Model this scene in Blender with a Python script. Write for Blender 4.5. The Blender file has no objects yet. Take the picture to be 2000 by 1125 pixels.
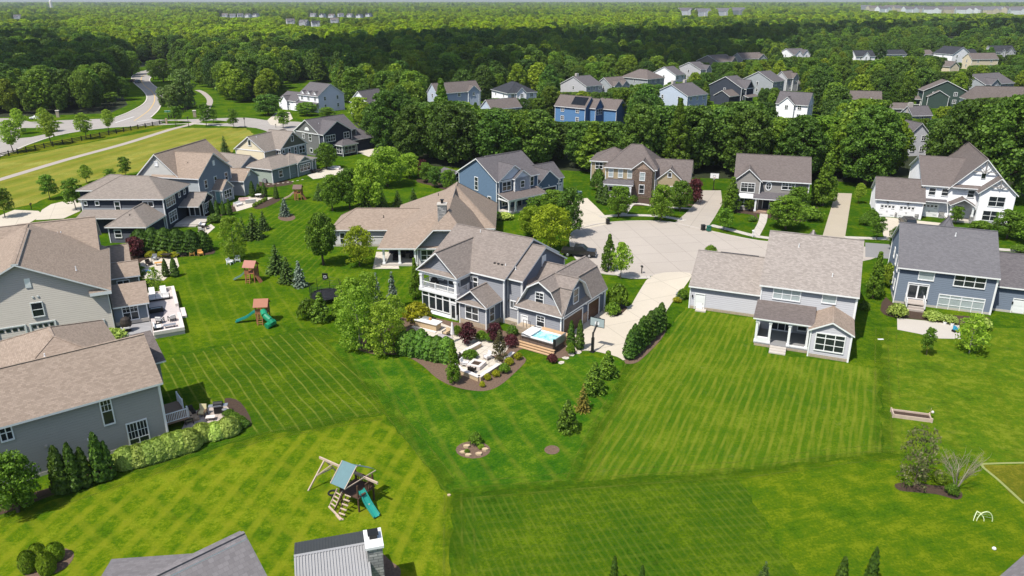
import bpy, bmesh, math, random
import numpy as np
from mathutils import Vector, Matrix
C = bpy.context.scene.collection
SC = bpy.context.scene
R = math.radians
# ------------------------------------------------------------------ camera
FPX, PITCH, CAMH = 1470.0, R(20.9), 40.0          # focal length in photo pixels, tilt below the horizon, drone height (m)
SP, CP = math.sin(PITCH), math.cos(PITCH)
cd = bpy.data.cameras.new('drone_camera'); cam = bpy.data.objects.new('drone_camera', cd); C.objects.link(cam)
cd.sensor_width = 36.0; cd.lens = 36.0*FPX/2000.0; cd.clip_start = 0.5; cd.clip_end = 60000
cam.location = (0, 0, CAMH); cam.rotation_euler = (R(90)-PITCH, 0, 0)
SC.camera = cam
# ------------------------------------------------------------------ sky, sun, exposure
SUN_EL, SUN_AZ = R(60), R(225)                     # azimuth measured clockwise from +Y (the view direction)
w = bpy.data.worlds.new('World'); SC.world = w; w.use_nodes = True
nt = w.node_tree
sky = nt.nodes.new('ShaderNodeTexSky'); sky.sky_type = 'NISHITA'; sky.sun_disc = False
sky.sun_elevation = SUN_EL; sky.sun_rotation = SUN_AZ; sky.air_density = 1.0; sky.dust_density = 1.5; sky.ozone_density = 1.0
bgn = nt.nodes['Background']; nt.links.new(sky.outputs[0], bgn.inputs[0]); bgn.inputs[1].default_value = 0.14
sd = bpy.data.lights.new('sun', 'SUN'); sd.energy = 4.6; sd.angle = R(0.5); sd.color = (1.0, 0.95, 0.87)
so = bpy.data.objects.new('sun', sd); C.objects.link(so); so.location = (-200, -200, 400)
sdir = Vector((math.sin(SUN_AZ)*math.cos(SUN_EL), math.cos(SUN_AZ)*math.cos(SUN_EL), math.sin(SUN_EL)))
so.rotation_euler = sdir.to_track_quat('Z', 'Y').to_euler()
SC.view_settings.view_transform = 'Standard'; SC.view_settings.look = 'None'
SC.view_settings.exposure = 0.22; SC.view_settings.gamma = 1.0
SC.cycles.max_bounces = 5; SC.cycles.diffuse_bounces = 2; SC.cycles.glossy_bounces = 2
SC.cycles.transmission_bounces = 3; SC.cycles.transparent_max_bounces = 12; SC.cycles.volume_bounces = 0
SC.cycles.use_denoising = True
# ------------------------------------------------------------------ pixel <-> place
def ray(u, v):
    a = (u-1000)/FPX; b = (562.5-v)/FPX
    return Vector((a, CP+b*SP, -SP+b*CP))
def U(u, v, z=0.0):
    d = ray(u, v); t = (z-CAMH)/d.z
    return Vector((d.x*t, d.y*t))
def hgt(u, v, vt):
    """height above ground of the point at photo row vt that stands straight over ground pixel (u, v)"""
    g = U(u, v); d = ray(u, vt)
    return CAMH + g.y/d.y*d.z
def wid(u, v, px):
    g = U(u, v); return px*(g.y*CP+CAMH*SP)/FPX
def Zm(ox, oy, s): return lambda x, y: (ox+x/s, oy+y/s)
# ------------------------------------------------------------------ mesh building
class MB:
    def __init__(s): s.v = []; s.f = []; s.m = []; s.uv = []
    def face(s, pts, m=0, uv=None):
        i = len(s.v); s.v += [tuple(p) for p in pts]; s.f.append(list(range(i, i+len(pts)))); s.m.append(m)
        s.uv += uv if uv else [(p[0]+p[1]*.37, p[2]) for p in pts]
    def box(s, x0, x1, y0, y1, z0, z1, m=0):
        a = [(x0,y0,z0),(x1,y0,z0),(x1,y1,z0),(x0,y1,z0),(x0,y0,z1),(x1,y0,z1),(x1,y1,z1),(x0,y1,z1)]
        for q in ((3,2,1,0),(4,5,6,7),(0,1,5,4),(1,2,6,5),(2,3,7,6),(3,0,4,7)): s.face([a[k] for k in q], m)
    def bar(s, p, q, wx, wz, m=0, up=(0,0,1)):
        p, q = Vector(p), Vector(q); d = (q-p).normalized(); u = Vector(up)
        if abs(d.dot(u)) > .98: u = Vector((1,0,0))
        a = d.cross(u).normalized()*wx/2; b = a.cross(d).normalized()*wz/2
        c = [p-a-b, p+a-b, p+a+b, p-a+b]; e = [x+(q-p) for x in c]
        s.face(c[::-1], m); s.face(e, m)
        for k in range(4): s.face([c[k], c[(k+1)%4], e[(k+1)%4], e[k]], m)
    def tube(s, p, q, r0, r1, n=8, m=0, cap=True):
        p, q = Vector(p), Vector(q); d = (q-p).normalized(); u = Vector((0,0,1))
        if abs(d.dot(u)) > .95: u = Vector((1,0,0))
        a = d.cross(u).normalized(); b = a.cross(d).normalized()
        A = [p+(a*math.cos(6.2832*k/n)+b*math.sin(6.2832*k/n))*r0 for k in range(n)]
        B = [q+(a*math.cos(6.2832*k/n)+b*math.sin(6.2832*k/n))*r1 for k in range(n)]
        for k in range(n): s.face([A[k], B[k], B[(k+1)%n], A[(k+1)%n]], m)
        if cap: s.face(A, m); s.face(B[::-1], m)
    def path(s, pts, r, n=6, m=0):
        for a, b in zip(pts, pts[1:]): s.tube(a, b, r, r, n, m)
    def lathe(s, prof, n=12, m=0, c=(0,0), sx=1, sy=1):
        rings = [[(c[0]+r*sx*math.cos(6.2832*k/n), c[1]+r*sy*math.sin(6.2832*k/n), z) for k in range(n)] for r, z in prof]
        for A, B in zip(rings, rings[1:]):
            for k in range(n): s.face([A[k], A[(k+1)%n], B[(k+1)%n], B[k]], m)
        s.face(rings[0][::-1], m); s.face(rings[-1], m)
    def poly(s, pts, z0, z1, m=0, ms=None):
        """upright prism over a ground polygon"""
        a = sum(p[0]*q[1]-q[0]*p[1] for p, q in zip(pts, pts[1:]+pts[:1]))
        if a < 0: pts = pts[::-1]
        ms = m if ms is None else ms
        s.face([(p[0],p[1],z1) for p in pts], m); s.face([(p[0],p[1],z0) for p in pts[::-1]], ms)
        for p, q in zip(pts, pts[1:]+pts[:1]): s.face([(p[0],p[1],z0),(q[0],q[1],z0),(q[0],q[1],z1),(p[0],p[1],z1)], ms)
    def mesh(s, name, mats, smooth=False):
        me = bpy.data.meshes.new(name); me.from_pydata(s.v, [], s.f)
        for m in mats: me.materials.append(m)
        me.polygons.foreach_set('material_index', s.m)
        if smooth: me.polygons.foreach_set('use_smooth', [True]*len(s.f))
        l = me.uv_layers.new(name='uv'); l.data.foreach_set('uv', [c for t in s.uv for c in t])
        me.update(); return me
    def build(s, name, mats, parent=None, loc=(0,0,0), rz=0, smooth=False):
        if not isinstance(mats, (list, tuple)): mats = [mats]
        o = bpy.data.objects.new(name, s.mesh(name, mats, smooth)); C.objects.link(o)
        o.location = loc; o.rotation_euler = (0,0,rz)
        if parent: o.parent = parent
        return o
def tag(o, label=None, cat=None, group=None, kind=None):
    if label: o['label'] = label
    if cat: o['category'] = cat
    if group: o['group'] = group
    if kind: o['kind'] = kind
    return o
def empty(name, loc, rz=0, label=None, cat=None, group=None):
    o = bpy.data.objects.new(name, None); C.objects.link(o); o.empty_display_size = .3
    o.location = loc if len(loc) == 3 else (loc[0], loc[1], 0); o.rotation_euler = (0,0,rz)
    return tag(o, label, cat, group)
def copy_thing(root, loc, rz=None, scale=None, label=None, group=None):
    r = root.copy(); C.objects.link(r); r.location = loc
    if rz is not None: r.rotation_euler = (0,0,rz)
    if scale: r.scale = scale
    if label: r['label'] = label
    if group: r['group'] = group
    for ch in list(root.children):
        c = ch.copy(); C.objects.link(c); c.parent = r
        for g in list(ch.children):
            d = g.copy(); C.objects.link(d); d.parent = c
    return r
# ------------------------------------------------------------------ materials
class NT:
    def __init__(s, name, rough=.8, spec=.3):
        s.mat = bpy.data.materials.new(name); s.mat.use_nodes = True; s.t = s.mat.node_tree
        s.b = s.t.nodes['Principled BSDF']; s.b.inputs['Roughness'].default_value = rough
        s.b.inputs['Specular IOR Level'].default_value = spec
        s.out = s.t.nodes['Material Output']
    def n(s, typ, **kw):
        x = s.t.nodes.new('ShaderNode'+typ)
        for k, v in kw.items():
            if k.startswith('i_'):
                key = k[2:]; key = int(key) if key.isdigit() else key.replace('_', ' ')
                if hasattr(v, 'is_output') or isinstance(v, bpy.types.NodeSocket): s.t.links.new(v, x.inputs[key])
                else: x.inputs[key].default_value = v
            else: setattr(x, k, v)
        return x
    def l(s, a, b): s.t.links.new(a, b)
    def math(s, op, a, b=0.0, clamp=False):
        x = s.n('Math', operation=op, use_clamp=clamp)
        for i, v in enumerate((a, b)):
            if isinstance(v, (int, float)): x.inputs[i].default_value = v
            else: s.l(v, x.inputs[i])
        return x.outputs[0]
    def mix(s, fac, a, b, mode='MIX'):
        x = s.n('MixRGB', blend_type=mode)
        for i, v in ((0, fac), (1, a), (2, b)):
            if isinstance(v, (int, float)): x.inputs[i].default_value = v
            elif isinstance(v, tuple): x.inputs[i].default_value = (*v, 1) if len(v) == 3 else v
            else: s.l(v, x.inputs[i])
        return x.outputs[0]
    def noise(s, co, scale, detail=4, rough=.6):
        x = s.n('TexNoise'); x.inputs['Scale'].default_value = scale; x.inputs['Detail'].default_value = detail
        x.inputs['Roughness'].default_value = rough
        if co is not None: s.l(co, x.inputs['Vector'])
        return x.outputs[0]
    def ramp(s, f, stops):
        x = s.n('ValToRGB'); e = x.color_ramp.elements
        while len(e) < len(stops): e.new(.5)
        for k, (p, c) in enumerate(stops): e[k].position = p; e[k].color = (*c, 1) if len(c) == 3 else c
        s.l(f, x.inputs[0]); return x.outputs[0]
    def co(s, which='Object', scale=None, rot=None):
        tc = s.n('TexCoord').outputs[which]
        if scale is None and rot is None: return tc
        mp = s.n('Mapping'); s.l(tc, mp.inputs[0])
        if scale: mp.inputs['Scale'].default_value = scale
        if rot is not None: mp.inputs['Rotation'].default_value = (0,0,rot)
        return mp.outputs[0]
    def color(s, c): s.l(c, s.b.inputs['Base Color'])
    def bump(s, h, strength, dist=.1):
        x = s.n('Bump'); x.inputs['Strength'].default_value = strength; x.inputs['Distance'].default_value = dist
        s.l(h, x.inputs['Height']); s.l(x.outputs[0], s.b.inputs['Normal'])
def sc(c, k): return tuple(min(1, x*k) for x in c[:3])
def plain(name, c, rough=.6, var=.12, scale=1.5, spec=.3, metal=0.0):
    m = NT(name, rough, spec); f = m.noise(m.co(), scale, 5)
    m.color(m.mix(f, sc(c, 1-var), sc(c, 1+var))); m.b.inputs['Metallic'].default_value = metal
    return m.mat
def siding(name, c, lap=.27):
    m = NT(name, .65, .25); co = m.co(); f = m.noise(co, .6, 5); g = m.noise(m.co(scale=(.5,.5,14)), 1.0, 2)
    m.color(m.mix(f, m.mix(g, sc(c,.86), sc(c,1.04)), m.mix(g, sc(c,.95), sc(c,1.14))))
    z = m.n('SeparateXYZ'); m.l(co, z.inputs[0])
    h = m.math('FRACT', m.math('DIVIDE', z.outputs[2], lap))
    m.bump(m.math('SUBTRACT', 1.0, h), 1.0, .30)
    return m.mat
def panelled(name, c, lap=.4):
    m = NT(name, .6, .25); co = m.co(); f = m.noise(co, .7, 4)
    m.color(m.mix(f, sc(c,.9), sc(c,1.08)))
    return m.mat
def shingles(name, c, c2=None, row=.17):
    c2 = c2 or sc(c, 1.25)
    m = NT(name, .9, .15); uv = m.co('UV')
    br = m.n('TexBrick'); m.l(uv, br.inputs['Vector']); br.offset = .37; br.squash = 1
    br.inputs['Scale'].default_value = 1.0; br.inputs['Brick Width'].default_value = .34; br.inputs['Row Height'].default_value = row
    br.inputs['Mortar Size'].default_value = .012; br.inputs['Mortar Smooth'].default_value = .3; br.inputs['Bias'].default_value = 0
    br.inputs['Color1'].default_value = (*sc(c,.74), 1); br.inputs['Color2'].default_value = (*c2, 1); br.inputs['Mortar'].default_value = (*sc(c,.62), 1)
    big = m.noise(uv, .22, 4); fine = m.noise(uv, 9, 3)
    col = m.mix(big, m.mix(.55, br.outputs[0], sc(c,.88)), m.mix(.45, br.outputs[0], sc(c,1.1)))
    col = m.mix(m.math('MULTIPLY', fine, .5), col, sc(c, 1.3), 'SOFT_LIGHT'); m.color(col)
    m.bump(m.math('ADD', br.outputs[1], m.math('MULTIPLY', fine, -.6)), .35, -.04)
    return m.mat
def stonework(name, c1, c2, w_=.5, h_=.22, mort=(.42,.40,.37)):
    m = NT(name, .85, .2); co = m.co(); x = m.n('SeparateXYZ'); m.l(co, x.inputs[0])
    cc = m.n('CombineXYZ'); m.l(m.math('ADD', x.outputs[0], x.outputs[1]), cc.inputs[0]); m.l(x.outputs[2], cc.inputs[1])
    br = m.n('TexBrick'); m.l(cc.outputs[0], br.inputs['Vector']); br.inputs['Scale'].default_value = 1
    br.inputs['Brick Width'].default_value = w_; br.inputs['Row Height'].default_value = h_; br.inputs['Mortar Size'].default_value = .025
    br.inputs['Color1'].default_value = (*c1,1); br.inputs['Color2'].default_value = (*c2,1); br.inputs['Mortar'].default_value = (*mort,1)
    n = m.noise(co, 3.0, 5); m.color(m.mix(m.math('MULTIPLY', n, .6), br.outputs[0], c1)); m.bump(br.outputs[1], .6, -.05)
    return m.mat
def concrete(name, c, joint=0, rot=0.0):
    m = NT(name, .9, .2); co = m.co(); a = m.noise(co, .12, 6, .65); b = m.noise(co, 2.5, 4)
    col = m.mix(a, sc(c,.86), sc(c,1.1)); col = m.mix(m.math('MULTIPLY', b, .25), col, sc(c,.75))
    if joint:
        sx = m.n('SeparateXYZ'); m.l(m.co(rot=rot), sx.inputs[0])
        for k in (0, 1):
            f = m.math('FRACT', m.math('DIVIDE', sx.outputs[k], joint)); g = m.math('LESS_THAN', f, .09/joint)
            col = m.mix(m.math('MULTIPLY', g, .55), col, sc(c,.45))
        pane = m.n('TexWhiteNoise', noise_dimensions='2D')
        cb = m.n('CombineXYZ'); m.l(m.math('FLOOR', m.math('DIVIDE', sx.outputs[0], joint)), cb.inputs[0]); m.l(m.math('FLOOR', m.math('DIVIDE', sx.outputs[1], joint)), cb.inputs[1])
        m.l(cb.outputs[0], pane.inputs['Vector']); col = m.mix(m.math('MULTIPLY', pane.outputs[0], .16), col, sc(c,.7))
    m.color(col); m.bump(b, .1, .02); return m.mat
def glassmat(name, c, rough=.08):
    m = NT(name, rough, .6); f = m.noise(m.co(), .9, 3); m.color(m.mix(f, sc(c,.5), sc(c,1.6))); return m.mat
def leaves(name, c, c2=None, trans=.3, hue=.010, val=.22):
    """foliage: colour varies from leaf to leaf (island) and from tree to tree (object)"""
    c2 = c2 or (min(1,c[0]*1.7), min(1,c[1]*1.45), c[2]*1.1)
    m = NT(name, .55, .25); g = m.n('NewGeometry'); oi = m.n('ObjectInfo')
    col = m.mix(g.outputs['Random Per Island'], sc(c,.7), c2)
    hs = m.n('HueSaturation'); m.l(col, hs.inputs['Color'])
    m.l(m.math('ADD', m.math('MULTIPLY', oi.outputs['Random'], hue*2), .5-hue), hs.inputs['Hue'])
    r2 = m.math('FRACT', m.math('MULTIPLY', oi.outputs['Random'], 7.31))
    m.l(m.math('ADD', m.math('MULTIPLY', r2, val*2), 1-val), hs.inputs['Value'])
    m.color(hs.outputs[0])
    tr = m.n('BsdfTranslucent'); m.l(m.mix(.35, hs.outputs[0], (.9,1,.2), 'MULTIPLY'), tr.inputs[0])
    ms = m.n('MixShader'); ms.inputs[0].default_value = trans
    m.l(m.b.outputs[0], ms.inputs[1]); m.l(tr.outputs[0], ms.inputs[2]); m.l(ms.outputs[0], m.out.inputs[0])
    return m.mat
def s2l(*c): return tuple((x/255/12.92 if x <= 10 else ((x/255+.055)/1.055)**2.4) for x in c)
WHITE = plain('white_trim', (.78,.78,.78), .5, .05)
GLASS = glassmat('dark_window_glass', (.02,.025,.03)); BLIND = plain('drawn_blind', (.36,.41,.41), .35, .25, 2.0, .5)
BLACK = plain('black_metal', (.015,.015,.016), .45, .2); WOOD = plain('weathered_wood', (.42,.30,.20), .8, .25, 3)
CONC = concrete('pale_concrete', (.50,.46,.41)); MULCH = None
# ------------------------------------------------------------------ house builder
class House:
    """name -> one Empty with parts wall, roof, window (> pane), door, ... ; local x runs along the wall that faces the camera, y into the house"""
    def __init__(s, name, label, A, B, z, wall, roof, cat='house', group=None, dx=0, dy=0, yaw=None):
        a, b = U(*A, z), U(*B, z); d = b-a
        s.yaw = math.atan2(d.y, d.x) if yaw is None else R(yaw)
        s.ex = Vector((math.cos(s.yaw), math.sin(s.yaw))); s.ey = Vector((-s.ex.y, s.ex.x))
        s.o = a + s.ex*dx + s.ey*dy; s.L = d.length
        s.root = empty(name, s.o, s.yaw, label, cat, group); s.wm, s.rm = wall, roof
        s.walls = {}; s.trim = MB(); s.gut = MB(); s.n = 0
    def loc(s, u, v, z): r = U(u, v, z)-s.o; return r.dot(s.ex), r.dot(s.ey)
    def hit(s, u, v, ax, val):
        d = ray(u, v); d2 = Vector((d.x, d.y)); e, f = (s.ey, s.ex) if ax == 'y' else (s.ex, s.ey)
        t = (val+s.o.dot(e))/d2.dot(e); return t*d2.dot(f)-s.o.dot(f), CAMH+t*d.z
    def w(s, m=None): return s.walls.setdefault(m or s.wm, MB())
    def roofpart(s, mb, m=None, name='roof'): return mb.build(name, [m or s.rm, WHITE], s.root)
    def prof(s, pts, axis, a0, a1, rm=None, t=.2, name='roof', gut=True):
        """roof shell: profile pts [(across, z)...] (left to right) extruded along axis from a0 to a1"""
        P = (lambda c, a, z: (a, c, z)) if axis == 'x' else (lambda c, a, z: (c, a, z))
        mb = MB(); sgn = 1 if axis == 'x' else -1
        acc = 0
        def add(ps, m, uv=None):
            mb.face(ps if sgn > 0 else ps[::-1], m, (uv if sgn > 0 else uv[::-1]) if uv else None)
        for (c0, z0), (c1, z1) in zip(pts, pts[1:]):
            L = math.hypot(c1-c0, z1-z0)
            add([P(c0,a0,z0), P(c0,a1,z0), P(c1,a1,z1), P(c1,a0,z1)][::-1], 0, [(a0,acc),(a1,acc),(a1,acc+L),(a0,acc+L)][::-1])
            add([P(c0,a0,z0-t), P(c0,a1,z0-t), P(c1,a1,z1-t), P(c1,a0,z1-t)], 1)
            for a, fl in ((a0, 1), (a1, 0)):
                q = [P(c0,a,z0-t), P(c1,a,z1-t), P(c1,a,z1), P(c0,a,z0)]; add(q[::-1] if fl else q, 1)
            acc += L
        for (c, z), fl in ((pts[0], 0), (pts[-1], 1)):
            q = [P(c,a0,z-t), P(c,a1,z-t), P(c,a1,z), P(c,a0,z)]; add(q[::-1] if fl else q, 1)
        # ridge caps
        for k in range(1, len(pts)-1):
            c, z = pts[k]; mb.bar(P(c,a0+.02,z+.012), P(c,a1-.02,z+.012), .26, .05, 0)
        return s.roofpart(mb, rm, name)
    def gable(s, x0, x1, y0, y1, ze, rise, axis='x', o=.4, og=.3, wm=None, rm=None, z0=0, mid=.5, t=.2, corners=True, wallz=None, roofname='roof', gm=None):
        """block with a gable roof whose ridge runs along axis"""
        c0, c1, a0, a1 = (y0, y1, x0, x1) if axis == 'x' else (x0, x1, y0, y1)
        cm = c0+(c1-c0)*mid; zr = ze+rise; s0 = rise/(cm-c0); s1 = rise/(c1-cm)
        pts = [(c0-o, ze-o*s0+t), (cm, zr+t), (c1+o, ze-o*s1+t)]
        s.prof(pts, axis, a0-og, a1+og, rm, t, roofname)
        P = (lambda c, a, z: (a, c, z)) if axis == 'x' else (lambda c, a, z: (c, a, z))
        mb = s.w(wm); e = .01
        def F(ps, mm=mb): mm.face(ps if axis == 'x' else ps[::-1])
        F([P(c0,a0,z0),P(c0,a1,z0),P(c0,a1,ze-e),P(c0,a0,ze-e)]); F([P(c1,a1,z0),P(c1,a0,z0),P(c1,a0,ze-e),P(c1,a1,ze-e)])
        if gm is None:
            F([P(c1,a0,z0),P(c0,a0,z0),P(c0,a0,ze-e),P(cm,a0,zr-e),P(c1,a0,ze-e)]); F([P(c0,a1,z0),P(c1,a1,z0),P(c1,a1,ze-e),P(cm,a1,zr-e),P(c0,a1,ze-e)])
        else:
            g = s.w(gm); zs = ze-.1
            F([P(c1,a0,z0),P(c0,a0,z0),P(c0,a0,zs),P(c1,a0,zs)]); F([P(c0,a1,z0),P(c1,a1,z0),P(c1,a1,zs),P(c0,a1,zs)])
            F([P(c1,a0,zs),P(c0,a0,zs),P(c0,a0,ze-e),P(cm,a0,zr-e),P(c1,a0,ze-e)], g); F([P(c0,a1,zs),P(c1,a1,zs),P(c1,a1,ze-e),P(cm,a1,zr-e),P(c0,a1,ze-e)], g)
            for a, d in ((a0,-.04),(a1,.04)):
                q0, q1 = P(c0+.1, a+d, zs-.12), P(c1-.1, a+d, zs+.12)
                s.solid('gable_band', WHITE, (min(q0[0],q1[0])-.03, max(q0[0],q1[0])+.03, min(q0[1],q1[1])-.03, max(q0[1],q1[1])+.03, q0[2], q1[2]))
        if corners: s.corners(x0, x1, y0, y1, z0, ze-.05)
    def corners(s, x0, x1, y0, y1, z0, z1):
        for x in (x0, x1):
            for y in (y0, y1): s.solid('corner_board', WHITE, (x-.09 if x == x0 else x-.06, x+.06 if x == x0 else x+.09, y-.09 if y == y0 else y-.06, y+.06 if y == y0 else y+.09, z0, z1))
    def hip(s, x0, x1, y0, y1, ze, rise, axis='x', h0=None, h1=None, o=.45, wm=None, rm=None, z0=0, t=.2, corners=True, walls=True, roofname='roof'):
        """block with a hipped roof; h0/h1 = how far the ridge ends are set in (default 45-degree hips, 0 = gable)"""
        half = ((y1-y0) if axis == 'x' else (x1-x0))/2; sl = rise/half; zb = ze-o*sl+t; zr = ze+rise+t
        h0 = half if h0 is None else h0; h1 = half if h1 is None else h1
        X0, X1, Y0, Y1 = x0-o, x1+o, y0-o, y1+o
        if axis == 'x': ra, rb = Vector((x0+h0, (y0+y1)/2, zr)), Vector((x1-h1, (y0+y1)/2, zr))
        else: ra, rb = Vector(((x0+x1)/2, y0+h0, zr)), Vector(((x0+x1)/2, y1-h1, zr))
        q = [Vector((X0,Y0,zb)), Vector((X1,Y0,zb)), Vector((X1,Y1,zb)), Vector((X0,Y1,zb))]
        mb = MB()
        if axis == 'x': fs = [(q[0],q[1],rb,ra), (q[2],q[3],ra,rb), (q[1],q[2],rb), (q[3],q[0],ra)]
        else: fs = [(q[1],q[2],rb,ra), (q[3],q[0],ra,rb), (q[0],q[1],ra), (q[2],q[3],rb)]
        for f in fs:
            d = (f[1]-f[0]).normalized(); nrm = (f[1]-f[0]).cross(f[2]-f[0]).normalized(); e = nrm.cross(d)
            mb.face(f, 0, [((p-f[0]).dot(d)+f[0].length*.3, (p-f[0]).dot(e)) for p in f])
        for a, b in zip(q, q[1:]+q[:1]): mb.face([a-Vector((0,0,t)), b-Vector((0,0,t)), b, a], 1)
        mb.face([p-Vector((0,0,t)) for p in q[::-1]], 1)
        up = Vector((0,0,.012))
        if (ra-rb).length > .3: mb.bar(ra+up, rb+up, .26, .05, 0)
        for p, r in ((q[0],ra),(q[1],rb if axis == 'x' else ra),(q[2],rb),(q[3],ra if axis == 'x' else rb)):
            mb.bar(p+up, r+up, .24, .04, 0)
        s.roofpart(mb, rm, roofname)
        if walls:
            m = s.w(wm); m.box(x0, x1, y0, y1, z0, ze-.05)
            if corners: s.corners(x0, x1, y0, y1, z0, ze-.05)
    def shed(s, x0, x1, y0, y1, za, zb, rm=None, o=.25, t=.16, name='roof', along='x'):
        """lean-to roof: low edge za at y0, high edge zb at y1 (along='y': low at x0, high at x1)"""
        if along == 'x': s.prof([(y0-o, za+t), (y1, zb+t)], 'x', x0-o, x1+o, rm, t, name)
        else: s.prof([(x0-o, za+t), (x1, zb+t)], 'y', y0-o, y1+o, rm, t, name)
    def block(s, x0, x1, y0, y1, z0, z1, wm=None): s.w(wm).box(x0, x1, y0, y1, z0, z1)
    # -- openings -----------------------------------------------------
    def plane(s, face, val):
        """maps (across, up, out) to local coordinates"""
        if face == 'y-': return lambda a, z, n: (a, val-n, z)
        if face == 'y+': return lambda a, z, n: (a, val+n, z)
        if face == 'x+': return lambda a, z, n: (val+n, a, z)
        return lambda a, z, n: (val-n, a, z)
    def pbox(s, mb, P, a0, a1, z0, z1, n0, n1, m=0):
        p, q = P(a0,z0,n0), P(a1,z1,n1)
        mb.box(min(p[0],q[0]), max(p[0],q[0]), min(p[1],q[1]), max(p[1],q[1]), min(p[2],q[2]), max(p[2],q[2]), m)
    def rect(s, face, val, p0, p1):
        ax = face[0]; a0, z1 = s.hit(*p0, ax, val); a1, z0 = s.hit(*p1, ax, val)
        return min(a0,a1), max(a0,a1), min(z0,z1), max(z0,z1)
    def winr(s, face, val, a0, a1, z0, z1, nx=1, ny=2, glass=None, transom=0, mun=0, cw=.11, shutter=None, label=None):
        P = s.plane(face, val); fr = MB(); pn = MB()
        s.pbox(fr, P, a0, a1, z1-cw, z1+.02, -.05, .09); s.pbox(fr, P, a0, a1, z0-.03, z0+cw, -.05, .1)
        s.pbox(fr, P, a0, a0+cw, z0+cw, z1-cw, -.05, .085); s.pbox(fr, P, a1-cw, a1, z0+cw, z1-cw, -.05, .085)
        s.pbox(pn, P, a0+.03, a1-.03, z0+.03, z1-.03, -.04, .02)
        u = (a1-a0-cw)/nx
        for k in range(1, nx): s.pbox(fr, P, a0+cw/2+u*k-cw*.4, a0+cw/2+u*k+cw*.4, z0+cw, z1-cw, -.05, .075)
        zt = z1
        if transom:
            zt = z1-transom; s.pbox(fr, P, a0+cw, a1-cw, zt-.05, zt+.05, -.05, .07)
        for k in range(1, ny):
            z = z0+(zt-z0)*k/ny; s.pbox(fr, P, a0+cw, a1-cw, z-.035, z+.035, -.05, .065)
        if mun:
            for k in range(nx):
                for j in range(1, mun+1):
                    a = a0+cw/2+u*k+u*j/(mun+1); zm = z0+(zt-z0)*.5 if ny > 1 else z0
                    s.pbox(fr, P, a-.02, a+.02, zm, z1-cw, -.05, .05)
            if ny > 1: s.pbox(fr, P, a0+cw, a1-cw, (z0+zt)/2+(zt-z0)*.22, (z0+zt)/2+(zt-z0)*.22+.04, -.05, .05)
        f = fr.build('window', WHITE, s.root); pn.build('pane', glass or GLASS, f)
        if label: f['label'] = label
        return f
    def win(s, face, val, p0, p1, nx=1, ny=2, **k):
        return s.winr(face, val, *s.rect(face, val, p0, p1), nx, ny, **k)
    def doorr(s, face, val, a0, a1, z0, z1, m=None, glass=False, name='door'):
        P = s.plane(face, val); d = MB(); t = MB()
        s.pbox(t, P, a0-.12, a0, z0, z1+.12, -.05, .08); s.pbox(t, P, a1, a1+.12, z0, z1+.12, -.05, .08); s.pbox(t, P, a0-.12, a1+.12, z1+.121, z1+.24, -.05, .1)
        s.pbox(d, P, a0+.001, a1-.001, z0, z1-.001, -.05, .03)
        if not glass:
            for q in (0, 1): s.pbox(d, P, a0+.12, a1-.12, z0+.2+q*(z1-z0)*.48, z0+.2+q*(z1-z0)*.48+(z1-z0)*.36, .02, .045)
        o = d.build(name, m or WHITE, s.root); t.build('door_frame', WHITE, o)
        h = MB(); s.pbox(h, P, a1-.16, a1-.1, z0+.95, z0+1.08, .03, .09); h.build('handle', BLACK, o)
        if glass:
            g = MB(); n = 2 if a1-a0 > 1.4 else 1; u = (a1-a0)/n
            for k in range(n): s.pbox(g, P, a0+u*k+.1, a0+u*(k+1)-.1, z0+.15, z1-.12, .02, .04)
            g.build('pane', GLASS, o)
        return o
    def door(s, face, val, p0, p1, **k): return s.doorr(face, val, *s.rect(face, val, p0, p1), **k)
    def garager(s, face, val, a0, a1, z0, z1, m=None, glass=True, n=4, carriage=False):
        P = s.plane(face, val); d = MB(); t = MB(); h = (z1-z0)/4
        for k in range(4): s.pbox(d, P, a0, a1, z0+h*k+.015, z0+h*(k+1)-.015, -.05, .02+.004*(k % 2))
        s.pbox(t, P, a0-.18, a0-.002, z0, z1+.16, -.05, .09); s.pbox(t, P, a1+.002, a1+.18, z0, z1+.16, -.05, .09); s.pbox(t, P, a0, a1, z1+.002, z1+.16, -.05, .085)
        o = d.build('garage_door', m or WHITE, s.root); t.build('door_frame', WHITE, o)
        if glass:
            g = MB(); u = (a1-a0)/n
            for k in range(n): s.pbox(g, P, a0+u*k+.12, a0+u*(k+1)-.12, z1-h+.12, z1-.14, .0, .05)
            g.build('pane', GLASS, o)
        if carriage:
            q = MB(); c = (a0+a1)/2
            for a in (c-.12, c+.06): s.pbox(q, P, a, a+.05, z0+.9, z0+1.25, .02, .07)
            for a, b in ((a0+.05, a0+.6), (a1-.6, a1-.05)):
                for z in (z0+.4, z1-h-.2): s.pbox(q, P, a, b, z, z+.06, .02, .05)
            q.build('handle', BLACK, o)
        return o
    def garage(s, face, val, p0, p1, **k): return s.garager(face, val, *s.rect(face, val, p0, p1), **k)
    def lamp(s, face, val, p):
        a, z = s.hit(*p, face[0], val); P = s.plane(face, val); m = MB()
        s.pbox(m, P, a-.07, a+.07, z-.16, z+.16, .0, .2); m.build('wall_lamp', BLACK, s.root)
    def vent(s, x, y, z, h=.5, m=None, r=.06):
        b = MB(); b.tube((x,y,z-.3), (x,y,z+h), r, r, 8); b.tube((x,y,z-.02), (x,y,z+.06), r*2, r*1.3, 8); b.build('vent_pipe', m or WHITE, s.root)
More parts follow.
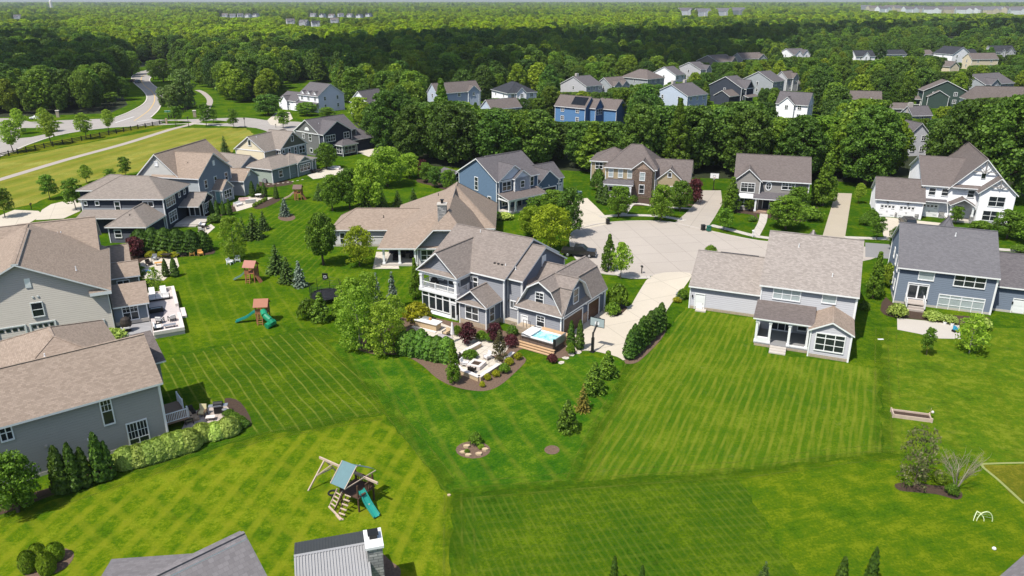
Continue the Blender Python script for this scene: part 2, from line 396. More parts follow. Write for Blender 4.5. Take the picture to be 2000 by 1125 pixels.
    def post(s, x, y, z0, z1, r=.13, m=None, name='porch_post'):
        b = MB(); b.box(x-r, x+r, y-r, y+r, z0, z1); b.box(x-r*1.4, x+r*1.4, y-r*1.4, y+r*1.4, z0+.002, z0+.25); b.box(x-r*1.4, x+r*1.4, y-r*1.4, y+r*1.4, z1-.2, z1-.002)
        return b.build(name, m or WHITE, s.root)
    def solid(s, name, m, *boxes):
        for q in boxes:
            b = MB(); b.box(*q); o = b.build(name, m, s.root)
        return o
    def foot(s, x0, x1, y0, y1, m, h=.4, e=.04):
        s.solid('foundation', m, (x0-e, x1+e, y0-e, y1+e, -.05, h))
    def done(s):
        for m, b in s.walls.items():
            if b.f: b.build('wall', m, s.root)
        return s.root
# ------------------------------------------------------------------ materials of the houses
TAN = shingles('tan_shingles', (.305,.246,.20), (.405,.332,.278)); TAUPE = shingles('taupe_shingles', (.245,.212,.190), (.33,.288,.262))
TAUPE2 = shingles('light_taupe_shingles', (.30,.268,.245), (.43,.39,.36)); GREYR = shingles('grey_shingles', (.165,.160,.170), (.20,.196,.206))
DARKR = shingles('dark_grey_shingles', (.14,.13,.137), (.19,.175,.18)); BROWNR = shingles('brown_shingles', (.168,.143,.134), (.23,.20,.188))
NIGHTR = shingles('charcoal_shingles', (.055,.058,.07), (.075,.078,.09)); MIDR = shingles('mushroom_shingles', (.265,.232,.205), (.34,.298,.268))
PALER = shingles('pale_grey_shingles', (.21,.196,.20), (.26,.245,.25), row=.3)
S_BLUEGREY = siding('blue_grey_siding', (.105,.135,.175)); S_LGREY = siding('light_grey_siding', (.36,.365,.385)); S_SAGE = siding('sage_siding', (.375,.365,.290), .27)
S_BEIGE = siding('warm_grey_siding', (.47,.44,.375)); S_NAVY = siding('navy_siding', (.024,.032,.048)); S_MIDGREY = siding('mid_grey_siding', (.17,.185,.205))
S_SLATE = siding('slate_siding', (.195,.202,.225)); S_BLUE = siding('denim_siding', (.075,.125,.185)); S_DENIM = panelled('denim_panel', (.06,.10,.155))
S_WHITE = siding('white_siding', (.72,.73,.75)); S_TAN = panelled('tan_stucco', (.40,.32,.20)); S_TAUPE = siding('taupe_siding', (.185,.175,.165))
S_PALEBLUE = siding('pale_blue_siding', (.36,.42,.50)); S_SHADEGREY = siding('dove_grey_siding', (.36,.36,.345)); S_GREEN = siding('grey_green_siding', (.22,.265,.225))
S_OLIVE = panelled('olive_shake', (.10,.105,.085)); S_CREAM = siding('cream_siding', (.52,.46,.33)); S_FOREST = siding('forest_green_siding', (.025,.05,.04))
S_GREY2 = siding('pewter_siding', (.26,.285,.30)); S_DARKGREY = siding('graphite_siding', (.10,.105,.10)); S_DEEPBLUE = siding('deep_blue_siding', (.06,.15,.30))
BRICK = stonework('tan_brown_brick', (.27,.165,.115), (.43,.30,.22)); STONE = stonework('tan_stone', (.42,.33,.23), (.30,.24,.18), .6, .3)
GSTONE = stonework('grey_stone', (.20,.20,.20), (.55,.53,.50), .62, .24, (.15,.15,.15)); METALROOF = plain('standing_seam_metal', (.18,.185,.195), .35, .1, metal=.3)
BROWND = plain('dark_brown_door', (.075,.032,.02), .5, .2, 4); PAVER = stonework('pale_pavers', (.56,.52,.46), (.46,.42,.37), .6, .6, (.35,.32,.28))
GREYPAVER = stonework('grey_pavers', (.34,.335,.34), (.26,.255,.265), .5, .5, (.2,.2,.2)); DECK = plain('cedar_decking', (.50,.33,.19), .7, .2, 3)
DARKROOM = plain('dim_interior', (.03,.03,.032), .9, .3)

def gambrel(H, x0, x1, y0, y1, prof, zb, axis, a0, a1, e0, e1, wm=None):
    """barn roof; prof = [(across, z)] of the roof top, walls 0.3 inside"""
    H.prof(prof, axis, a0, a1, None, .2)
    mb = H.w(wm); P = (lambda c, a, z: (a, c, z)) if axis == 'x' else (lambda c, a, z: (c, a, z))
    inn = [(c, z-.21) for c, z in prof]; c0, c1 = prof[0][0]+.35, prof[-1][0]-.35
    ring = [(c0, zb)] + [(c0, inn[0][1])] + inn[1:-1] + [(c1, inn[-1][1])] + [(c1, zb)]
    for a in (e0, e1): mb.face([P(c, a, z) for c, z in (ring if a == e0 else ring[::-1])])
def polyroof(H, vs, fs, rm=None, t=.2, name='roof'):
    mb = MB(); vs = [Vector(v) for v in vs]; cnt = {}
    for f in fs:
        p = [vs[i] for i in f]; d = (p[1]-p[0]).normalized(); n = (p[1]-p[0]).cross(p[2]-p[0]).normalized()
        if n.z < 0: p = p[::-1]; f = f[::-1]; d = (p[1]-p[0]).normalized(); n = -n
        hz = Vector((-n.y, n.x, 0)).normalized() if abs(n.z) < .999 else d; e = n.cross(hz)
        mb.face(p, 0, [(q.dot(hz), q.dot(e)) for q in p]); mb.face([q-Vector((0,0,t)) for q in p[::-1]], 1)
        for a, b in zip(f, f[1:]+f[:1]): k = (min(a,b), max(a,b)); cnt.setdefault(k, []).append((a, b))
    for k, l in cnt.items():
        if len(l) == 1: a, b = vs[l[0][0]], vs[l[0][1]]; mb.face([a-Vector((0,0,t)), b-Vector((0,0,t)), b, a], 1)
    return H.roofpart(mb, rm, name)
def railing(H, pts, z, m=WHITE, name='railing', h=1.0, step=.16, posts=True):
    b = MB()
    for (x0, y0), (x1, y1) in zip(pts, pts[1:]):
        L = math.hypot(x1-x0, y1-y0); n = max(1, int(L/step))
        b.bar((x0,y0,z+h), (x1,y1,z+h), .1, .07); b.bar((x0,y0,z+.1), (x1,y1,z+.1), .06, .06)
        for k in range(n+1): x, y = x0+(x1-x0)*k/n, y0+(y1-y0)*k/n; b.box(x-.022, x+.022, y-.022, y+.022, z+.12, z+h-.03)
        if posts:
            for k in range(int(L/2.2)+2):
                q = min(1, k*2.2/L); x, y = x0+(x1-x0)*q, y0+(y1-y0)*q; b.box(x-.07, x+.07, y-.07, y+.07, z, z+h+.12)
    return b.build(name, m, H.root)

# ================================================== grey house with the screened porch (right of centre)
zN = Zm(1300, 420, 3.75)
H = House('porch_house', 'light grey two-storey house with taupe roof, white open back porch and gabled sunroom', (1344,601), (1481,618.7), 0, S_LGREY, TAUPE2, yaw=-22.3)
H.gable(.12, 9.6, 0, 11.8, 3.4, 3.1, 'x', og=.25); H.foot(.12, 9.6, 0, 3, STONE)
H.gable(9.6, 20.6, -4.6, 12.2, 6.5, 4.5, 'x', og=.3)
H.shed(9.55, 16.0, -9.1, -4.62, 3.55, 4.25, BROWNR, .28); H.solid('porch_ceiling', WHITE, (9.6, 15.9, -9.0, -4.65, 3.3, 3.5))
H.gable(16.0, 20.4, -9.9, -4.6, 3.5, 1.15, 'y', o=.35, og=.3, rm=TAN); H.foot(16.0, 20.4, -9.9, -5, STONE)
H.foot(9.75, 15.95, -9.15, -5, STONE, .3, .05); H.solid('porch_floor', GREYPAVER, (9.6, 15.95, -9.2, -4.62, .36, .5))
for x in (9.8, 11.35, 13.6, 15.7): H.post(x, -9.0, .5, 3.3, .14)
H.solid('porch_kneewall', WHITE, (9.67, 9.93, -8.8, -4.62, .5, 1.25), (9.95, 11.2, -9.12, -8.9, .5, 1.2), (13.76, 15.56, -9.1, -8.95, .5, .68))
H.post(9.8, -6.9, 1.2, 3.3, .1)
H.winr('y-', -4.6, 11.2, 13.9, .55, 2.9, 3, 1); H.winr('y-', -4.6, 14.4, 15.6, .9, 2.9, 1, 2)
H.solid('porch_step', CONC, (11.6, 13.5, -9.75, -9.26, 0, .38), (11.6, 13.5, -10.3, -9.76, 0, .26), (11.6, 13.5, -10.85, -10.31, 0, .14))
H.win('y-', -4.6, zN(790,522), zN(988,640), 3, 2, BLIND and None, glass=BLIND) if False else H.win('y-', -4.6, zN(792,525), zN(985,638), 3, 2, glass=BLIND)
H.win('y-', -4.6, zN(1150,570), zN(1248,656), 1, 1, glass=BLIND)
H.winr('y-', -9.9, 16.55, 19.85, .95, 3.25, 3, 2, transom=.62)
H.door('y-', 0, zN(222,582), zN(275,700)); H.lamp('y-', 0, zN(198,590)); H.solid('door_step', CONC, (1.1, 2.5, -.95, -.08, 0, .18))
H.vent(13.2, 1.6, 9.95); H.vent(17.6, -2.4, 7.8)
H.solid('downspout', WHITE, (20.66, 20.78, -4.75, -4.63, 0, 6.2), (20.42, 20.54, -10.05, -9.93, 0, 3.3))
H.solid('ridge_vent', NIGHTR, (3.0, 8.2, 5.8, 6.0, 6.72, 6.8))
H.hip(13.0, 16.5, 10.0, 16.0, 5.6, 3.2, 'y', o=.3, corners=False); H.done(); H_N = H

# ================================================== blue-grey house at the right edge
zO = Zm(1650, 420, 3.75)
H = House('patio_house', 'blue-grey two-storey house with plain grey roof behind a bare concrete patio', zO(388,370), zO(1142,447), 5.6, S_BLUEGREY, GREYR, yaw=-22.0)
H.gable(.35, 12.2, .35, 15.2, 5.4, 4.2, 'x', og=.28); H.foot(.35, 12.2, .35, 4, CONC, .3)
H.gable(12.2, 25, 2.3, 13.6, 3.7, 2.95, 'x', og=.2, rm=NIGHTR if False else DARKR); H.foot(12.3, 24, 2.3, 6, CONC, .3)
H.win('y-', .35, zO(547,400), zO(651,485), 1, 1, glass=BLIND); H.win('y-', .35, zO(808,430), zO(1024,545), 3, 2)
x0, x1, z0, z1 = H.rect('y-', .35, zO(452,560), zO(582,706)); H.doorr('y-', .35, x0+.1, x1-.1, .95, 3.05, glass=True)
H.win('y-', .35, zO(690,576), zO(1003,740), 4, 2, glass=BLIND, transom=.5)
H.lamp('y-', .35, zO(598,625)); H.door('y-', 2.3, zO(1240,620), zO(1312,732)); H.lamp('y-', 2.3, zO(1228,640))
H.solid('back_step', plain('grey_deck_boards', (.42,.37,.33), .8, .2, 4), (1.75, 4.0, -1.5, .3, .72, .86), (1.75, 4.0, -1.9, -1.52, .0, .56), (1.75, 4.0, -2.3, -1.92, .0, .28), (1.8, 1.9, -1.5, .2, 0, .7), (3.85, 3.95, -1.5, .2, 0, .7))
railing(H, [(1.75,-2.2),(1.75,.2)], .5); railing(H, [(4.0,-2.2),(4.0,.2)], .5)
for z in (1.2, 3.9):
    for y in (2.2, 5.2, 9): H.winr('x-', .35, y, y+1.1, z, z+1.5)
H.hip(5.2, 9.6, 13, 18.0, 5.0, 4.2, 'y', o=.3, corners=False, rm=GREYR); H.vent(7.2, 6.2, 8.95)
H.solid('downspout', WHITE, (12.24, 12.36, .22, .34, 0, 5.3)); H.done(); H_O = H

# ================================================== the large slate house in the middle
H = House('slate_house', 'large slate-blue house with gabled balcony, screened porch, gambrel garage and swim spa', Zm(950,440,4.017)(230,625), Zm(950,440,4.017)(605,720), 3.2, S_SLATE, TAUPE)
z7 = Zm(950, 440, 4.017); z6 = Zm(640, 440, 5.114)
H.gable(-14.6, -2.1, .45, 13.6, 6.3, 3.55, 'x', og=.35); H.gable(-2.1, .15, 1.3, 12.0, 6.25, 2.95, 'x', og=.3)
# balcony wing
H.prof([(-14.25, 6.2), (-10.75, 9.15), (-7.25, 6.2)], 'y', -2.95, 7.2, None, .2)
m = H.w(); m.face([(-13.9,-2.3,6.2),(-7.6,-2.3,6.2),(-10.75,-2.3,8.92)]); m.box(-13.8, -7.7, .3, .5, 0, 6.3)
H.shed(-13.95, -7.55, -2.75, -2.28, 6.0, 6.42, None, .12, .1, 'pediment_roof')
H.solid('balcony_ceiling', WHITE, (-13.8, -7.7, -2.5, .44, 5.78, 5.98)); H.solid('balcony_beam', WHITE, (-13.9, -7.6, -2.6, -2.3, 5.55, 5.78), (-13.9, -13.65, -2.29, .4, 5.55, 5.78), (-7.85, -7.6, -2.29, .4, 5.55, 5.78))
for x in (-13.7, -7.8): H.post(x, -2.42, 3.55, 5.55, .2)
H.solid('balcony_floor', WHITE, (-14.0, -7.5, -2.75, .44, 3.2, 3.5))
railing(H, [(-13.55,-2.45),(-7.95,-2.45)], 3.5, step=.2); railing(H, [(-7.7,-2.2),(-7.7,.2)], 3.5, step=.2); railing(H, [(-13.75,-2.2),(-13.75,.2)], 3.5, step=.2)
H.doorr('y-', .3, -11.3, -9.3, 3.52, 5.5, glass=True); H.winr('y-', .3, -13.2, -12.1, 4.0, 5.4)
g = MB(); g.box(-13.0, -12.0, -1.7, -.9, 3.5, 4.3); g.lathe([(.5,4.3),(.48,4.6),(.3,4.8),(.05,4.85)], 10, 0, (-12.5,-1.3)); g.build('balcony_seat', BLACK, H.root)
# screened porch below
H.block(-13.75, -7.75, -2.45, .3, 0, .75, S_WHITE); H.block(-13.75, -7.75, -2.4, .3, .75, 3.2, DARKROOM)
for k in range(4): H.winr('y-', -2.45, -13.7+k*1.2, -12.5+k*1.2, .7, 3.15, 1, 1, transom=.62, cw=.1)
H.doorr('y-', -2.45, -8.75, -7.95, .1, 2.2, glass=True); H.winr('y-', -2.45, -8.9, -7.75, 2.48, 3.15, 1, 1)
for y in (-2.3, -1.0): H.winr('x-', -13.75, y, y+1.2, .7, 3.15, 1, 1, transom=.62)
# low bay
H.prof([(-7.45, 3.25), (-4.95, 5.15), (-2.35, 3.25)], 'y', -3.2, .6, None, .18)
H.block(-7.0, -2.75, -2.75, .5, 0, 3.15); m = H.w(); m.face([(-7.15,-2.6,3.1),(-2.65,-2.6,3.1),(-4.95,-2.6,4.93)]); H.corners(-7.0, -2.75, -2.75, .5, 0, 3.1)
H.shed(-7.2, -2.6, -3.05, -2.58, 3.02, 3.45, None, .1, .1, 'pediment_roof')
H.solid('stone_base', STONE, (-7.06, -2.69, -2.81, .4, 0, .7), (-2.66, .2, .38, 1.2, 0, .6))
H.winr('y-', -2.75, -6.1, -3.9, .85, 2.85, 2, 2); H.winr('x+', -2.75, -2.1, -.9, .75, 2.8, 1, 2)
H.win('y-', .45, z6(1430,503), z6(1508,575), 1, 1, label=None); H.winr('y-', .45, -7.2, -6.3, 3.9, 5.7, 1, 1)
# garage with barn roof
gp = [(0, 3.2), (1.75, 6.15), (3.5, 7.2), (5.3, 6.15), (7.1, 3.2)]
gambrel(H, 0, 7.1, 0, 12, gp, 0, 'y', -.15, 12.1, .55, 11.8)
gambrel(H, 0, 7.1, 0, 7.4, [(-.02, 3.22), (2.0, 6.17), (3.7, 7.22), (5.4, 6.17), (7.4, 3.22)], 2.6, 'x', 3.4, 7.2, 4.0, 6.72)
H.block(.35, 6.75, .1, 11.8, 0, 3.2); H.corners(.35, 6.75, .1, 11.8, 0, 3.1)
H.shed(.1, 7.0, -.25, .5, 3.05, 4.0, None, .1, .14, 'skirt_roof'); H.solid('frieze_board', WHITE, (6.76, 6.9, .2, 11.7, 3.0, 3.18))
H.gable(-1.5, 3.2, 4.2, 9.2, 5.2, 1.9, 'x', corners=False); H.hip(-1.9, .6, 2.2, 6, 5.0, 1.6, 'y', corners=False)
H.door('y-', .1, z7(277,712), z7(322,832)); H.win('y-', .1, z7(393,700), z7(460,808), 1, 2, mun=1)
H.win('y-', .55, z7(384,516), z7(452,640), 1, 2, mun=1); H.winr('x+', 6.72, 3.05, 4.45, 3.75, 5.75, 1, 2)
H.garager('x+', 6.75, .75, 5.5, 0, 2.45, BROWND, glass=False); H.garager('x+', 6.75, 7.2, 10.2, 0, 2.45, BROWND, glass=False)
for y in (.4, 6.3, 10.8): 
    b = MB(); b.box(6.8, 7.0, y-.08, y+.08, 2.72, 2.98); b.build('wall_lamp', WHITE, H.root)
H.solid('brick_pier', BRICK, (6.72, 6.82, 5.72, 6.98, 0, 1.5))
H.winr('y-', 1.3, -1.75, -.5, 1.95, 3.1, 2, 1, mun=1); H.lamp('y-', 1.3, z7(182,592)); H.winr('x+', .15, 6.0, 7.0, 6.7, 8.2, 1, 1, glass=WHITE)
for x, y, z in ((-10.2, 6.4, 9.6), (-3.0, 2.1, 7.2), (-1.6, 2.4, 7.0)): H.vent(x, y, z, .45)
H.solid('roof_vent', BLACK, (-4.9, -4.6, 2.0, 2.2, 7.25, 7.5), (-4.3, -4.0, 2.0, 2.2, 7.25, 7.5), (-3.7, -3.4, 2.0, 2.2, 7.25, 7.5))
H.solid('downspout', WHITE, (-2.2, -2.06, .3, .43, 0, 6.2), (.02, .14, 1.15, 1.28, 2.9, 6.1), (6.8, 6.9, 11.9, 12.0, 0, 3.1))
H.done(); H_I = H

# ================================================== tan-roofed ranch behind it
z5 = Zm(380, 420, 4.6875); zH = Zm(640, 340, 5.6235)
H = House('ranch_house', 'low ranch house with broad tan hipped roof, grey stone chimney and dark covered porch', z5(1255,130), z5(1780,130), 3.2, S_SHADEGREY, TAN)
H.hip(.1, 15, .35, 9.0, 3.15, 2.35, 'x', 3.4, 0); H.foot(.1, 12, .35, 4, CONC)
H.hip(14.2, 27.8, 1.7, 18.2, 3.15, 5.5, 'y', 6.8, 6.8, roofname='roof')
polyroof(H, [(9.6,-10.4,3.1),(23,-10.4,3.1),(21,1,8.72),(21,9,8.72),(9.6,17,3.1)], [[0,1,2],[0,2,3,4]])
H.block(10.2, 20, .5, 16, 0, 3.0); H.block(15.9, 25.7, -9.6, 3, 0, 3.1)
polyroof(H, [(15.5,-10.9,2.95),(18.7,-10.9,6.3),(23.2,-10.9,6.3),(26.4,-10.9,2.95),(20.95,-8.3,8.6),(20.95,4,8.6),(15.5,4,2.95),(26.4,4,2.95)], [[0,6,5,4,1],[1,4,2],[2,4,5,7,3]])
m = H.w(); m.face([(15.9,-9.9,0),(25.9,-9.9,0),(25.9,-9.9,3.2),(23.05,-9.9,6.05),(18.85,-9.9,6.05),(15.9,-9.9,3.2)])
H.corners(15.9, 25.9, -9.9, 2, 0, 3.1)
b = MB(); b.box(19.2, 20.6, -8.3, -6.9, 5.0, 9.6); b.box(19.1, 20.7, -8.4, -6.8, 9.601, 9.75, 1); b.tube((19.9,-7.6,9.75), (19.9,-7.6,10.3), .2, .2, 8, 2); b.box(19.6, 20.2, -7.9, -7.3, 10.3, 10.38, 2)
b.build('chimney', [GSTONE, CONC, BLACK], H.root)
H.solid('porch_floor', CONC, (10.2, 15.9, -10.1, -.2, 0, .32)); H.block(10.4, 15.9, -4.6, .5, 0, 3.0, S_NAVY)
for x in (10.45, 13.0, 15.5): H.post(x, -9.8, .32, 2.95, .17)
H.solid('porch_beam', WHITE, (10.2, 15.9, -10.0, -9.6, 2.68, 2.95))
b = MB(); b.box(11.4, 13.4, -6.8, -6.0, .32, .8); b.box(11.4, 13.4, -6.1, -5.8, .8, 1.2); b.box(11.6, 12.4, -8.4, -7.8, .32, .75); b.box(14.2, 15.2, -7.2, -6.4, .32, 1.0); b.build('porch_seating', BLACK, H.root)
H.winr('y-', -4.6, 13.8, 15.3, .9, 2.6, 2, 2)
H.win('y-', .35, z5(1325,160), z5(1388,268), 1, 2); H.solid('shutter', BLACK, (2.88, 3.2, .28, .35, 1.0, 2.7)); H.winr('y-', -9.9, 16.4, 19.4, .9, 3.2, 3, 2, transom=.55)
H.solid('white_band', WHITE, (4.2, 9.6, .26, .34, 1.75, 1.85)); H.vent(22.0, 4.4, 6.0, .4, BLACK, .12)
for x, y in ((8.6,2.6),(5.9,4),(17.8,8)): H.vent(x, y, 4.6 if x < 10 else 7.2, .4, BLACK)
H.done(); H_H = H

# ================================================== sage house, lower left
zA = Zm(0, 630, 4.5)
H = House('sage_house', 'sage green house with tan roof seen close from its side, lower left corner', zA(0,910), zA(1418,520), 6.1, S_SAGE, TAN)
H.gable(-9, 12.75, .4, 9.2, 6.05, 3.1, 'x', og=.4); H.foot(-9, 12.75, .4, 4, CONC, .35)
H.hip(.8, 11.6, 7, 21.0, 5.5, 2.55, 'y', 5.6, 5.6, o=.4, corners=False)
H.winr('y-', .4, *H.rect('y-', .4, zA(860,672), zA(1018,880)), 1, 2, mun=2); H.winr('y-', .4, *H.rect('y-', .4, zA(1100,893), zA(1342,1115)), 2, 2, mun=2)
H.winr('y-', .4, *H.rect('y-', .4, zA(-30,912), zA(132,1020)), 2, 2)
for p in ((780,1025),(405,1085)):
    a, z = H.hit(*zA(*p), 'y', .4); b = MB(); b.tube((a,.4,z), (a,.25,z-.03), .12, .12, 10); b.box(a-.13, a+.13, .3, .39, z-.12, z+.14); b.build('dryer_vent', WHITE if p[0] > 500 else CONC, H.root)
H.solid('downspout', WHITE, (12.78, 12.9, .28, .4, 0, 5.9)); H.vent(4.8, 7.4, 8.4, .3)
H.block(12.75, 14.2, 5.5, 9, 3.2, 6.0); H.shed(12.7, 14.4, 4.6, 9.3, 6.0, 7.6, BROWNR, .2)
H.solid('deck_platform', plain('stained_deck', (.25,.17,.12), .8, .2, 4), (12.9, 15.2, 1.2, 5.4, .75, .9)); H.solid('deck_step', WOOD, (15.25, 15.7, 1.6, 3.2, .0, .6), (15.72, 16.2, 1.6, 3.2, 0, .3))
railing(H, [(12.9,1.25),(15.15,1.25),(15.15,1.5)], .9); railing(H, [(15.2,3.4),(15.2,5.3)], .9)
H.doorr('x+', 12.75, 2.0, 3.8, .95, 3.05, glass=True); H.winr('x+', 12.75, 4.6, 6.4, 3.7, 5.2, 2, 2)
H.done(); H_A = H

# ================================================== warm grey house with the walled patio, left edge
zB = Zm(0, 440, 4.6875); zB5 = Zm(0, 260, 4.6875)
H = House('gable_house', 'warm grey house with broad tan roof and plain gable wall, next to the walled patio', zB(0,525+0), zB(1010,580), 5.8, S_BEIGE, TAN, yaw=27.0)
H.o = U(*zB(1010,580), 5.8); H.root.location = (H.o.x, H.o.y, 0)     # origin at the near right eave corner; x to the right, y away along the eave
H.gable(-18.6, -.4, .45, 19.5, 5.6, 4.7, 'y', o=.45, og=.45, z0=0, corners=False); H.corners(-18.6, -.4, .45, 19.5, 0, 5.5)
H.foot(-18.6, -.4, .45, 4, CONC, .3)
H.gable(-19, -1.6, 15.6, 29.8, 5.2, 4.4, 'x', o=.5, og=.45, wm=S_TAUPE); H.gable(-12, -2.6, 26, 37.5, 4.6, 2.9, 'x', o=.4, wm=S_TAUPE); H.gable(-6, 2.2, 21, 27.5, 2.9, 1.5, 'x', o=.3, wm=S_TAUPE)
H.prof([(-9.9, 10.55), (-9.5, 10.6), (-9.1, 10.55)], 'y', 0, 17.2, None, .14, 'ridge_cap')
P = H.plane('y-', .45)
H.win('y-', .45, zB(270,712), zB(418,828), 1, 2); H.win('y-', .45, zB(598,922), zB(698,990), 2, 1); H.win('y-', .45, zB(876,872), zB(974,948), 2, 1)
a0, a1, z0, z1 = H.rect('y-', .45, zB(215,492), zB(290,568)); b = MB(); H.pbox(b, P, a0, a1, z0, z1, -.05, .05); b.build('gable_vent', WHITE, H.root)
for p in ((300,657),(346,650)):
    a, z = H.hit(*zB(*p), 'y', .45); b = MB(); H.pbox(b, P, a-.1, a+.1, z-.1, z+.1, 0, .05); b.build('flue_vent', WHITE, H.root)
a0, a1, z0, z1 = H.rect('y-', .45, zB(28,1080), zB(150,1200)); H.garager('y-', .45, a0-.2, a0+2.6, 0, 2.5, S_BEIGE); H.garager('y-', .45, a0+3.3, a0+5.8, 0, 2.5, S_BEIGE)
H.lamp('y-', .45, zB(135,1040)); H.lamp('y-', .45, zB(370,993))
H.solid('eave_return', WHITE, (-2.4, .05, -.05, .44, 5.12, 5.5)); H.shed(-2.4, .05, -.02, .45, 5.5, 5.8, None, .03, .06, 'return_roof')
# sunroom on the right side
H.block(-.4, 3.7, 1.0, 7.6, 0, 3.0, S_GREY2); H.corners(-.4, 3.7, 1.0, 7.6, 0, 2.95)
polyroof(H, [(-.5,.6,2.95),(4.1,.6,2.95),(4.1,5.6,4.35),(-.5,5.6,4.35),(4.1,8,3.6),(-.5,8,3.6)], [[0,1,2,3],[3,2,4,5]], name='roof')
H.win('y-', 1.0, zB(1105,735), zB(1283,855), 2, 2, mun=1); H.solid('stone_sill', CONC, (-.3, 3.78, .86, .99, .3, .75))
H.winr('x+', 3.7, 2, 4, .5, 2.5, 2, 1)
# second sunroom farther back
H.block(-.4, 3.2, 13, 18.8, 0, 2.9, S_SAGE); H.gable(-.5, 3.2, 13, 18.8, 2.9, 1.2, 'x', o=.3, wm=S_SAGE)
H.winr('y-', 13, .3, 2.0, .8, 2.5, 2, 2); H.winr('x+', 3.2, 14, 17.8, .7, 2.5, 3, 2); H.winr('x+', -1.6, 24, 25.2, 2.6, 4.4); H.winr('x+', -1.6, 20.6, 21.8, 2.6, 4.4)
H.vent(-3.6, 4.2, 7.55, .55); H.vent(-6.2, 20.4, 8.2, .5); H.vent(-5.8, 20.6, 8.2, .5)
H.solid('downspout', BLACK, (-.36, -.22, .3, .44, 0, 5.4))
H.done(); H_B = H

# ================================================== navy house with hipped roof
H = House('navy_house', 'navy house with grey lower siding and taupe hipped roof, beside a curved pale driveway', zB5(715,600), zB5(1495,600), 6.2, S_NAVY, MIDR)
H.hip(.4, 15.2, .4, 11.8, 6.15, 2.75, 'x', 4.9, 4.6, corners=False); H.corners(.4, 15.2, .4, 11.8, 0, 6.0)
H.solid('grey_lower_siding', S_MIDGREY, (.5, 15.1, .33, .42, 0, 4.35)); H.hip(-4.5, 6, 8.5, 17, 5.8, 1.9, 'x', corners=False)
H.hip(8.4, 14.9, -7.1, .2, 3.1, 2.1, 'y', 3.2, 0); H.shed(.6, 8.8, -2.6, .3, 3.1, 3.9, None, .2)
H.solid('entry_wall', S_NAVY, (2.0, 8.3, -.9, .3, 0, 3.0))
for p0, p1, nx, ny in (((762,622),(805,663),1,1), ((866,622),(914,663),1,1), ((1042,625),(1112,712),1,2), ((1302,625),(1412,675),2,1)): H.win('y-', .4 if ny == 1 else .33, zB5(*p0), zB5(*p1), nx, ny)
H.winr('x+', 15.2, 1.4, 5.4, 3.95, 5.75, 4, 2, mun=1); H.winr('x+', 15.2, 1.8, 5.2, .9, 3.0, 3, 2, mun=1); H.winr('x+', 15.2, 7.0, 7.9, 4.6, 5.8, 1, 2); H.winr('x+', 15.2, 9.4, 10.3, 4.6, 5.8, 1, 2)
H.block(15.2, 18.6, 9.4, 14.4, 0, 2.9); H.shed(15.1, 18.9, 6.4, 9.4, 2.9, 3.7, None, .2); H.gable(15.1, 18.6, 9.4, 14.4, 2.95, 1.4, 'x', o=.3)
H.doorr('y-', 9.4, 15.9, 17.9, .3, 2.5, glass=True); H.winr('x+', 18.6, 10, 14, .6, 2.6, 4, 2, mun=1)
H.solid('back_deck', CONC, (15.3, 20.5, 3.5, 9.3, 0, .35), (15.3, 19.5, 2.8, 3.45, 0, .18)); H.winr('y-', -7.1, 9.3, 10.6, .9, 2.4, 1, 2)
H.vent(11.6, -5.2, 4.4, .25, BLACK, .12); H.solid('downspout', WHITE, (.2, .34, .2, .38, 0, 6.0), (15.24, 15.38, .2, .36, 0, 6.0)); H.done(); H_C = H

# ================================================== pale gabled house
H = House('pale_gable_house', 'pale grey house with twin gables and sandy roof beside a white-furnished patio', zB5(1240,385), zB5(1640,405), 6.3, S_SHADEGREY, TAN)
H.gable(.4, 9.7, .4, 18, 6.25, 4.4, 'y', o=.45, og=.4); H.gable(4, 14.2, .2, 12.0, 6.25, 3.9, 'x', o=.4, og=.4, wm=S_GREY2); H.solid('white_lower_siding', S_WHITE, (.5, 14.1, .1, .19, 0, 3.3))
H.gable(10, 17.3, 11.6, 17.6, 3.3, 1.9, 'x', o=.35, wm=S_SHADEGREY); H.gable(14.1, 16.4, 4.5, 8.5, 2.9, 1.6, 'x', o=.3, wm=S_SHADEGREY)
H.winr('x+', 14.2, 2.0, 3.1, 3.6, 5.4); H.winr('x+', 14.2, 5.6, 6.7, 3.6, 5.4); H.winr('x+', 14.2, 9.6, 10.8, 3.6, 5.4); H.winr('x+', 14.2, .9, 4.2, .7, 2.7, 3, 2, mun=1); H.winr('x+', 16.4, 5.1, 8.0, .8, 2.6, 3, 2)
H.winr('x+', 14.2, 5.9, 6.6, 7.7, 8.7, 1, 1, glass=WHITE); H.winr('y-', .4, 4.6, 5.4, 8.3, 9.3, 1, 1, glass=WHITE); H.winr('y-', .2, 8.9, 9.6, 4.2, 5.0, 1, 1)
H.door('y-', 4.5, zB5(0,0), zB5(1,1)) if False else H.doorr('y-', 4.5, 14.9, 15.9, .2, 2.4, plain('teal_door', (.2,.35,.38), .4))
H.winr('x+', 17.3, 13.6, 14.6, 4.0, 4.9, 1, 1, glass=WHITE); H.vent(10.2, 3.4, 8.4, .4, BLACK); H.done(); H_D = H

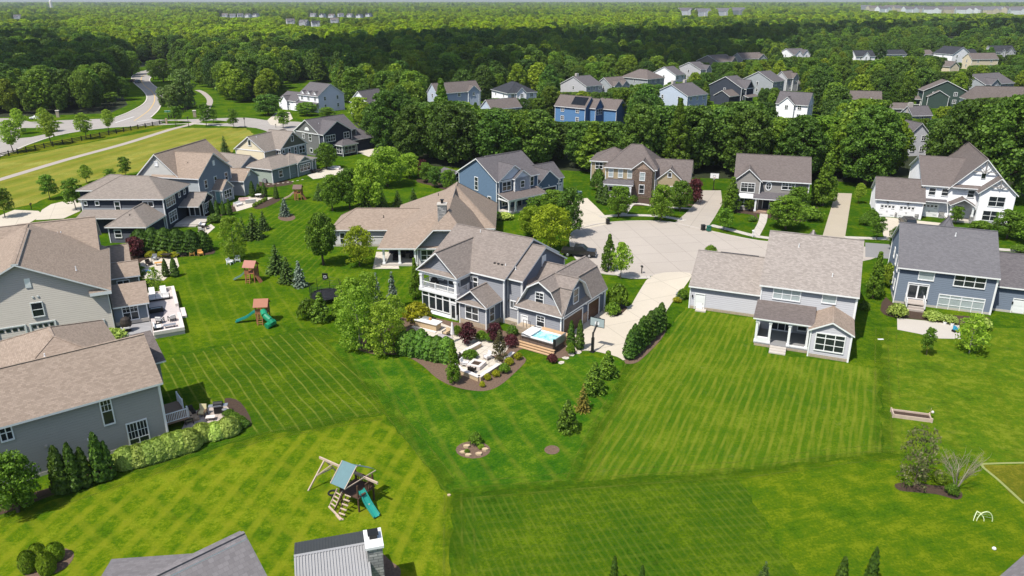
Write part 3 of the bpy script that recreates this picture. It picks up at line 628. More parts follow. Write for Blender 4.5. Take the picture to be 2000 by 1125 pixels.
# ================================================== grey-green house with cream gable
zD = Zm(380, 220, 4.6875)
H = House('grey_green_house', 'grey-green house with a cream gable, an olive gable and low wings, by a stone patio', zD(355,325), zD(640,355), 6.3, S_CREAM, MIDR)
H.gable(.4, 9.4, .4, 13, 6.25, 3.0, 'y', o=.45, og=.35, gm=S_CREAM)
H.gable(4, 10.9, 4.3, 13.6, 6.25, 3.4, 'x', o=.4, og=.4, wm=S_GREEN, gm=S_OLIVE)
H.hip(6.5, 15.6, -4.3, 4.2, 3.25, 1.6, 'y', 4.0, 0, wm=S_GREEN, o=.4); H.hip(9, 15.7, 1.5, 11, 3.3, 1.5, 'x', 0, 4.0, wm=S_GREEN, o=.4); H.gable(-1.5, 7.6, -6, .8, 3.3, 2.1, 'x', o=.35, wm=S_GREY2)
H.gable(13.0, 16.0, 4.0, 9.4, 3.1, 1.3, 'x', o=.3, wm=S_GREEN)
H.winr('y-', .4, 4.6, 5.6, 7.2, 8.7, 1, 1); H.winr('x+', 10.9, 8.4, 9.3, 7.4, 8.9, 1, 1)
for y, w_, h_ in ((4.9,.9,1.0),(7.0,.9,1.8),(9.2,.9,1.8)): H.winr('x+', 10.9, y, y+w_, 5.9-h_, 5.9, 1, 1 if h_ < 1.5 else 2)
H.winr('x+', 10.9, 10.9, 13.2, 4.0, 5.9, 2, 2); H.winr('y-', 4.3, 9.5, 10.4, 4.3, 5.8); 
H.winr('y-', -4.3, 9.0, 9.9, .7, 2.6, 1, 2); H.winr('x+', 15.6, -2.2, -.8, .9, 2.6, 1, 2); H.winr('x+', 15.6, 1.9, 3.6, .9, 2.7, 2, 2); H.winr('x+', 16.0, 4.7, 8.7, .9, 2.7, 3, 2, mun=1); H.winr('y-', 4.0, 13.5, 15.6, .9, 2.6, 2, 2)
H.vent(9.9, -.6, 4.6, .4); H.vent(5.5, 2.4, 9.0, .3); H.done(); H_E = H

# ================================================== dark house with the fan window
H = House('fan_window_house', 'graphite house with grey roof and a white half-round window in its gable', zD(900,160), zD(1195,205), 6.3, S_DARKGREY, DARKR)
H.gable(.4, 10.6, .4, 13.5, 6.25, 3.2, 'y', o=.45, og=.35, rm=DARKR, gm=S_DARKGREY); H.gable(5, 12.2, .6, 10.4, 6.2, 2.9, 'x', o=.4, wm=S_NAVY, rm=DARKR)
a, z = H.hit(*zD(1028,150), 'y', .4); b = MB(); b.poly([(math.cos(k*math.pi/10)*.95, math.sin(k*math.pi/10)*.95) for k in range(11)], -.04, .06)
f = b.build('fan_window', WHITE, H.root); f.rotation_euler = (R(90), 0, 0); f.location = (a, .38, z-.4)
H.winr('y-', .4, 6.2, 7.4, 3.9, 5.9); H.winr('y-', .4, 3.4, 4.5, 4.4, 5.6); H.winr('y-', .4, 6.2, 7.4, .8, 2.0, 1, 1)
H.winr('x+', 12.2, 1.2, 4.6, 4.0, 5.8, 4, 2); H.winr('x+', 12.2, 7.6, 9.6, 4.2, 5.9, 2, 2); H.winr('x+', 12.2, 1.4, 4.4, .6, 2.6, 3, 2)
H.block(12.1, 15.4, 4.2, 9.2, 0, 3.1, S_NAVY); H.hip(12.1, 15.4, 4.2, 9.2, 3.15, 1.0, 'y', 1.6, 1.6, wm=S_NAVY); H.winr('x+', 15.4, 4.7, 8.7, .7, 2.7, 3, 2); H.winr('y-', 4.2, 12.9, 15.0, .7, 2.7, 2, 2)
H.hip(4, 12.2, 10.4, 20, 3.4, 2.2, 'y', wm=S_NAVY); H.vent(9.5, 8.4, 7.5, .5); H.vent(7.6, 3, 8.2, .4); H.done(); H_F = H

# ================================================== denim blue house behind the ranch
z1 = Zm(780, 260, 4.6875)
H = House('denim_house', 'denim blue house with dark grey roof, white front gable and columned porch', z1(905,440), z1(1280,370), 6.3, S_BLUE, DARKR)
H.gable(-.1, 10.9, .4, 13, 6.25, 3.5, 'x', o=.42, og=.35, corners=False); H.corners(-.1, 10.9, .4, 13, 0, 6.1)
H.gable(.35, 8.1, .15, 6, 6.25, 2.6, 'y', o=.4, og=.35, wm=S_DENIM, gm=S_WHITE)
H.block(3.95, 8.0, -.5, .4, 3.5, 6.4, S_WHITE); H.gable(3.95, 8.0, -.5, 3, 6.3, 1.45, 'y', o=.3, og=.3, wm=S_WHITE, z0=3.5)
H.shed(.1, 10.2, -3.2, .1, 2.85, 3.6, BROWNR, .25); H.solid('porch_floor', CONC, (.1, 10.2, -3.2, .1, 0, .35)); H.solid('porch_beam', WHITE, (0, 10.2, -3.3, -3.0, 2.55, 2.82), (0,.28,-2.99,.1,2.55,2.82))
for x in (.25, 1.9, 6.2, 9.9): H.post(x, -3.1, .35, 2.55, .15)
H.winr('y-', .15, 1.0, 3.4, .9, 2.6, 3, 2); H.doorr('y-', .15, 5.2, 6.3, .36, 2.5, S_NAVY)
H.winr('y-', .15, 1.1, 3.5, 3.95, 5.9, 2, 2); H.winr('y-', -.5, 5.4, 6.6, 4.2, 5.7, 1, 2); H.winr('y-', .4, 8.6, 9.9, 3.9, 5.9, 1, 2)
H.winr('x-', -.1, 6.4, 7.6, 3.2, 6.0, 1, 3); H.winr('x-', -.1, 2.1, 3.3, .9, 2.7, 1, 2)
H.gable(12.4, 18.2, 1.6, 9, 3.7, 2.3, 'y', o=.4, og=.3, wm=S_DENIM); H.gable(10.9, 21, 3.2, 10, 3.7, 2.6, 'x', o=.35, wm=S_DENIM); H.gable(8, 18, 9, 19, 5.2, 2.9, 'x', o=.4)
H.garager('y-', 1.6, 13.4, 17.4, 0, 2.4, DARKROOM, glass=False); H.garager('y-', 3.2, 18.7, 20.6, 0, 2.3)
for x in (12.9, 15.3, 17.8): b = MB(); b.box(x-.09, x+.09, 1.42, 1.6, 2.75, 3.0); b.build('wall_lamp', WHITE, H.root)
H.done(); H_J = H

# ================================================== tan house with the brick tower
z2 = Zm(1130, 260, 4.6875)
H = House('brick_tower_house', 'tan house with brown hipped roof, brick entry tower and white columned porch', z2(232,303), z2(495,318), 6.3, S_TAN, BROWNR)
H.hip(.4, 11.1, .4, 12, 6.25, 3.9, 'x', 4.6, 3.8, corners=False); H.corners(.4, 11.1, .4, 12, 0, 6.1); H.hip(-3.9, 5, 6.5, 15, 6.2, 2.2, 'x')
H.block(6.3, 10.6, -.6, .5, 0, 6.2, BRICK); H.gable(6.3, 10.6, -.6, 5, 6.2, 1.75, 'y', o=.4, og=.3, wm=BRICK, corners=False)
H.gable(10.8, 18.3, 1.4, 10.6, 3.8, 3.5, 'x', o=.4, og=.3); H.gable(11.4, 17.0, .9, 7, 3.8, 2.4, 'y', o=.35, og=.3)
H.winr('y-', .9, 13.7, 14.6, 4.5, 5.6, 1, 1)
for x in (1.0, 3.1, 5.1): H.winr('y-', .4, x, x+1.1, 3.9, 5.75, 1, 2, glass=BLIND)
H.winr('y-', -.6, 7.9, 9.1, 3.75, 5.6, 1, 2, glass=BLIND); H.winr('y-', -.6, 7.9, 9.1, .9, 2.9, 1, 2)
H.hip(.2, 6.6, -2.2, .4, 2.95, .7, 'x', .9, 0, rm=DARKR, walls=False, o=.25); H.solid('porch_beam', WHITE, (.1, 6.5, -2.3, -2.0, 2.5, 2.93)); H.solid('porch_floor', CONC, (.1, 6.6, -2.3, .4, 0, .4))
for x in (.35, 4.2, 6.3): H.post(x, -2.15, .4, 2.5, .17)
H.doorr('y-', .4, 4.5, 5.7, .4, 2.5, BROWND); H.winr('y-', .4, 1.2, 3.0, .9, 2.4, 2, 1); H.winr('y-', .9, 12.0, 13.2, .9, 2.6, 1, 2); H.winr('y-', .9, 14.4, 15.7, .9, 2.6, 1, 2, glass=BLIND)
H.winr('y-', 6.5, -3.0, -1.2, 4.3, 5.8, 2, 2); H.done(); H_K = H

# ================================================== taupe house with the oval window
z3 = Zm(1500, 260, 4)
H = House('oval_window_house', 'taupe two-storey house with brown roof, small front gable and white oval window', (1490.5,351.7), z3(315,385), 6.3, S_TAUPE, BROWNR, yaw=-16.5)
H.gable(-5.3, 8.8, .4, 14.4, 6.25, 3.6, 'x', o=.42, og=.35); H.gable(-5.2, -.5, -.5, 6, 6.25, 2.1, 'y', o=.42, og=.3)
b = MB(); b.lathe([(.62,-.04),(.62,.07)], 20, 0, (0,0), 1, 1.5); b.lathe([(.46,.071),(.46,.08)], 20, 1, (0,0), 1, 1.5); b.box(-.03, .03, -.68, .68, .081, .1, 0); b.box(-.45, .45, -.03, .03, .0811, .1, 0)
a, z = H.hit(*z2(1740,485), 'y', .4); f = b.build('oval_window', [WHITE, GLASS], H.root); f.rotation_euler = (R(90), 0, 0); f.location = (a, .4, z)
H.winr('y-', -.5, -4.2, -1.4, 3.7, 5.7, 2, 2, mun=1); H.win('y-', .4, z3(110,385), z3(208,448), 2, 2, mun=1)
H.shed(-1.4, 4.2, -2.2, .35, 2.85, 3.7, DARKR, .2); H.solid('porch_floor', BRICK, (-1.2, 4.0, -2.2, .35, 0, .35)); 
for x in (-1.0, 3.8): H.post(x, -2.0, .35, 2.85, .16)
H.doorr('y-', .4, .5, 1.7, .36, 2.5, S_NAVY); H.solid('brick_panel', BRICK, (-1.9, -.45, -.56, -.49, 0, 3.0)); H.shed(-4.4, -1.3, -1.4, -.52, 2.7, 3.3, WHITE, .1); H.winr('y-', -.5, -4.1, -1.5, .8, 2.5, 3, 2)
H.shed(4.4, 8.2, -1.4, .35, 2.9, 3.6, DARKR, .2); H.winr('y-', .4, 5.0, 7.4, .9, 2.7, 3, 2); H.done(); H_L = H

# ================================================== white farmhouse
H = House('white_farmhouse', 'white farmhouse with brown roof, bracketed gables and three white carriage garage doors', z3(1210,405), z3(1640,422), 6.3, S_WHITE, BROWNR, yaw=-20)
H.gable(.2, 12, .4, 20, 6.25, 3.85, 'x', o=.42, og=.4); H.gable(4.9, 15.2, .3, 20, 6.25, 5.6, 'y', o=.5, og=.5, corners=False)
H.gable(9.6, 15.3, -2.3, 6, 6.25, 2.6, 'y', o=.45, og=.45); H.shed(5.2, 9.8, -.35, .28, 6.2, 6.7, None, .1)
H.gable(-8.0, .3, -2.6, 7, 3.55, 3.2, 'x', o=.4, og=.35)
def bracket(cx, y, zt, w_, sl):
    b = MB(); g = 1.6; b.box(cx-w_, cx+w_, y-.06, y+.06, zt-w_*sl-.08, zt-w_*sl+.08); b.box(cx-.07, cx+.07, y-.07, y+.07, zt-w_*sl-.3, zt)
    for s in (-1, 1): b.bar((cx, y, zt-w_*sl), (cx+s*w_*.5, y, zt-w_*sl*.5), .1, .12)
    b.build('gable_bracket', S_TAUPE, H.root)
bracket(10.05, -.1, 11.6, 1.9, 1.05); bracket(12.45, -2.65, 8.65, 1.4, .9)
H.winr('y-', .3, 9.6, 10.4, 8.2, 9.3, 1, 1, cw=.05)
for p in ((1260,423),(1360,430),(1460,436),(1562,443)): H.win('y-', .4 if p[0] < 1500 else .3, z3(*p), z3(p[0]+47, p[1]+64), 1, 2)
H.winr('y-', -2.3, 11.1, 13.9, 3.6, 5.6, 2, 2); H.winr('y-', -2.3, 10.6, 13.4, .8, 2.8, 2, 2)
H.garager('y-', -2.6, -7.1, -4.5, 0, 2.4, carriage=True); H.garager('y-', -2.6, -3.7, -1.0, 0, 2.4, carriage=True); H.garager('y-', .4, .7, 3.4, 0, 2.5, carriage=True)
H.solid('stone_pier', GSTONE, (-4.3, -3.95, -2.75, -2.61, 0, 1.1), (-.75, -.1, -2.75, -2.61, 0, 1.1), (3.8, 4.7, -.2, .38, 0, 1.2), (9.55, 15.35, -2.4, -2.31, 0, .5))
H.gable(5.0, 9.4, -2.4, .3, 3.1, 1.0, 'x', o=.3, og=.3, corners=False, wm=S_NAVY) if False else None
H.prof([(4.9, 3.3), (7.15, 4.6), (9.4, 3.3)], 'y', -2.6, .4, None, .16); H.shed(.3, 4.6, -.7, .4, 3.2, 3.5, DARKR, .1)
H.solid('porch_floor', CONC, (5.0, 9.4, -2.3, .3, 0, .35)); H.doorr('y-', .3, 6.5, 7.7, .36, 2.6, BROWND)
for x in (5.3, 9.0): H.solid('porch_pier', GSTONE, (x-.3, x+.3, -2.4, -1.8, .0, 1.3)); H.post(x, -2.1, 1.3, 3.1, .16)
for x in (-5.95, -2.35): b = MB(); b.lathe([(.05,3.1),(.2,2.95),(.02,3.3)], 8, 0, (x,-2.8)); b.build('barn_lamp', BLACK, H.root)
H.done(); H_M = H

# ================================================== roofs cut by the lower edge of the picture
H = House('grey_roof_house', 'house with weathered grey shingle gable, cut by the bottom edge of the picture', (478,1040), (537,1118), 7.4, S_SHADEGREY, PALER, yaw=44)
H.o = U(478,1040,8.0); H.root.location = (H.o.x, H.o.y, 0)
H.gable(-16, -.35, -4.6, 3.6, 4.8, 3.1, 'x', o=.4, og=.3, mid=.55); H.prof([(-.5, 7.9), (0, 8.03), (.5, 7.9)], 'x', -12, -.1, None, .12, 'ridge_cap')
def pl(u, v, z, dx=0, dy=0): p = U(u, v, z)+Vector((dx, dy)); q = p-H.o; return (q.dot(H.ex), q.dot(H.ey), z)
polyroof(H, [pl(185,1146,5.6), pl(372,1132,5.6), pl(185,1146,4.2,0,-3.4), pl(372,1132,4.2,0,-3.4), pl(185,1146,4.4,-.2,2.6), pl(372,1132,4.4,0,2.6)], [[0,1,3,2],[1,0,4,5]])
polyroof(H, [pl(312,1116,5.7), pl(352,1118,5.7,.6,-2), pl(312,1116,4.7,-1.5,-.5), pl(352,1118,4.4,-1.4,-2.8), pl(312,1116,4.7,1.6,.5), pl(352,1118,4.7,2.2,-1.6)], [[0,1,3,2],[1,0,4,5]])
q0, q1 = pl(185,1146,4,.4,0), pl(372,1132,4,0,0); b = H.w(); b.face([q0, q1, (q1[0],q1[1],0), (q0[0],q0[1],0)]); H.done(); H_P = H
H = House('roof_corner_house', 'grey shingle roof corner poking into the bottom right of the picture', (1985,1095), (2000,1090), 4.5, S_SHADEGREY, PALER, yaw=35)
H.o = U(1988,1093,4.6); H.root.location = (H.o.x, H.o.y, 0); H.hip(-4.2, 12, -9, -.3, 4.2, 2.3, 'x'); H.done()

# ---- metal-roofed pavilion with chimney
g0, g1 = U(577,1086,3.9), U(717,1061,3.9); yw = math.atan2((g1-g0).y, (g1-g0).x)
P_ = empty('pavilion', (g0.x, g0.y, 0), yw, 'garden pavilion with ribbed grey metal roof and stone chimney with a white cap', 'pavilion'); L = (g1-g0).length
b = MB(); rise = 1.1
b.face([(-.1,-4.2,2.7),(L,-4.2,2.7),(L,0,3.9),(-.1,0,3.9)]); b.face([(L,2.2,3.3),(-.1,2.2,3.3),(-.1,0,3.9),(L,0,3.9)], 1); b.face([(-.1,-4.2,2.6),(-.1,2.2,3.2),(L,2.2,3.2),(L,-4.2,2.6)], 1)
b.face([(-.1,-4.2,2.6),(L,-4.2,2.6),(L,-4.2,2.7),(-.1,-4.2,2.7)], 1); b.face([(-.1,2.2,3.2),(L,2.2,3.2),(L,2.2,3.3),(-.1,2.2,3.3)], 1)
for x in (-.1, L): b.face([(x,-4.2,2.6),(x,2.2,3.2),(x,2.2,3.3),(x,0,3.9),(x,-4.2,2.7)], 1)
n = int(L/.2)
for k in range(n+1):
    x = k*L/n; b.bar((x,-4.2,2.735), (x,-.02,3.935), .055, .07, 0); b.bar((x,2.2,3.32), (x,.02,3.92), .03, .03, 1)
b.bar((-.1,0,3.92), (L,0,3.92), .22, .05, 0)
b.build('roof', [plain('ribbed_metal_roof', (.32,.32,.325), .4, .08), plain('dark_metal_roof', (.055,.058,.06), .5, .1)], P_)
b = MB(); b.box(L-.1, L+.95, -1.5, .3, 0, 4.55); b.build('chimney', GSTONE, P_); b = MB(); b.box(L-.2, L+1.05, -1.6, .4, 4.551, 4.75); c_ = b.build('chimney_cap', WHITE, P_)
b = MB(); b.box(L+.15, L+.7, -.75, -.2, 4.751, 5.1); b.box(L+.05, L+.8, -.85, -.1, 5.11, 5.16); b.build('flue', BLACK, c_)
for x in (.2, L-.3):
    for y in (-4.0, 1.9): b = MB(); b.box(x-.12, x+.12, y-.12, y+.12, 0, 2.68 if y < 0 else 3.22); b.build('post', WOOD, P_)
# ------------------------------------------------------------------ ground, lawns, roads
def ang(p, q): a = U(*q)-U(*p); return math.atan2(a.y, a.x)
def lawn(name, dark, mid, light, stripes=(), streak=None, mott=.16, dry=.0, clump=1.2):
    """mown grass; stripes = (pixel a, pixel b, period m, line fraction, strength, colour)"""
    m = NT(name, 1.0, .0); co = m.co()
    n1 = m.noise(co, mott, 5, .62); n2 = m.noise(co, clump, 4, .6); n3 = m.noise(co, 4.5, 4, .75)
    if streak:
        a = ang(*streak); st = m.noise(m.co(scale=(.22, 2.6, 1), rot=-a) if False else None, 1, 1) if False else None
        mp = m.n('Mapping', vector_type='POINT'); m.l(m.n('TexCoord').outputs['Object'], mp.inputs[0]); mp.inputs['Rotation'].default_value = (0,0,-a); mp.inputs['Scale'].default_value = (1,1,1)
        mp2 = m.n('Mapping'); m.l(mp.outputs[0], mp2.inputs[0]); mp2.inputs['Scale'].default_value = (.25, 2.2, 1)
        st = m.noise(mp2.outputs[0], 1.0, 4, .65); n2 = m.math('ADD', m.math('MULTIPLY', n2, .45), m.math('MULTIPLY', st, .55))
    f = m.math('ADD', m.math('MULTIPLY', n1, .62), m.math('ADD', m.math('MULTIPLY', n2, .45), m.math('MULTIPLY', n3, .58)))
    col = m.ramp(f, [(.66, sc(dark,1.0)), (.74, sc(dark,1.45)), (.83, sc(mid,.98)), (.96, sc(light,1.05))])
    if dry: col = m.mix(m.math('MULTIPLY', m.ramp(m.noise(co, .35, 6, .75), [(.60,(0,0,0)), (.72,(1,1,1))]), dry), col, (.20, .18, .07))
    for p, q, per, fr, k, c in stripes:
        a = ang(p, q); mp = m.n('Mapping', vector_type='POINT'); m.l(m.n('TexCoord').outputs['Object'], mp.inputs[0]); mp.inputs['Rotation'].default_value = (0,0,-a)
        sx = m.n('SeparateXYZ'); m.l(mp.outputs[0], sx.inputs[0])
        wob = m.math('MULTIPLY', m.noise(co, .06, 2), 1.3*min(1, per)); y = m.math('ADD', sx.outputs[1], wob)
        fr_ = m.math('FRACT', m.math('DIVIDE', y, per))
        d = m.math('ABSOLUTE', m.math('SUBTRACT', fr_, .5))
        g = m.ramp(d, [(max(0, fr/2-.06), (1,1,1)), (fr/2+.06, (0,0,0))])
        br = m.ramp(m.noise(co, .5, 4, .7), [(.32,(.1,.1,.1)), (.62,(1,1,1))])
        col = m.mix(m.math('MULTIPLY', m.math('MULTIPLY', g, br), k), col, c)
    m.color(col); m.bump(m.math('ADD', n3, n2), .5, .12); return m.mat
ZN = [0]
def sheet(name, px, z, mat, label=None, kind='structure'):
    ZN[0] += 1; z += .0004*ZN[0] if name == 'mown_lawn' else .0003*(ZN[0] % 40)
    b = MB(); pts = [U(*p) if len(p) == 2 else Vector(p[:2]) for p in px]
    if name == 'mown_lawn':        # ragged edges where two mowings meet
        q = []; jr = random.Random(len(px)*7)
        for p, r in zip(pts, pts[1:]+pts[:1]):
            n = max(1, min(60, int((r-p).length/1.3))); q += [p.lerp(r, k/n)+(Vector((jr.uniform(-.28,.28), jr.uniform(-.28,.28))) if k else Vector((0,0))) for k in range(n)]
        pts = q
    b.face([(p.x, p.y, 0) for p in pts]); o = b.build(name, mat, loc=(0,0,z)); o['kind'] = kind
    if o.data.polygons[0].normal.z < 0: o.data.flip_normals()
    return o
def track(px, w_=.28, k=1.0):
    ribbon('mower_track', px, w_, .0, TRACK)
def smooth(px, n=4):
    out = []; L = len(px)
    for i in range(L):
        p0, p1, p2, p3 = (px[(i+k-1) % L] for k in range(4))
        for s in range(n):
            t = s/n; out.append(tuple(.5*(2*p1[k]+(p2[k]-p0[k])*t+(2*p0[k]-5*p1[k]+4*p2[k]-p3[k])*t*t+(3*p1[k]-p0[k]-3*p2[k]+p3[k])*t**3) for k in (0,1)))
    return out
def smooth_open(px, n=5):
    q = [px[0]]+list(px)+[px[-1]]; out = []
    for i in range(1, len(q)-2):
        p0, p1, p2, p3 = q[i-1:i+3]
        for s in range(n):
            t = s/n; out.append(tuple(.5*(2*p1[k]+(p2[k]-p0[k])*t+(2*p0[k]-5*p1[k]+4*p2[k]-p3[k])*t*t+(3*p1[k]-p0[k]-3*p2[k]+p3[k])*t**3) for k in (0,1)))
    return out+[px[-1]]
def ribbon(name, px, width, z, mat, h=0.0, off=0.0, kind='structure'):
    z += .016 if z > .015 else 0; pts = [U(*p) for p in smooth_open(px)]; b = MB(); Ls = []; Rs = []
    for i, p in enumerate(pts):
        d = (pts[min(i+1,len(pts)-1)]-pts[max(i-1,0)]).normalized(); n = Vector((-d.y, d.x))
        Ls.append(p+n*(off+width/2)); Rs.append(p+n*(off-width/2))
    for i in range(len(pts)-1):
        a, c, d, e = Ls[i], Rs[i], Rs[i+1], Ls[i+1]
        b.face([(c.x,c.y,h),(d.x,d.y,h),(e.x,e.y,h),(a.x,a.y,h)])
        if h:
            b.face([(a.x,a.y,h),(e.x,e.y,h),(e.x,e.y,-.05),(a.x,a.y,-.05)]); b.face([(c.x,c.y,-.05),(d.x,d.y,-.05),(d.x,d.y,h),(c.x,c.y,h)])
    o = b.build(name, mat, loc=(0,0,z)); o['kind'] = kind; return o

GD_, GM_, GL_ = (.022,.068,.005), (.060,.128,.007), (.120,.180,.012)
YEL = (.19,.23,.035)
base = lawn('meadow_grass', (0.023,0.060,0.0033), (0.053,0.108,0.0044), (0.108,0.155,0.0066))
b = MB(); b.face([(-14000,-600,0),(14000,-600,0),(14000,14000,0),(-14000,14000,0)])
b.build('ground', base)['kind'] = 'structure'
wf = plain('leaf_litter', (.022,.030,.010), .95, .4, .4)
sheet('woodland_floor', [(-2500,30),(-600,250),(0,229),(105,225),(215,221),(250,205),(225,165),(245,138),(300,126),(360,140),(440,178),(500,190),(520,130),(700,140),(1000,130),(1300,95),(1700,80),(2600,70),(4500,30)], .004, wf)
sheet('woodland_edge', [(690,240),(760,300),(850,325),(1110,333),(1330,347),(1600,353),(1800,363),(2000,384),(2500,420),(2500,260),(2000,245),(1800,240),(1500,250),(1300,235),(1050,240),(850,230)], .004, wf)
Z = .008
sheet('mown_lawn', [(300,708),(420,680),(600,644),(640,670),(700,735),(758,803),(640,830),(500,852),(440,800),(330,800),(312,740)], Z, lawn('striped_lawn', (0.024,0.061,0.0033), (0.046,0.093,0.0039), (0.087,0.136,0.0055), [((325,690),(420,850),1.15,.13,.85,(0.174,0.196,0.0330)), ((360,800),(720,730),1.5,.16,.22,(0.134,0.158,0.0220))]))
sheet('mown_lawn', [(-500,1300),(-300,1080),(0,1015),(235,935),(500,852),(640,832),(752,810),(800,870),(880,968),(884,1130),(886,1300)], Z, lawn('sunny_lawn', (0.037,0.081,0.0030), (0.086,0.139,0.0040), (0.154,0.197,0.0100), [((300,1100),(480,900),2.1,.34,.8,(0.174,0.201,0.0110)), ((200,960),(380,1120),2.6,.28,.55,(0.164,0.187,0.0110))], mott=.22))
sheet('mown_lawn', [(884,975),(1150,948),(1436,926),(1560,1125),(1650,1300),(888,1300)], Z, lawn('dark_striped_lawn', (0.024,0.061,0.0033), (0.046,0.093,0.0039), (0.082,0.131,0.0055), [((940,980),(1010,1125),.62,.3,.4,(0.123,0.158,0.0165)), ((900,1060),(1500,1000),1.1,.3,.28,(0.102,0.140,0.0165))]))
sheet('mown_lawn', [(1230,712),(1300,660),(1340,600),(1480,625),(1500,690),(1660,712),(1718,720),(1722,885),(1436,922),(1120,942),(1160,850),(1200,780)], Z, lawn('dry_striped_lawn', (0.034,0.081,0.0040), (0.068,0.124,0.0050), (0.121,0.171,0.0120), [((1500,740),(1440,900),.85,.3,.7,(0.164,0.187,0.0193)), ((1230,700),(1110,930),1.3,.24,.45,(0.154,0.178,0.0165))], dry=.35, streak=((1500,740),(1440,900))))
sheet('mown_lawn', [(1722,640),(2100,640),(2300,900),(1900,905),(1724,884)], Z, lawn('olive_lawn', (0.045,0.091,0.0050), (0.084,0.135,0.0060), (0.139,0.179,0.0140), [((1760,780),(2000,820),4.5,.12,.4,(0.051,0.085,0.0055)), ((1850,650),(1900,880),5.5,.12,.35,(0.051,0.085,0.0055))], dry=.25, mott=.3))
sheet('mown_lawn', [(1440,926),(1722,888),(1908,908),(2300,905),(2400,1300),(1655,1300),(1562,1125)], Z, lawn('mottled_lawn', (0.034,0.077,0.0033), (0.076,0.126,0.0044), (0.131,0.166,0.0077), streak=((1600,1000),(1750,960)), mott=.45))
sheet('mown_lawn', [(1914,907),(2100,905),(2100,1090),(2000,985)], Z+.004, lawn('corner_lawn', (0.061,0.080,0.0066), (0.102,0.112,0.0099), (0.164,0.158,0.0165), dry=.4))
ribbon('dry_edge', [(2000,984),(1950,938),(1918,910),(1935,906),(2010,904)], .26, Z+.008, plain('dry_grass', (.24,.27,.09), .9, .3, 3))
sheet('mown_lawn', [(880,962),(800,868),(755,806),(700,733),(640,668),(700,690),(780,700),(900,770),(1020,720),(1100,690),(1215,705),(1200,780),(1160,850),(1116,940),(1000,955)], Z, lawn('lush_lawn', (0.020,0.068,0.0040), (0.047,0.112,0.0050), (0.102,0.166,0.0100), [((760,700),(880,930),2.6,.2,.45,(0.144,0.168,0.0165))], streak=((1000,850),(1100,800)), mott=.3))
sheet('mown_lawn', [(345,520),(480,480),(560,520),(610,580),(660,640),(596,640),(420,676),(300,700),(296,668),(362,655),(340,560)], Z, lawn('left_yard_lawn', (0.031,0.073,0.0028), (0.064,0.118,0.0039), (0.113,0.158,0.0066), [((420,520),(480,640),2.2,.16,.4,(0.164,0.187,0.0220))]))
sheet('mown_lawn', [(-400,330),(0,312),(180,278),(330,250),(480,250),(495,262),(450,300),(300,330),(180,352),(60,400),(-400,480)], Z, lawn('hay_field', (.110,.135,.016), (.175,.190,.028), (.27,.265,.06), [((0,390),(300,300),5.5,.34,.75,(0.260,0.225,0.0385)), ((0,390),(300,300),13,.25,.35,(0.090,0.099,0.0055))], streak=((0,390),(300,300)), mott=.1))
sheet('mown_lawn', [(-300,300),(0,292),(320,238),(330,243),(180,276),(0,311),(-300,330)], Z, lawn('verge_lawn', (0.061,0.093,0.0044), (0.113,0.136,0.0066), (0.174,0.173,0.0138), streak=((0,310),(300,250))))
sheet('mown_lawn', [(440,440),(560,400),(640,400),(640,520),(700,540),(820,540),(830,580),(660,590),(600,540),(540,460)], Z, lawn('mid_lawn', (0.023,0.063,0.0028), (0.051,0.110,0.0039), (0.101,0.155,0.0066), [((470,490),(600,400),1.4,.24,.6,(0.134,0.168,0.0165))]))
FL = lawn('front_lawn', (0.018,0.056,0.0033), (0.041,0.087,0.0044), (0.076,0.118,0.0055), mott=.3)
sheet('mown_lawn', [(1120,334),(1330,347),(1600,353),(1800,363),(2000,384),(2200,405),(2200,503),(1960,489),(1740,470),(1500,468),(1420,455),(1345,438),(1305,431),(1250,429),(1185,432),(1150,440),(1105,420),(1090,395),(1110,360)], Z, FL)

def trackmat(name, c, k, sc_):
    m = NT(name, 1.0, 0); m.color(c + (1,)) if False else None; m.b.inputs['Base Color'].default_value = (*c, 1)
    x = m.n('SeparateXYZ'); m.l(m.co('UV'), x.inputs[0]); e = m.math('SUBTRACT', 1.0, m.math('ABSOLUTE', m.math('SUBTRACT', m.math('MULTIPLY', x.outputs[1], 2.0), 1.0)))
    nz = m.ramp(m.noise(m.co(), sc_, 5, .7), [(.38,(0,0,0)), (.62,(1,1,1))]); al = m.math('MULTIPLY', m.math('MULTIPLY', e, nz), k, True)
    t = m.n('BsdfTransparent'); ms = m.n('MixShader'); m.l(al, ms.inputs[0]); m.l(t.outputs[0], ms.inputs[1]); m.l(m.b.outputs[0], ms.inputs[2]); m.l(ms.outputs[0], m.out.inputs[0]); return m.mat
TR_L, TR_D = trackmat('mower_track_pale', (.14,.19,.02), .55, .5), trackmat('mower_track_dark', (.050,.105,.005), .65, .4)
TRN = [0]
def track(b, px, w_, off=0.0):
    r_ = [U(*p) for p in smooth_open(px, 4)]; n = len(r_); TRN[0] += 1; z = .024+.0006*TRN[0]; nn = []
    for i in range(n): d_ = (r_[min(i+1,n-1)]-r_[max(i-1,0)]).normalized(); nn.append(Vector((-d_.y, d_.x)))
    for i in range(n-1):
        q = [r_[i]+nn[i]*(off-w_/2), r_[i+1]+nn[i+1]*(off-w_/2), r_[i+1]+nn[i+1]*(off+w_/2), r_[i]+nn[i]*(off+w_/2)]
        b.face([(p.x,p.y,z) for p in q], 0, [(0,0),(1,0),(1,1),(0,1)])
bl, bd = MB(), MB()
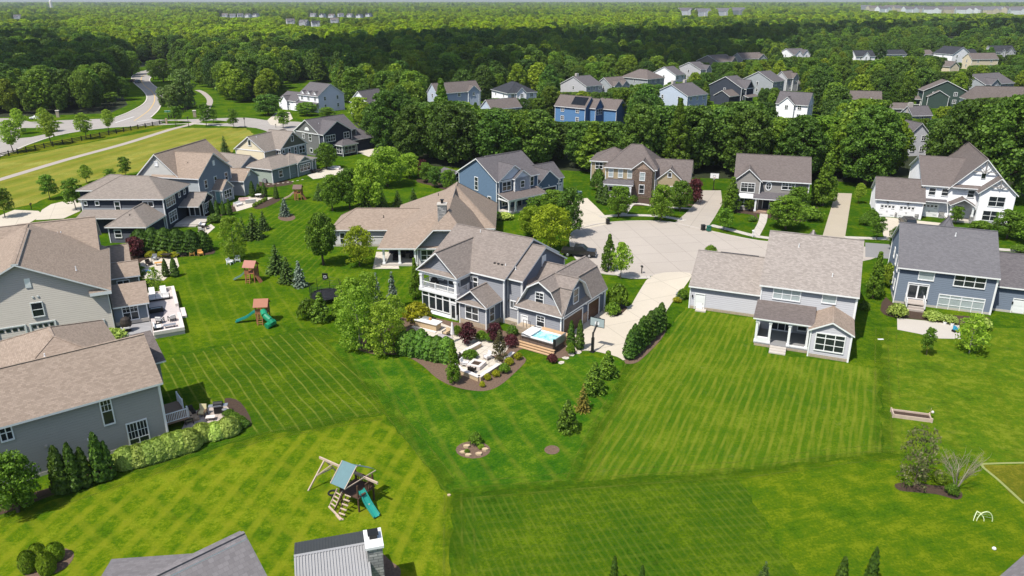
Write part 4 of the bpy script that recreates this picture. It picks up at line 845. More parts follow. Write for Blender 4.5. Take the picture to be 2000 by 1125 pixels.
for q in ([(598,644),(640,664),(704,730),(762,802),(812,862),(890,962)], [(884,966),(1150,944),(1440,924)], [(1236,708),(1204,772),(1160,850),(1122,938)], [(0,1020),(235,940),(500,858),(745,812)], [(1722,645),(1722,720),(1726,885)], [(1440,926),(1722,890),(1908,906)], [(884,966),(884,1040),(886,1125)]):
    track(bd, q, 2.6)
    for off, w_ in ((.75,.3),(-.7,.28),(1.7,.3)): track(bl, q, w_, off)
bd.build('mower_track', TR_D)['kind'] = 'stuff'; bl.build('mower_track', TR_L)['kind'] = 'stuff'
# ---- paved ground
ROADM = concrete('road_concrete', (.44,.392,.345), 4.6, ang((1289,440),(1291,540))); ASPH = concrete('grey_asphalt', (.24,.235,.235)); FARROAD = concrete('far_road', (.37,.34,.315), 5.0, .2)
DRIVE = concrete('driveway_concrete', (.56,.50,.41), 5.5, ang((1226,599),(1276,540))); WALK = concrete('sidewalk', (.52,.48,.43), 1.6); CURB = concrete('kerb_concrete', (.50,.46,.42))
cul = smooth([(1112,472),(1117,456),(1145,443),(1190,435),(1250,432),(1305,434),(1345,442),(1420,459),(1500,473),(1620,478),(1720,486),(1700,507),(1600,520),(1450,540),(1345,536),(1275,538),(1215,538),(1165,531),(1125,505)], 4)
sheet('road', cul, .014, ROADM)
sheet('road', [(1690,474),(1745,478),(1960,494),(2300,515),(2300,545),(1960,520),(1745,506),(1690,502)], .018, ASPH)
ribbon('kerb', [(1114,478),(1117,456),(1145,443),(1190,435),(1250,432),(1305,434),(1345,442),(1420,459),(1500,473),(1600,477)], .3, .0, CURB, .12); ribbon('kerb', [(1114,478),(1125,505),(1165,531),(1215,538),(1275,539)], .3, 0, CURB, .12)
sheet('driveway', smooth([(1276,537),(1347,533),(1340,556),(1312,592),(1285,632),(1250,672),(1222,703),(1205,697),(1160,686),(1120,684),(1100,668),(1120,640),(1190,596),(1228,599),(1245,575)], 3), .022, DRIVE)
sheet('driveway', [(1130,388),(1147,387),(1166,405),(1188,428),(1192,437),(1150,446),(1120,444),(1112,420),(1100,395)], .022, DRIVE)
sheet('driveway', [(1366,372),(1408,372),(1411,398),(1396,424),(1384,442),(1372,453),(1316,437),(1342,414),(1362,392)], .022, concrete('weathered_driveway', (.42,.375,.325), 4.5, .4))
sheet('driveway', [(1632,377),(1664,378),(1650,466),(1606,463)], .022, concrete('beige_driveway', (.42,.365,.285))); sheet('driveway', [(1716,423),(1860,438),(1852,474),(1742,470),(1726,462)], .022, DRIVE)
ribbon('sidewalk', [(1170,424),(1210,421),(1260,421),(1300,424),(1338,431)], 1.5, .03, WALK); ribbon('sidewalk', [(1388,440),(1430,450),(1500,465),(1606,466)], 1.5, .03, WALK); ribbon('sidewalk', [(1650,464),(1735,467)], 1.5, .03, WALK); ribbon('sidewalk', [(1850,476),(1960,488),(2200,503)], 1.5, .03, WALK)
ribbon('front_walk', [(1492,418),(1488,436),(1474,462)], 1.5, .032, WALK); ribbon('front_walk', [(1217,421),(1226,408),(1240,398),(1290,404),(1352,408)], 1.2, .034, WALK); ribbon('front_walk', [(1192,520),(1220,540),(1270,541)], 1.5, .03, WALK); ribbon('front_walk', [(1096,449),(1130,441)], 1.4, .03, WALK)
road = smooth([(-500,330),(-200,262),(0,231),(60,238),(120,235),(200,232),(224,230),(252,219),(279,204),(287,190),(278,176),(260,160),(259,148),(278,139),(300,133),(318,126),(336,127),(322,136),(304,142),(295,150),(292,156),(302,168),(317,178),(316,196),(310,214),(294,230),(322,234),(400,232),(480,230),(530,236),(600,240),(600,256),(540,262),(500,250),(430,246),(370,242),(320,244),(210,250),(120,263),(60,281),(0,306),(-200,360),(-500,450)], 3)
sheet('road', road, .014, FARROAD)
for q in ([(224,230),(252,219),(279,204),(287,190),(278,176),(260,160),(259,148),(278,139)], [(304,142),(292,156),(302,168),(317,178),(316,196),(310,214),(294,230)], [(0,306),(60,281),(120,263),(210,250),(320,244),(370,242),(430,246)]): ribbon('kerb', q, .45, 0, plain('pale_kerb', (.62,.57,.52), .9), .12)
ribbon('centre_line', [(262,236),(290,216),(302,196),(298,180),(281,166),(276,152),(290,142)], .35, .02, plain('road_paint_yellow', (.62,.42,.16), .8)); ribbon('road_marking', [(225,240),(262,228)], .4, .021, WHITE); ribbon('road_marking', [(268,238),(292,234)], .4, .022, WHITE)
ribbon('footpath', [(-60,369),(0,351),(130,312),(240,282),(330,254),(372,243),(398,230),(405,212),(410,196),(398,182),(385,176)], 2.4, .024, concrete('asphalt_path', (.40,.35,.31)))
sheet('driveway', [(82,410),(100,399),(130,392),(160,389),(157,412),(124,427),(70,430)], .022, DRIVE); sheet('driveway', [(-60,440),(0,421),(28,410),(75,412),(84,420),(50,440),(0,468),(-60,480)], .018, DRIVE)
sheet('driveway', [(522,235),(540,219),(566,219),(572,232),(545,246),(528,244)], .022, DRIVE)
sheet('traffic_island', smooth([(312,238),(340,236),(372,238),(368,241),(330,242)], 3), .03, base); sheet('traffic_island', smooth([(388,237),(420,235),(448,238),(440,241),(400,241)], 3), .03, base); sheet('traffic_island', [(40,250),(85,250),(120,256),(60,268),(38,270)], .03, base); sheet('traffic_island', [(60,240),(118,238),(126,241),(100,243)], .03, base)
# ---- patios and planting beds
MULCH = plain('bark_mulch', (.060,.038,.026), .95, .7, 5.0); MULCH2 = plain('dry_mulch', (.140,.092,.064), .95, .75, 5.0)
PATIO = stonework('flagstone', (.60,.55,.47), (.52,.47,.40), .9, .9, (.42,.38,.33)) if False else concrete('flagstone_patio', (.60,.545,.46), 1.1, .5)
sheet('planting_bed', smooth([(695,676),(730,692),(785,694),(822,712),(852,738),(880,753),(910,761),(945,764),(975,754),(1008,726),(1028,702),(1008,688),(1040,680),(1090,700),(1130,690),(1138,680),(1100,668),(1000,650),(960,640),(880,628),(810,615),(740,640)], 3), .016, MULCH2)
sheet('patio', [(806,640),(838,622),(884,640),(935,660),(978,664),(1000,672),(985,690),(960,696),(985,712),(936,745),(893,722),(905,700),(890,694),(862,690)], .024, PATIO)
for c, a, bb in (((924,879),34,17),((1078,879),15,9),((560,425),17,7)): sheet('planting_bed', [(c[0]+a*math.cos(k*.393), c[1]+bb*math.sin(k*.393)) for k in range(16)], .016, MULCH2)
sheet('planting_bed', smooth([(1219,706),(1240,710),(1262,694),(1292,662),(1302,640),(1290,636),(1255,668)], 3), .026, MULCH2)
sheet('planting_bed', smooth([(1748,946),(1756,958),(1790,962),(1830,966),(1868,976),(1880,968),(1866,952),(1820,948),(1780,942)], 3), .016, MULCH)
sheet('planting_bed', smooth([(34,1110),(52,1092),(90,1074),(120,1070),(144,1080),(136,1102),(108,1120),(60,1128)], 3), .016, MULCH2); sheet('planting_bed', smooth([(740,1080),(765,1098),(782,1112),(776,1135),(740,1135)], 3), .016, MULCH2)
sheet('planting_bed', smooth([(-60,1010),(0,1006),(100,968),(235,918),(395,868),(470,838),(492,826),(470,786),(440,778),(430,800),(330,862),(90,955),(-60,990)], 3), .016, MULCH)
sheet('patio', [(370,805),(440,790),(460,812),(400,838),(350,850)], .02, concrete('paver_patio', (.47,.40,.35), .8))
zo = Zm(1650,420,3.75); sheet('patio', [zo(*c) for c in [(383,755),(595,775),(838,808),(848,908),(690,905),(540,870),(385,840)]], .024, CONC)
sheet('planting_bed', smooth([zo(*c) for c in [(260,700),(330,745),(430,755),(600,772),(838,806),(1040,770),(1030,745),(700,730),(400,680),(300,600)]], 2), .016, MULCH)
sheet('patio', [(600,342),(640,326),(680,330),(676,336),(640,346),(612,350)], .024, PATIO); sheet('patio', [(456,396),(486,384),(534,386),(500,402),(462,413)], .024, PATIO); sheet('patio', [(386,452),(412,438),(420,444),(400,462)], .024, PATIO); sheet('patio', [(690,294),(740,290),(745,302),(720,306)], .024, PATIO)
sheet('planting_bed', smooth([(494,404),(520,392),(540,384),(546,392),(510,408)], 3), .028, MULCH); sheet('planting_bed', smooth([(398,420),(440,416),(456,398),(470,408),(456,414),(400,432)], 3), .016, MULCH); sheet('planting_bed', smooth([(500,356),(560,352),(570,360),(520,366)], 3), .016, MULCH)
sheet('patio', [(728,525),(735,492),(770,492),(780,525)], .02, PATIO); sheet('patio', [(255,520),(285,500),(345,502),(350,520),(320,548),(280,545)], .02, PATIO); sheet('planting_bed', smooth([(246,500),(280,486),(360,488),(410,484),(416,496),(350,502),(290,504),(262,520)], 3), .024, MULCH)
sheet('planting_bed', smooth([(812,352),(840,362),(872,372),(900,380),(900,350),(860,330)], 3), .016, MULCH); sheet('planting_bed', smooth([(1180,400),(1230,402),(1350,402),(1362,408),(1350,398),(1240,386)], 3), .016, MULCH); sheet('planting_bed', smooth([(1432,414),(1470,420),(1482,432),(1478,418),(1500,426),(1560,434),(1600,420),(1580,400),(1440,400)], 3), .016, MULCH)
sheet('planting_bed', smooth([(1190,610),(1206,618),(1222,606),(1224,600),(1200,590)], 3), .03, MULCH)
# ------------------------------------------------------------------ houses behind the tree belt
CLEAR = []                         # photo boxes of what must stay in sight (for the tree planting): (u0, v0, u1, v1, distance)
FOOT = [(h.root.location.x+h.ex.x*cx+h.ey.x*cy, h.root.location.y+h.ex.y*cx+h.ey.y*cy, r) for h, cx, cy, r in ((H_J,8,6,15),(H_K,7,6,14),(H_L,2,6,12),(H_M,6,6,16),(H_F,7,8,13),(H_E,8,4,14),(H_D,8,8,14),(H_H,14,4,18))]
def fh(label, K, wf_, ws_, yaw, wall, roof, ze=6.2, rise=3.2, typ='gx', front=2, side=1, rows=2, vis=None, extra=None, fgable=(), chimney=None, name='suburban_house', group='houses beyond the tree belt'):
    g = U(*K, ze); z = g.y*CP+(CAMH-ze)*SP; L = wf_*z/FPX/max(.5, math.cos(R(yaw))); D = ws_*z/FPX/max(.3, abs(math.sin(R(yaw)))) if ws_ else 10
    L, D = max(6, min(26, L)), max(6, min(16, D))
    H = House(name, label, K, (K[0]+10, K[1]), ze, wall, roof, group=group, yaw=yaw)
    if yaw < 0: H.o = g-H.ex*L
    H.root.location = (H.o.x, H.o.y, 0); f = 'x-' if yaw > 0 else 'x+'; xv = 0 if yaw > 0 else L
    if typ == 'gx': H.gable(0, L, 0, D, ze, rise, 'x')
    elif typ == 'gy': H.gable(0, L, 0, D, ze, rise, 'y')
    else: H.hip(0, L, 0, D, ze, rise, 'x' if L >= D else 'y')
    for r in range(rows):
        z0 = ze-1.9-r*2.9
        if z0 < .5: break
        for k in range(front):
            x = L*(k+.5)/front; H.winr('y-', 0, x-.7, x+.7, z0, z0+1.5, 2, 2, cw=.14)
        for k in range(side):
            y = D*(k+.5)/side; H.winr(f, xv, y-.55, y+.55, z0, z0+1.5, 1, 2, cw=.14)
    for fx, fw, fr in fgable:
        x0, x1 = L*fx-fw/2, L*fx+fw/2; H.gable(x0, x1, -.8, D*.5, ze, fr, 'y', o=.35, og=.3); H.winr('y-', -.8, (x0+x1)/2-.6, (x0+x1)/2+.6, ze-1.9, ze-.4, 2, 2, cw=.14)
    if chimney: x, y = L*chimney[0], D*chimney[1]; H.solid('chimney', STONE if len(chimney) < 3 else chimney[2], (x-.7, x+.7, y-.5, y+.5, ze, ze+rise+1.3))
    if extra: extra(H, L, D)
    H.done(); c = H.o+H.ex*L/2+H.ey*D/2; FOOT.append((c.x, c.y, max(L, D)*.5+3.5))
    if vis: CLEAR.append((*vis, c.y))
    return H
f2, f3, f4 = Zm(500,0,4), Zm(1000,0,4), Zm(1500,0,4)
def ex1(H, L, D):
    H.gable(-11, 0, -1.5, 8, 3.6, 2.6, 'x', corners=False); H.garager('y-', -1.5, -10, -7.4, 0, 2.4); H.garager('y-', -1.5, -6.6, -4, 0, 2.4); H.shed(0, L, -2.4, 0, 2.9, 3.6, DARKR); H.gable(-8.5, -5, -2.2, 3, 3.6, 1.5, 'y', corners=False)
    for k in range(3): x = L*(k+.6)/3.2; H.gable(x-.9, x+.9, .2, 3.4, 6.6, .9, 'y', o=.2, og=.15, z0=6.0, corners=False)
fh('tall white house with three small dormers in its dark roof, below the woods', f2(485,752), 48, 39, -38, S_WHITE, DARKR, 6.2, 3.9, front=3, side=2, vis=(535,163,660,218), extra=ex1)
fh('white gabled house half hidden by a light green tree, with a cupola on its roof', f2(868,800), 37, 30, -30, S_WHITE, DARKR, 5.4, 3.6, typ='gy', front=1, side=1, vis=(675,178,752,205), extra=lambda H, L, D: (H.gable(L, L+9, 2, 10, 4.4, 2.6, 'x'), H.solid('cupola', WHITE, (L+3, L+4.2, 5.5, 6.7, 6.6, 8.2))))
fh('blue house with grey-brown roof behind a tall dark conical tree', f2(1415,730), 82, 22, 35, S_PALEBLUE, BROWNR, 6.0, 3.4, front=3, side=1, fgable=((.82, 5, 2.0),), vis=(835,164,935,200))
fh('white house with charcoal hipped roof at the foot of the dark woods', (992,182), 56, 33, 25, S_WHITE, NIGHTR, 5.6, 3.4, typ='h', front=3, side=2, rows=1, fgable=((.45, 4, 1.9),), vis=(958,158,1048,192))
fh('low brown roof with pale blue gable just above the tree belt', (960,213), 58, 22, 32, S_PALEBLUE, BROWNR, 5.4, 2.6, front=2, side=1, vis=(940,198,1040,215))
def ex6(H, L, D):
    b = MB(); s = 3.2/(D/2); b.bar((L*.45, .6, 6.2+.6*s+.3), (L*.45, D/2-.6, 6.2+(D/2-.6)*s+.3), .1, .1)
    p = MB(); x0, x1 = L*.5, L-.5; y0, y1 = .5, D/2-.4; a, c = 6.2+y0*s+.3, 6.2+y1*s+.3
    p.face([(x0,y0,a),(x1,y0,a),(x1,y1,c),(x0,y1,c)]); p.face([(x0,y0,a-.06),(x1,y0,a-.06),(x1,y0,a),(x0,y0,a)]); p.face([(x1,y0,a-.06),(x1,y1,c-.06),(x1,y1,c),(x1,y0,a)])
    p.build('solar_panel', plain('solar_cells', (.006,.008,.016), .25, .3, 2, .6), H.root); H.gable(L-1, L+2.5, 2.5, 7.5, 6.2, 2.6, 'x'); H.gable(L, L+8, 7, 14, 5.6, 2.8, 'x', wm=S_DEEPBLUE, rm=BROWNR); H.winr('x+', L+2.5, 3.2, 6.8, 3.6, 5.6, 3, 2)
fh('deep blue house with black solar panels on its brown roof', (1143,211), 56, 24, -38, S_DEEPBLUE, BROWNR, 6.2, 3.2, front=2, side=1, vis=(1085,180,1215,238), extra=ex6)
fh('pale house with grey roof and white chimney at the left end of the back row', f3(580,675), 34, 46, 40, S_LGREY, DARKR, 6.2, 3.4, front=3, side=1, vis=(1097,147,1178,180), chimney=(.2,.5,CONC))
fh('grey house with brown roof and small front gables, second in the back row', f3(778,672), 38, 26, 36, S_GREY2, BROWNR, 6.0, 3.0, front=2, side=1, fgable=((.3,4,1.8),(.75,4,1.8)), vis=(1168,146,1228,172))
fh('grey house with broad brown hipped roof in the back row', f3(1060,618), 38, 46, 40, S_GREY2, BROWNR, 6.2, 3.4, typ='h', front=3, side=1, vis=(1220,133,1300,165))
fh('white gable-end house with dark roof in the back row', f3(1280,588), 21, 38, 40, S_WHITE, DARKR, 6.2, 3.4, front=2, side=1, vis=(1282,128,1340,160))
fh('white gable-end house with a small side gable in the back row', f3(1475,545), 24, 44, 38, S_LGREY, DARKR, 6.2, 3.2, front=2, side=1, fgable=((.7,4,2),), vis=(1325,120,1392,142))
fh('taupe house with long brown roof at the far end of the back row', f3(1612,486), 44, 48, 38, S_TAUPE, BROWNR, 6.0, 3.4, front=3, side=1, fgable=((.85,5,2.5),), vis=(1356,103,1450,122))
fh('brown-roofed house with white bracketed gable, farthest of the back row', f3(1800,460), 48, 12, 20, S_GREY2, BROWNR, 5.6, 3.2, front=2, side=1, fgable=((.9,6,2.6),), vis=(1445,101,1498,117))
fh('pale blue-white house with grey roof and two stone chimneys', f3(1372,752), 48, 58, 40, S_PALEBLUE, DARKR, 6.2, 3.6, front=3, side=2, vis=(1285,157,1392,208), chimney=(.25,.6,CONC), extra=lambda H, L, D: H.solid('chimney', CONC, (L*.75,L*.75+1.2,D*.55,D*.55+1,6,11)))
fh('black-navy house with white trimmed gables', f3(1795,690), 28, 56, 42, S_NAVY, DARKR, 6.4, 4.0, front=2, side=1, vis=(1393,141,1478,200), extra=lambda H, L, D: (H.gable(L*.2, L*.9, -1.2, D*.5, 6.3, 3.0, 'y', gm=S_NAVY), H.gable(-7, 0, 1, 8, 3.6, 2.0, 'x', corners=False, rm=BROWNR), H.shed(0, L, -3.4, -1.2, 2.9, 3.6, BROWNR)))
fh('grey house with large dark roof beside the black-navy house', f4(40,640), 30, 44, 40, S_GREY2, DARKR, 6.4, 3.8, front=2, side=1, vis=(1460,132,1535,172))
fh('grey house with rusty brown roof and back pergola', f4(150,612), 24, 16, 35, S_LGREY, BROWNR, 6.2, 2.8, front=1, side=1, fgable=((.8,4,2),), vis=(1525,134,1560,178), extra=lambda H, L, D: H.gable(L, L+5, 0, 5, 3, 1.4, 'x', corners=False))
fh('bright white house with mushroom grey roof nearest the belt', f4(312,820), 50, 23, -34, S_WHITE, DARKR, 6.2, 3.6, front=2, side=2, fgable=((.35,5,2.2),), vis=(1515,177,1602,232))
fh('house showing only its brown roof between two trees at the right', f4(885,800), 70, 6, -12, S_GREEN, BROWNR, 4.6, 3.6, front=2, side=1, fgable=((.7,4,1.6),), vis=(1650,174,1724,196))
fh('forest green house with white trim and screened side porch', f4(1555,715), 76, 10, -12, S_FOREST, BROWNR, 6.6, 3.8, typ='gy', front=2, side=1, vis=(1785,140,1890,208), extra=lambda H, L, D: (H.gable(L*.1, L*.58, -1.5, 4, 4.6, 2.2, 'y'), H.shed(-7, 0, 1, 6, 3.0, 4.0, BROWNR), [H.post(x, 1.2, 0, 3.0) for x in (-6.8, -3.4, -.2)], H.solid('railing', WHITE, (-6.9, 0, 1.1, 1.2, .9, 1.1))) and None)
fh('broad brown hipped roof in front of the blue-grey gabled house, right edge', f4(2080,775), 120, 10, -8, S_WHITE, BROWNR, 5.6, 4.0, typ='h', front=3, side=1, vis=(1890,162,2000,192), fgable=((.85,6,2.2),))
fh('blue-grey house with slate roof, upper right edge', f4(1700,662), 78, 34, 25, S_GREY2, DARKR, 6.2, 3.6, front=3, side=1, fgable=((.3,6,2.2),), vis=(1890,140,2000,172))
fh('cream house with brown roof, upper right', f4(1595,462), 56, 8, 8, S_CREAM, BROWNR, 6.2, 3.2, front=2, side=1, vis=(1890,100,1972,128))
fh('white and black timbered house with steep dark gables', f4(1445,425), 42, 14, 18, S_WHITE, NIGHTR, 6.4, 4.5, typ='gy', front=2, side=1, vis=(1855,84,1905,122), extra=lambda H, L, D: H.gable(L, L+9, 2, 10, 5.6, 3.4, 'x'))
fh('pale house with black roof at the top right', f4(1752,405), 50, 8, 8, S_LGREY, NIGHTR, 6.2, 3.8, front=2, side=1, fgable=((.75,5,2.6),(.45,3,1.8)), vis=(1940,84,1990,107))
fh('white house with twin gables and grey roof by the far trees', f4(200,428), 34, 20, 20, S_WHITE, DARKR, 6.0, 3.4, front=2, side=1, fgable=((.3,6,3.0),(.8,6,3.0)), vis=(1528,91,1584,112))
fh('black-roofed house with small white gable among the trees', f4(690,440), 40, 8, 10, S_WHITE, NIGHTR, 5.2, 3.4, front=2, side=1, fgable=((.5,5,2.6),), vis=(1665,92,1712,118))
fh('black-roofed white house with a white chimney at its left end', f4(915,425), 46, 8, 10, S_WHITE, NIGHTR, 5.0, 2.6, front=2, side=1, vis=(1727,94,1776,110), chimney=(.03,.4,WHITE))
fh('brown gable roof almost buried in trees', f4(1225,425), 20, 8, 12, S_TAUPE, BROWNR, 5.0, 2.6, front=1, side=1, vis=(1805,98,1828,110))
fh('small dark-roofed house with white gable left of the timbered house', f4(1330,430), 24, 6, 10, S_WHITE, NIGHTR, 5.0, 3.0, typ='gy', front=1, side=0, vis=(1830,97,1856,112))
fh('small tan barn-like house below the timbered house', f4(1425,520), 22, 10, 20, S_CREAM, BROWNR, 3.6, 2.6, typ='gy', front=0, side=0, vis=(1842,118,1878,140))
fh('pale house glimpsed through a gap in the belt, right of centre', f4(1110,1050), 34, 10, 12, S_LGREY, DARKR, 6.0, 2.8, typ='gy', front=2, side=1, vis=(1775,256,1806,305))
fh('low house with brown roof between belt trees', f4(1105,850), 42, 6, -8, S_TAUPE, BROWNR, 3.4, 1.6, front=2, side=0, vis=(1735,203,1777,221))
fh('grey roof with a pale chimney behind the belt', f4(1130,900), 40, 8, 8, S_GREY2, DARKR, 5.0, 2.4, front=1, side=1, vis=(1780,214,1820,232), chimney=(.1,.5,CONC))
# ---- very far houses: a few pixels each
rng = random.Random(5)
far = [(1690+i*17.5, 19+i*.3+(i % 3)*2.2) for i in range(19)] + [(1800+i*19, 24.5+(i % 2)*1.8) for i in range(12)] + [(440+i*15, 33.5+(i % 2)) for i in range(5)] + [(612+i*18, 33+(i % 3)) for i in range(7)] + [(568,47),(594,50),(618,52),(654,45)] + [(35,37),(1340,30),(1372,32),(1412,31),(1440,29)]
ROOFS = [BROWNR, DARKR, GREYR, NIGHTR]; WALLS = [S_WHITE, S_LGREY, S_CREAM, S_TAUPE]
words = ['brown', 'dark grey', 'grey', 'black']; ww = ['white', 'pale grey', 'cream', 'taupe']
for i, (u, v) in enumerate(far):
    a, c = rng.randrange(4), rng.choice((0,0,1,2)); g = U(u, v); yw = rng.uniform(-.5, .5); c = c if u > 900 else 0
    H = House('distant_house', '%s house with %s roof, tiny on the far suburb above the woods' % (ww[c], words[a]), (u, v), (u+5, v), 0, WALLS[c], ROOFS[a], group='distant houses')
    H.yaw = yw; H.root.rotation_euler.z = yw; s_ = max(1, g.y/900) if u > 900 else .8
    k_ = min(1.9, s_**.7); H.gable(-9*s_, 9*s_, -5*k_, 7*k_, 6.5*k_, 4.5*k_, 'x', corners=False); H.gable(0, 7*s_, -7*k_, 2, 6*k_, 3.5*k_, 'y', corners=False); H.done()
    FOOT.append((g.x, g.y, 16)); CLEAR.append((u-9, v-8, u+9, v+.5, g.y))
b = MB(); b.box(-55, 55, 0, 30, 0, 9); b.box(-60, -40, -3, 31, 0, 13)
tag(b.build('warehouse', plain('warehouse_panel', (.55,.50,.46), .7), loc=(*U(803,21), 0)), 'long low white warehouse with a taller end, far above the dark woods', 'building'); CLEAR.append((770,16,836,21,2500))
b = MB(); b.lathe([(7,0),(7,34),(6.6,37),(5,40),(2,41.5)], 20); g = U(101,16.5)
tag(b.build('silo', plain('silo_concrete', (.66,.60,.57), .7), loc=(g.x, g.y, 0), smooth=False), 'pale domed silo rising from the hazy woods, upper left', 'silo'); CLEAR.append((95,3,108,15,g.y))
# ------------------------------------------------------------------ plants
def tri_noise(r, n): return r.uniform(-1, 1, n)
class Leaf:
    """collects leaf-sized quads; every quad is an island of its own"""
    def __init__(s, seed): s.r = np.random.default_rng(seed); s.q = []
    def cards(s, c, nrm, size, aspect=1.0, jit=.6):
        n = len(c); r = s.r
        nn = nrm+r.normal(0, jit, (n,3)); nn /= np.linalg.norm(nn, axis=1, keepdims=True)+1e-9
        t = np.cross(nn, r.normal(0, 1, (n,3))); t /= np.linalg.norm(t, axis=1, keepdims=True)+1e-9
        b = np.cross(nn, t); sz = (size*r.uniform(.6, 1.35, n))[:,None]*.5
        u, v = t*sz*aspect, b*sz; k = nn*sz*.35
        s.q.append(np.stack([c-u-v*.7, c+u*.8-v+k, c+u+v*.7, c-u*.8+v+k], 1))
    def blob(s, c, rad, n, size, squash=.8, jit=.6):
        r = s.r; d = r.normal(0, 1, (n,3)); d /= np.linalg.norm(d, axis=1, keepdims=True)
        low = d[:,2] < -.62; d[low,2] *= -.6
        rr = rad*(1-.45*r.random(n)**2.2)
        p = np.array(c)+d*rr[:,None]*np.array([1,1,squash]); s.cards(p, d, size, 1.0, jit)
    def data(s): return np.concatenate(s.q)
def leafmesh(name, quads, mat):
    n = len(quads); me = bpy.data.meshes.new(name); me.vertices.add(n*4); me.loops.add(n*4); me.polygons.add(n)
    me.vertices.foreach_set('co', quads.reshape(-1).astype(np.float32)); me.loops.foreach_set('vertex_index', np.arange(n*4, dtype=np.int32))
    me.polygons.foreach_set('loop_start', np.arange(0, n*4, 4, dtype=np.int32)); me.polygons.foreach_set('loop_total', np.full(n, 4, dtype=np.int32))
    me.materials.append(mat); me.update(); me.validate(); return me
BARK = plain('brown_bark', (.075,.055,.040), .9, .3, 3); PALEBARK = plain('pale_bark', (.30,.27,.23), .85, .3, 3)
def limbs(h, R_, base, seed, r0=None, fork=5, lean=.75):
    rg = random.Random(seed); b = MB(); r0 = r0 or h*.022; top = h*.8
    pts = [Vector((0,0,-.1)), Vector((rg.uniform(-.03,.03)*h, rg.uniform(-.03,.03)*h, h*.35)), Vector((rg.uniform(-.04,.04)*h, rg.uniform(-.04,.04)*h, top))]
    b.tube(pts[0], pts[1], r0*1.25, r0*.8, 7); b.tube(pts[1], pts[2], r0*.8, r0*.2, 6)
    for k in range(fork):
        t = rg.uniform(base/h, .62); p = pts[0].lerp(pts[1], t/.35) if t < .35 else pts[1].lerp(pts[2], (t-.35)/.45)
        a = k*2.4+rg.uniform(-.4,.4); q = p+Vector((math.cos(a)*R_*lean, math.sin(a)*R_*lean, h*.2*rg.uniform(.7,1.4)))
        b.tube(p, q, r0*.5, r0*.12, 5)
    return b
def crown(h, Rr, base, prof, nb, nl, leaf, seed, rb=.34, squash=.8, inner=.25, jit=.6):
    L = Leaf(seed); r = L.r
    for k in range(nb):
        t = (k+.5+r.uniform(-.4,.4))/nb; z = base+(h-base)*t; w_ = prof(t)*Rr
        a = k*2.39996+r.uniform(-.5,.5); rad = Rr*rb*r.uniform(.7,1.25)*(.55+.6*prof(t))
        rr = max(0, w_-rad*.75)*(r.uniform(.75,1.06) if r.random() > inner else r.uniform(.1,.6))
        L.blob((math.cos(a)*rr, math.sin(a)*rr, min(z, h-rad*squash*.8)), rad, nl, leaf, squash, jit)
    return L.data()
P_ROUND = lambda t: max(.15, 1-(abs(t-.42)/.60)**2.2)**.5
P_OVAL = lambda t: max(.1, math.sin(math.pi*min(1, .12+.86*t))**.7)
P_CONE = lambda t: max(.06, (1-t)**.8*1.05 if t > .18 else .75+t)
P_VASE = lambda t: .45+.6*t if t < .75 else max(.2, .9-(t-.75)*2)
def spruce(h, Rr, seed, leaf=.3, layers=15, droop=.25):
    L = Leaf(seed); r = L.r; C_, N_ = [], []
    for k in range(layers):
        t = k/(layers-.5); z = h*(.04+.93*t); w_ = Rr*(1-t)**.85*r.uniform(.88,1.1)+.05; nb = max(4, int(11*(1-t)+3))
        for j in range(nb):
            a = 6.2832*(j+r.uniform(-.3,.3))/nb+k; w2 = w_*r.uniform(.78,1.12); m = max(3, int(w2/leaf*2.2))
            for i in range(m):
                q = (i+.6)/m; d = w2*q; sp = leaf*.55*(1.15-q)
                C_.append((math.cos(a)*d+r.normal(0,sp), math.sin(a)*d+r.normal(0,sp), z-d*droop+q*q*w2*.16+r.normal(0,leaf*.25))); N_.append((math.cos(a)*.35, math.sin(a)*.35, 1))
    L.cards(np.array(C_), np.array(N_, float), leaf*1.15, 1.0, .45); return L.data()
def arb(h, Rr, n, leaf, seed, prof=lambda t: (1-t)**.55*min(1, .55+t*3.2), lump=.16):
    L = Leaf(seed); r = L.r; t = r.random(n)**1.15; a = r.uniform(0, 6.2832, n); ph = r.uniform(0, 6.28, 3)
    lm = 1+lump*np.sin(a*5+t*17+ph[0])*np.sin(a*3-t*25+ph[1])+lump*.6*np.sin(t*40+a*2+ph[2])
    w_ = np.array([prof(x) for x in t])*Rr*lm*(1-.25*r.random(n)**3)
    c = np.stack([np.cos(a)*w_, np.sin(a)*w_, .03*h+t*h*.97], 1); d = np.stack([np.cos(a), np.sin(a), np.full(n,.35)], 1)
    L.cards(c, d, leaf, .75, .35); return L.data()
def bush(Rr, h, nb, nl, leaf, seed): 
    L = Leaf(seed); r = L.r
    for k in range(nb):
        a = k*2.4; q = (k/nb)**.5*.72; rad = Rr*r.uniform(.34,.5); L.blob((math.cos(a)*Rr*q, math.sin(a)*Rr*q, max(rad*.3, h*(1-q*q*.7)-rad*.75-.28)), rad, nl, leaf, .85, .6)
    return L.data()
GREEN = leaves('maple_leaves', (.10,.205,.016), (.22,.37,.03), .4); DEEP = leaves('dark_oak_leaves', (.065,.145,.018), (.15,.27,.03), .33); FRESH = leaves('fresh_leaves', (.21,.37,.022), (.42,.58,.06), .48)
LIME = leaves('lime_leaves', (.24,.36,.014), (.46,.58,.035), .48); SPR = leaves('spruce_needles', (.055,.110,.018), (.110,.180,.030), .15); BLUES = leaves('blue_spruce_needles', (.13,.18,.13), (.24,.30,.22), .12)
THUJA = leaves('thuja_sprays', (.040,.100,.010), (.095,.175,.016), .12); PLUM = leaves('plum_leaves', (.070,.018,.024), (.15,.04,.045), .25); GOLD = leaves('golden_leaves', (0.339,0.367,0.016), (0.535,0.525,0.024), .35)
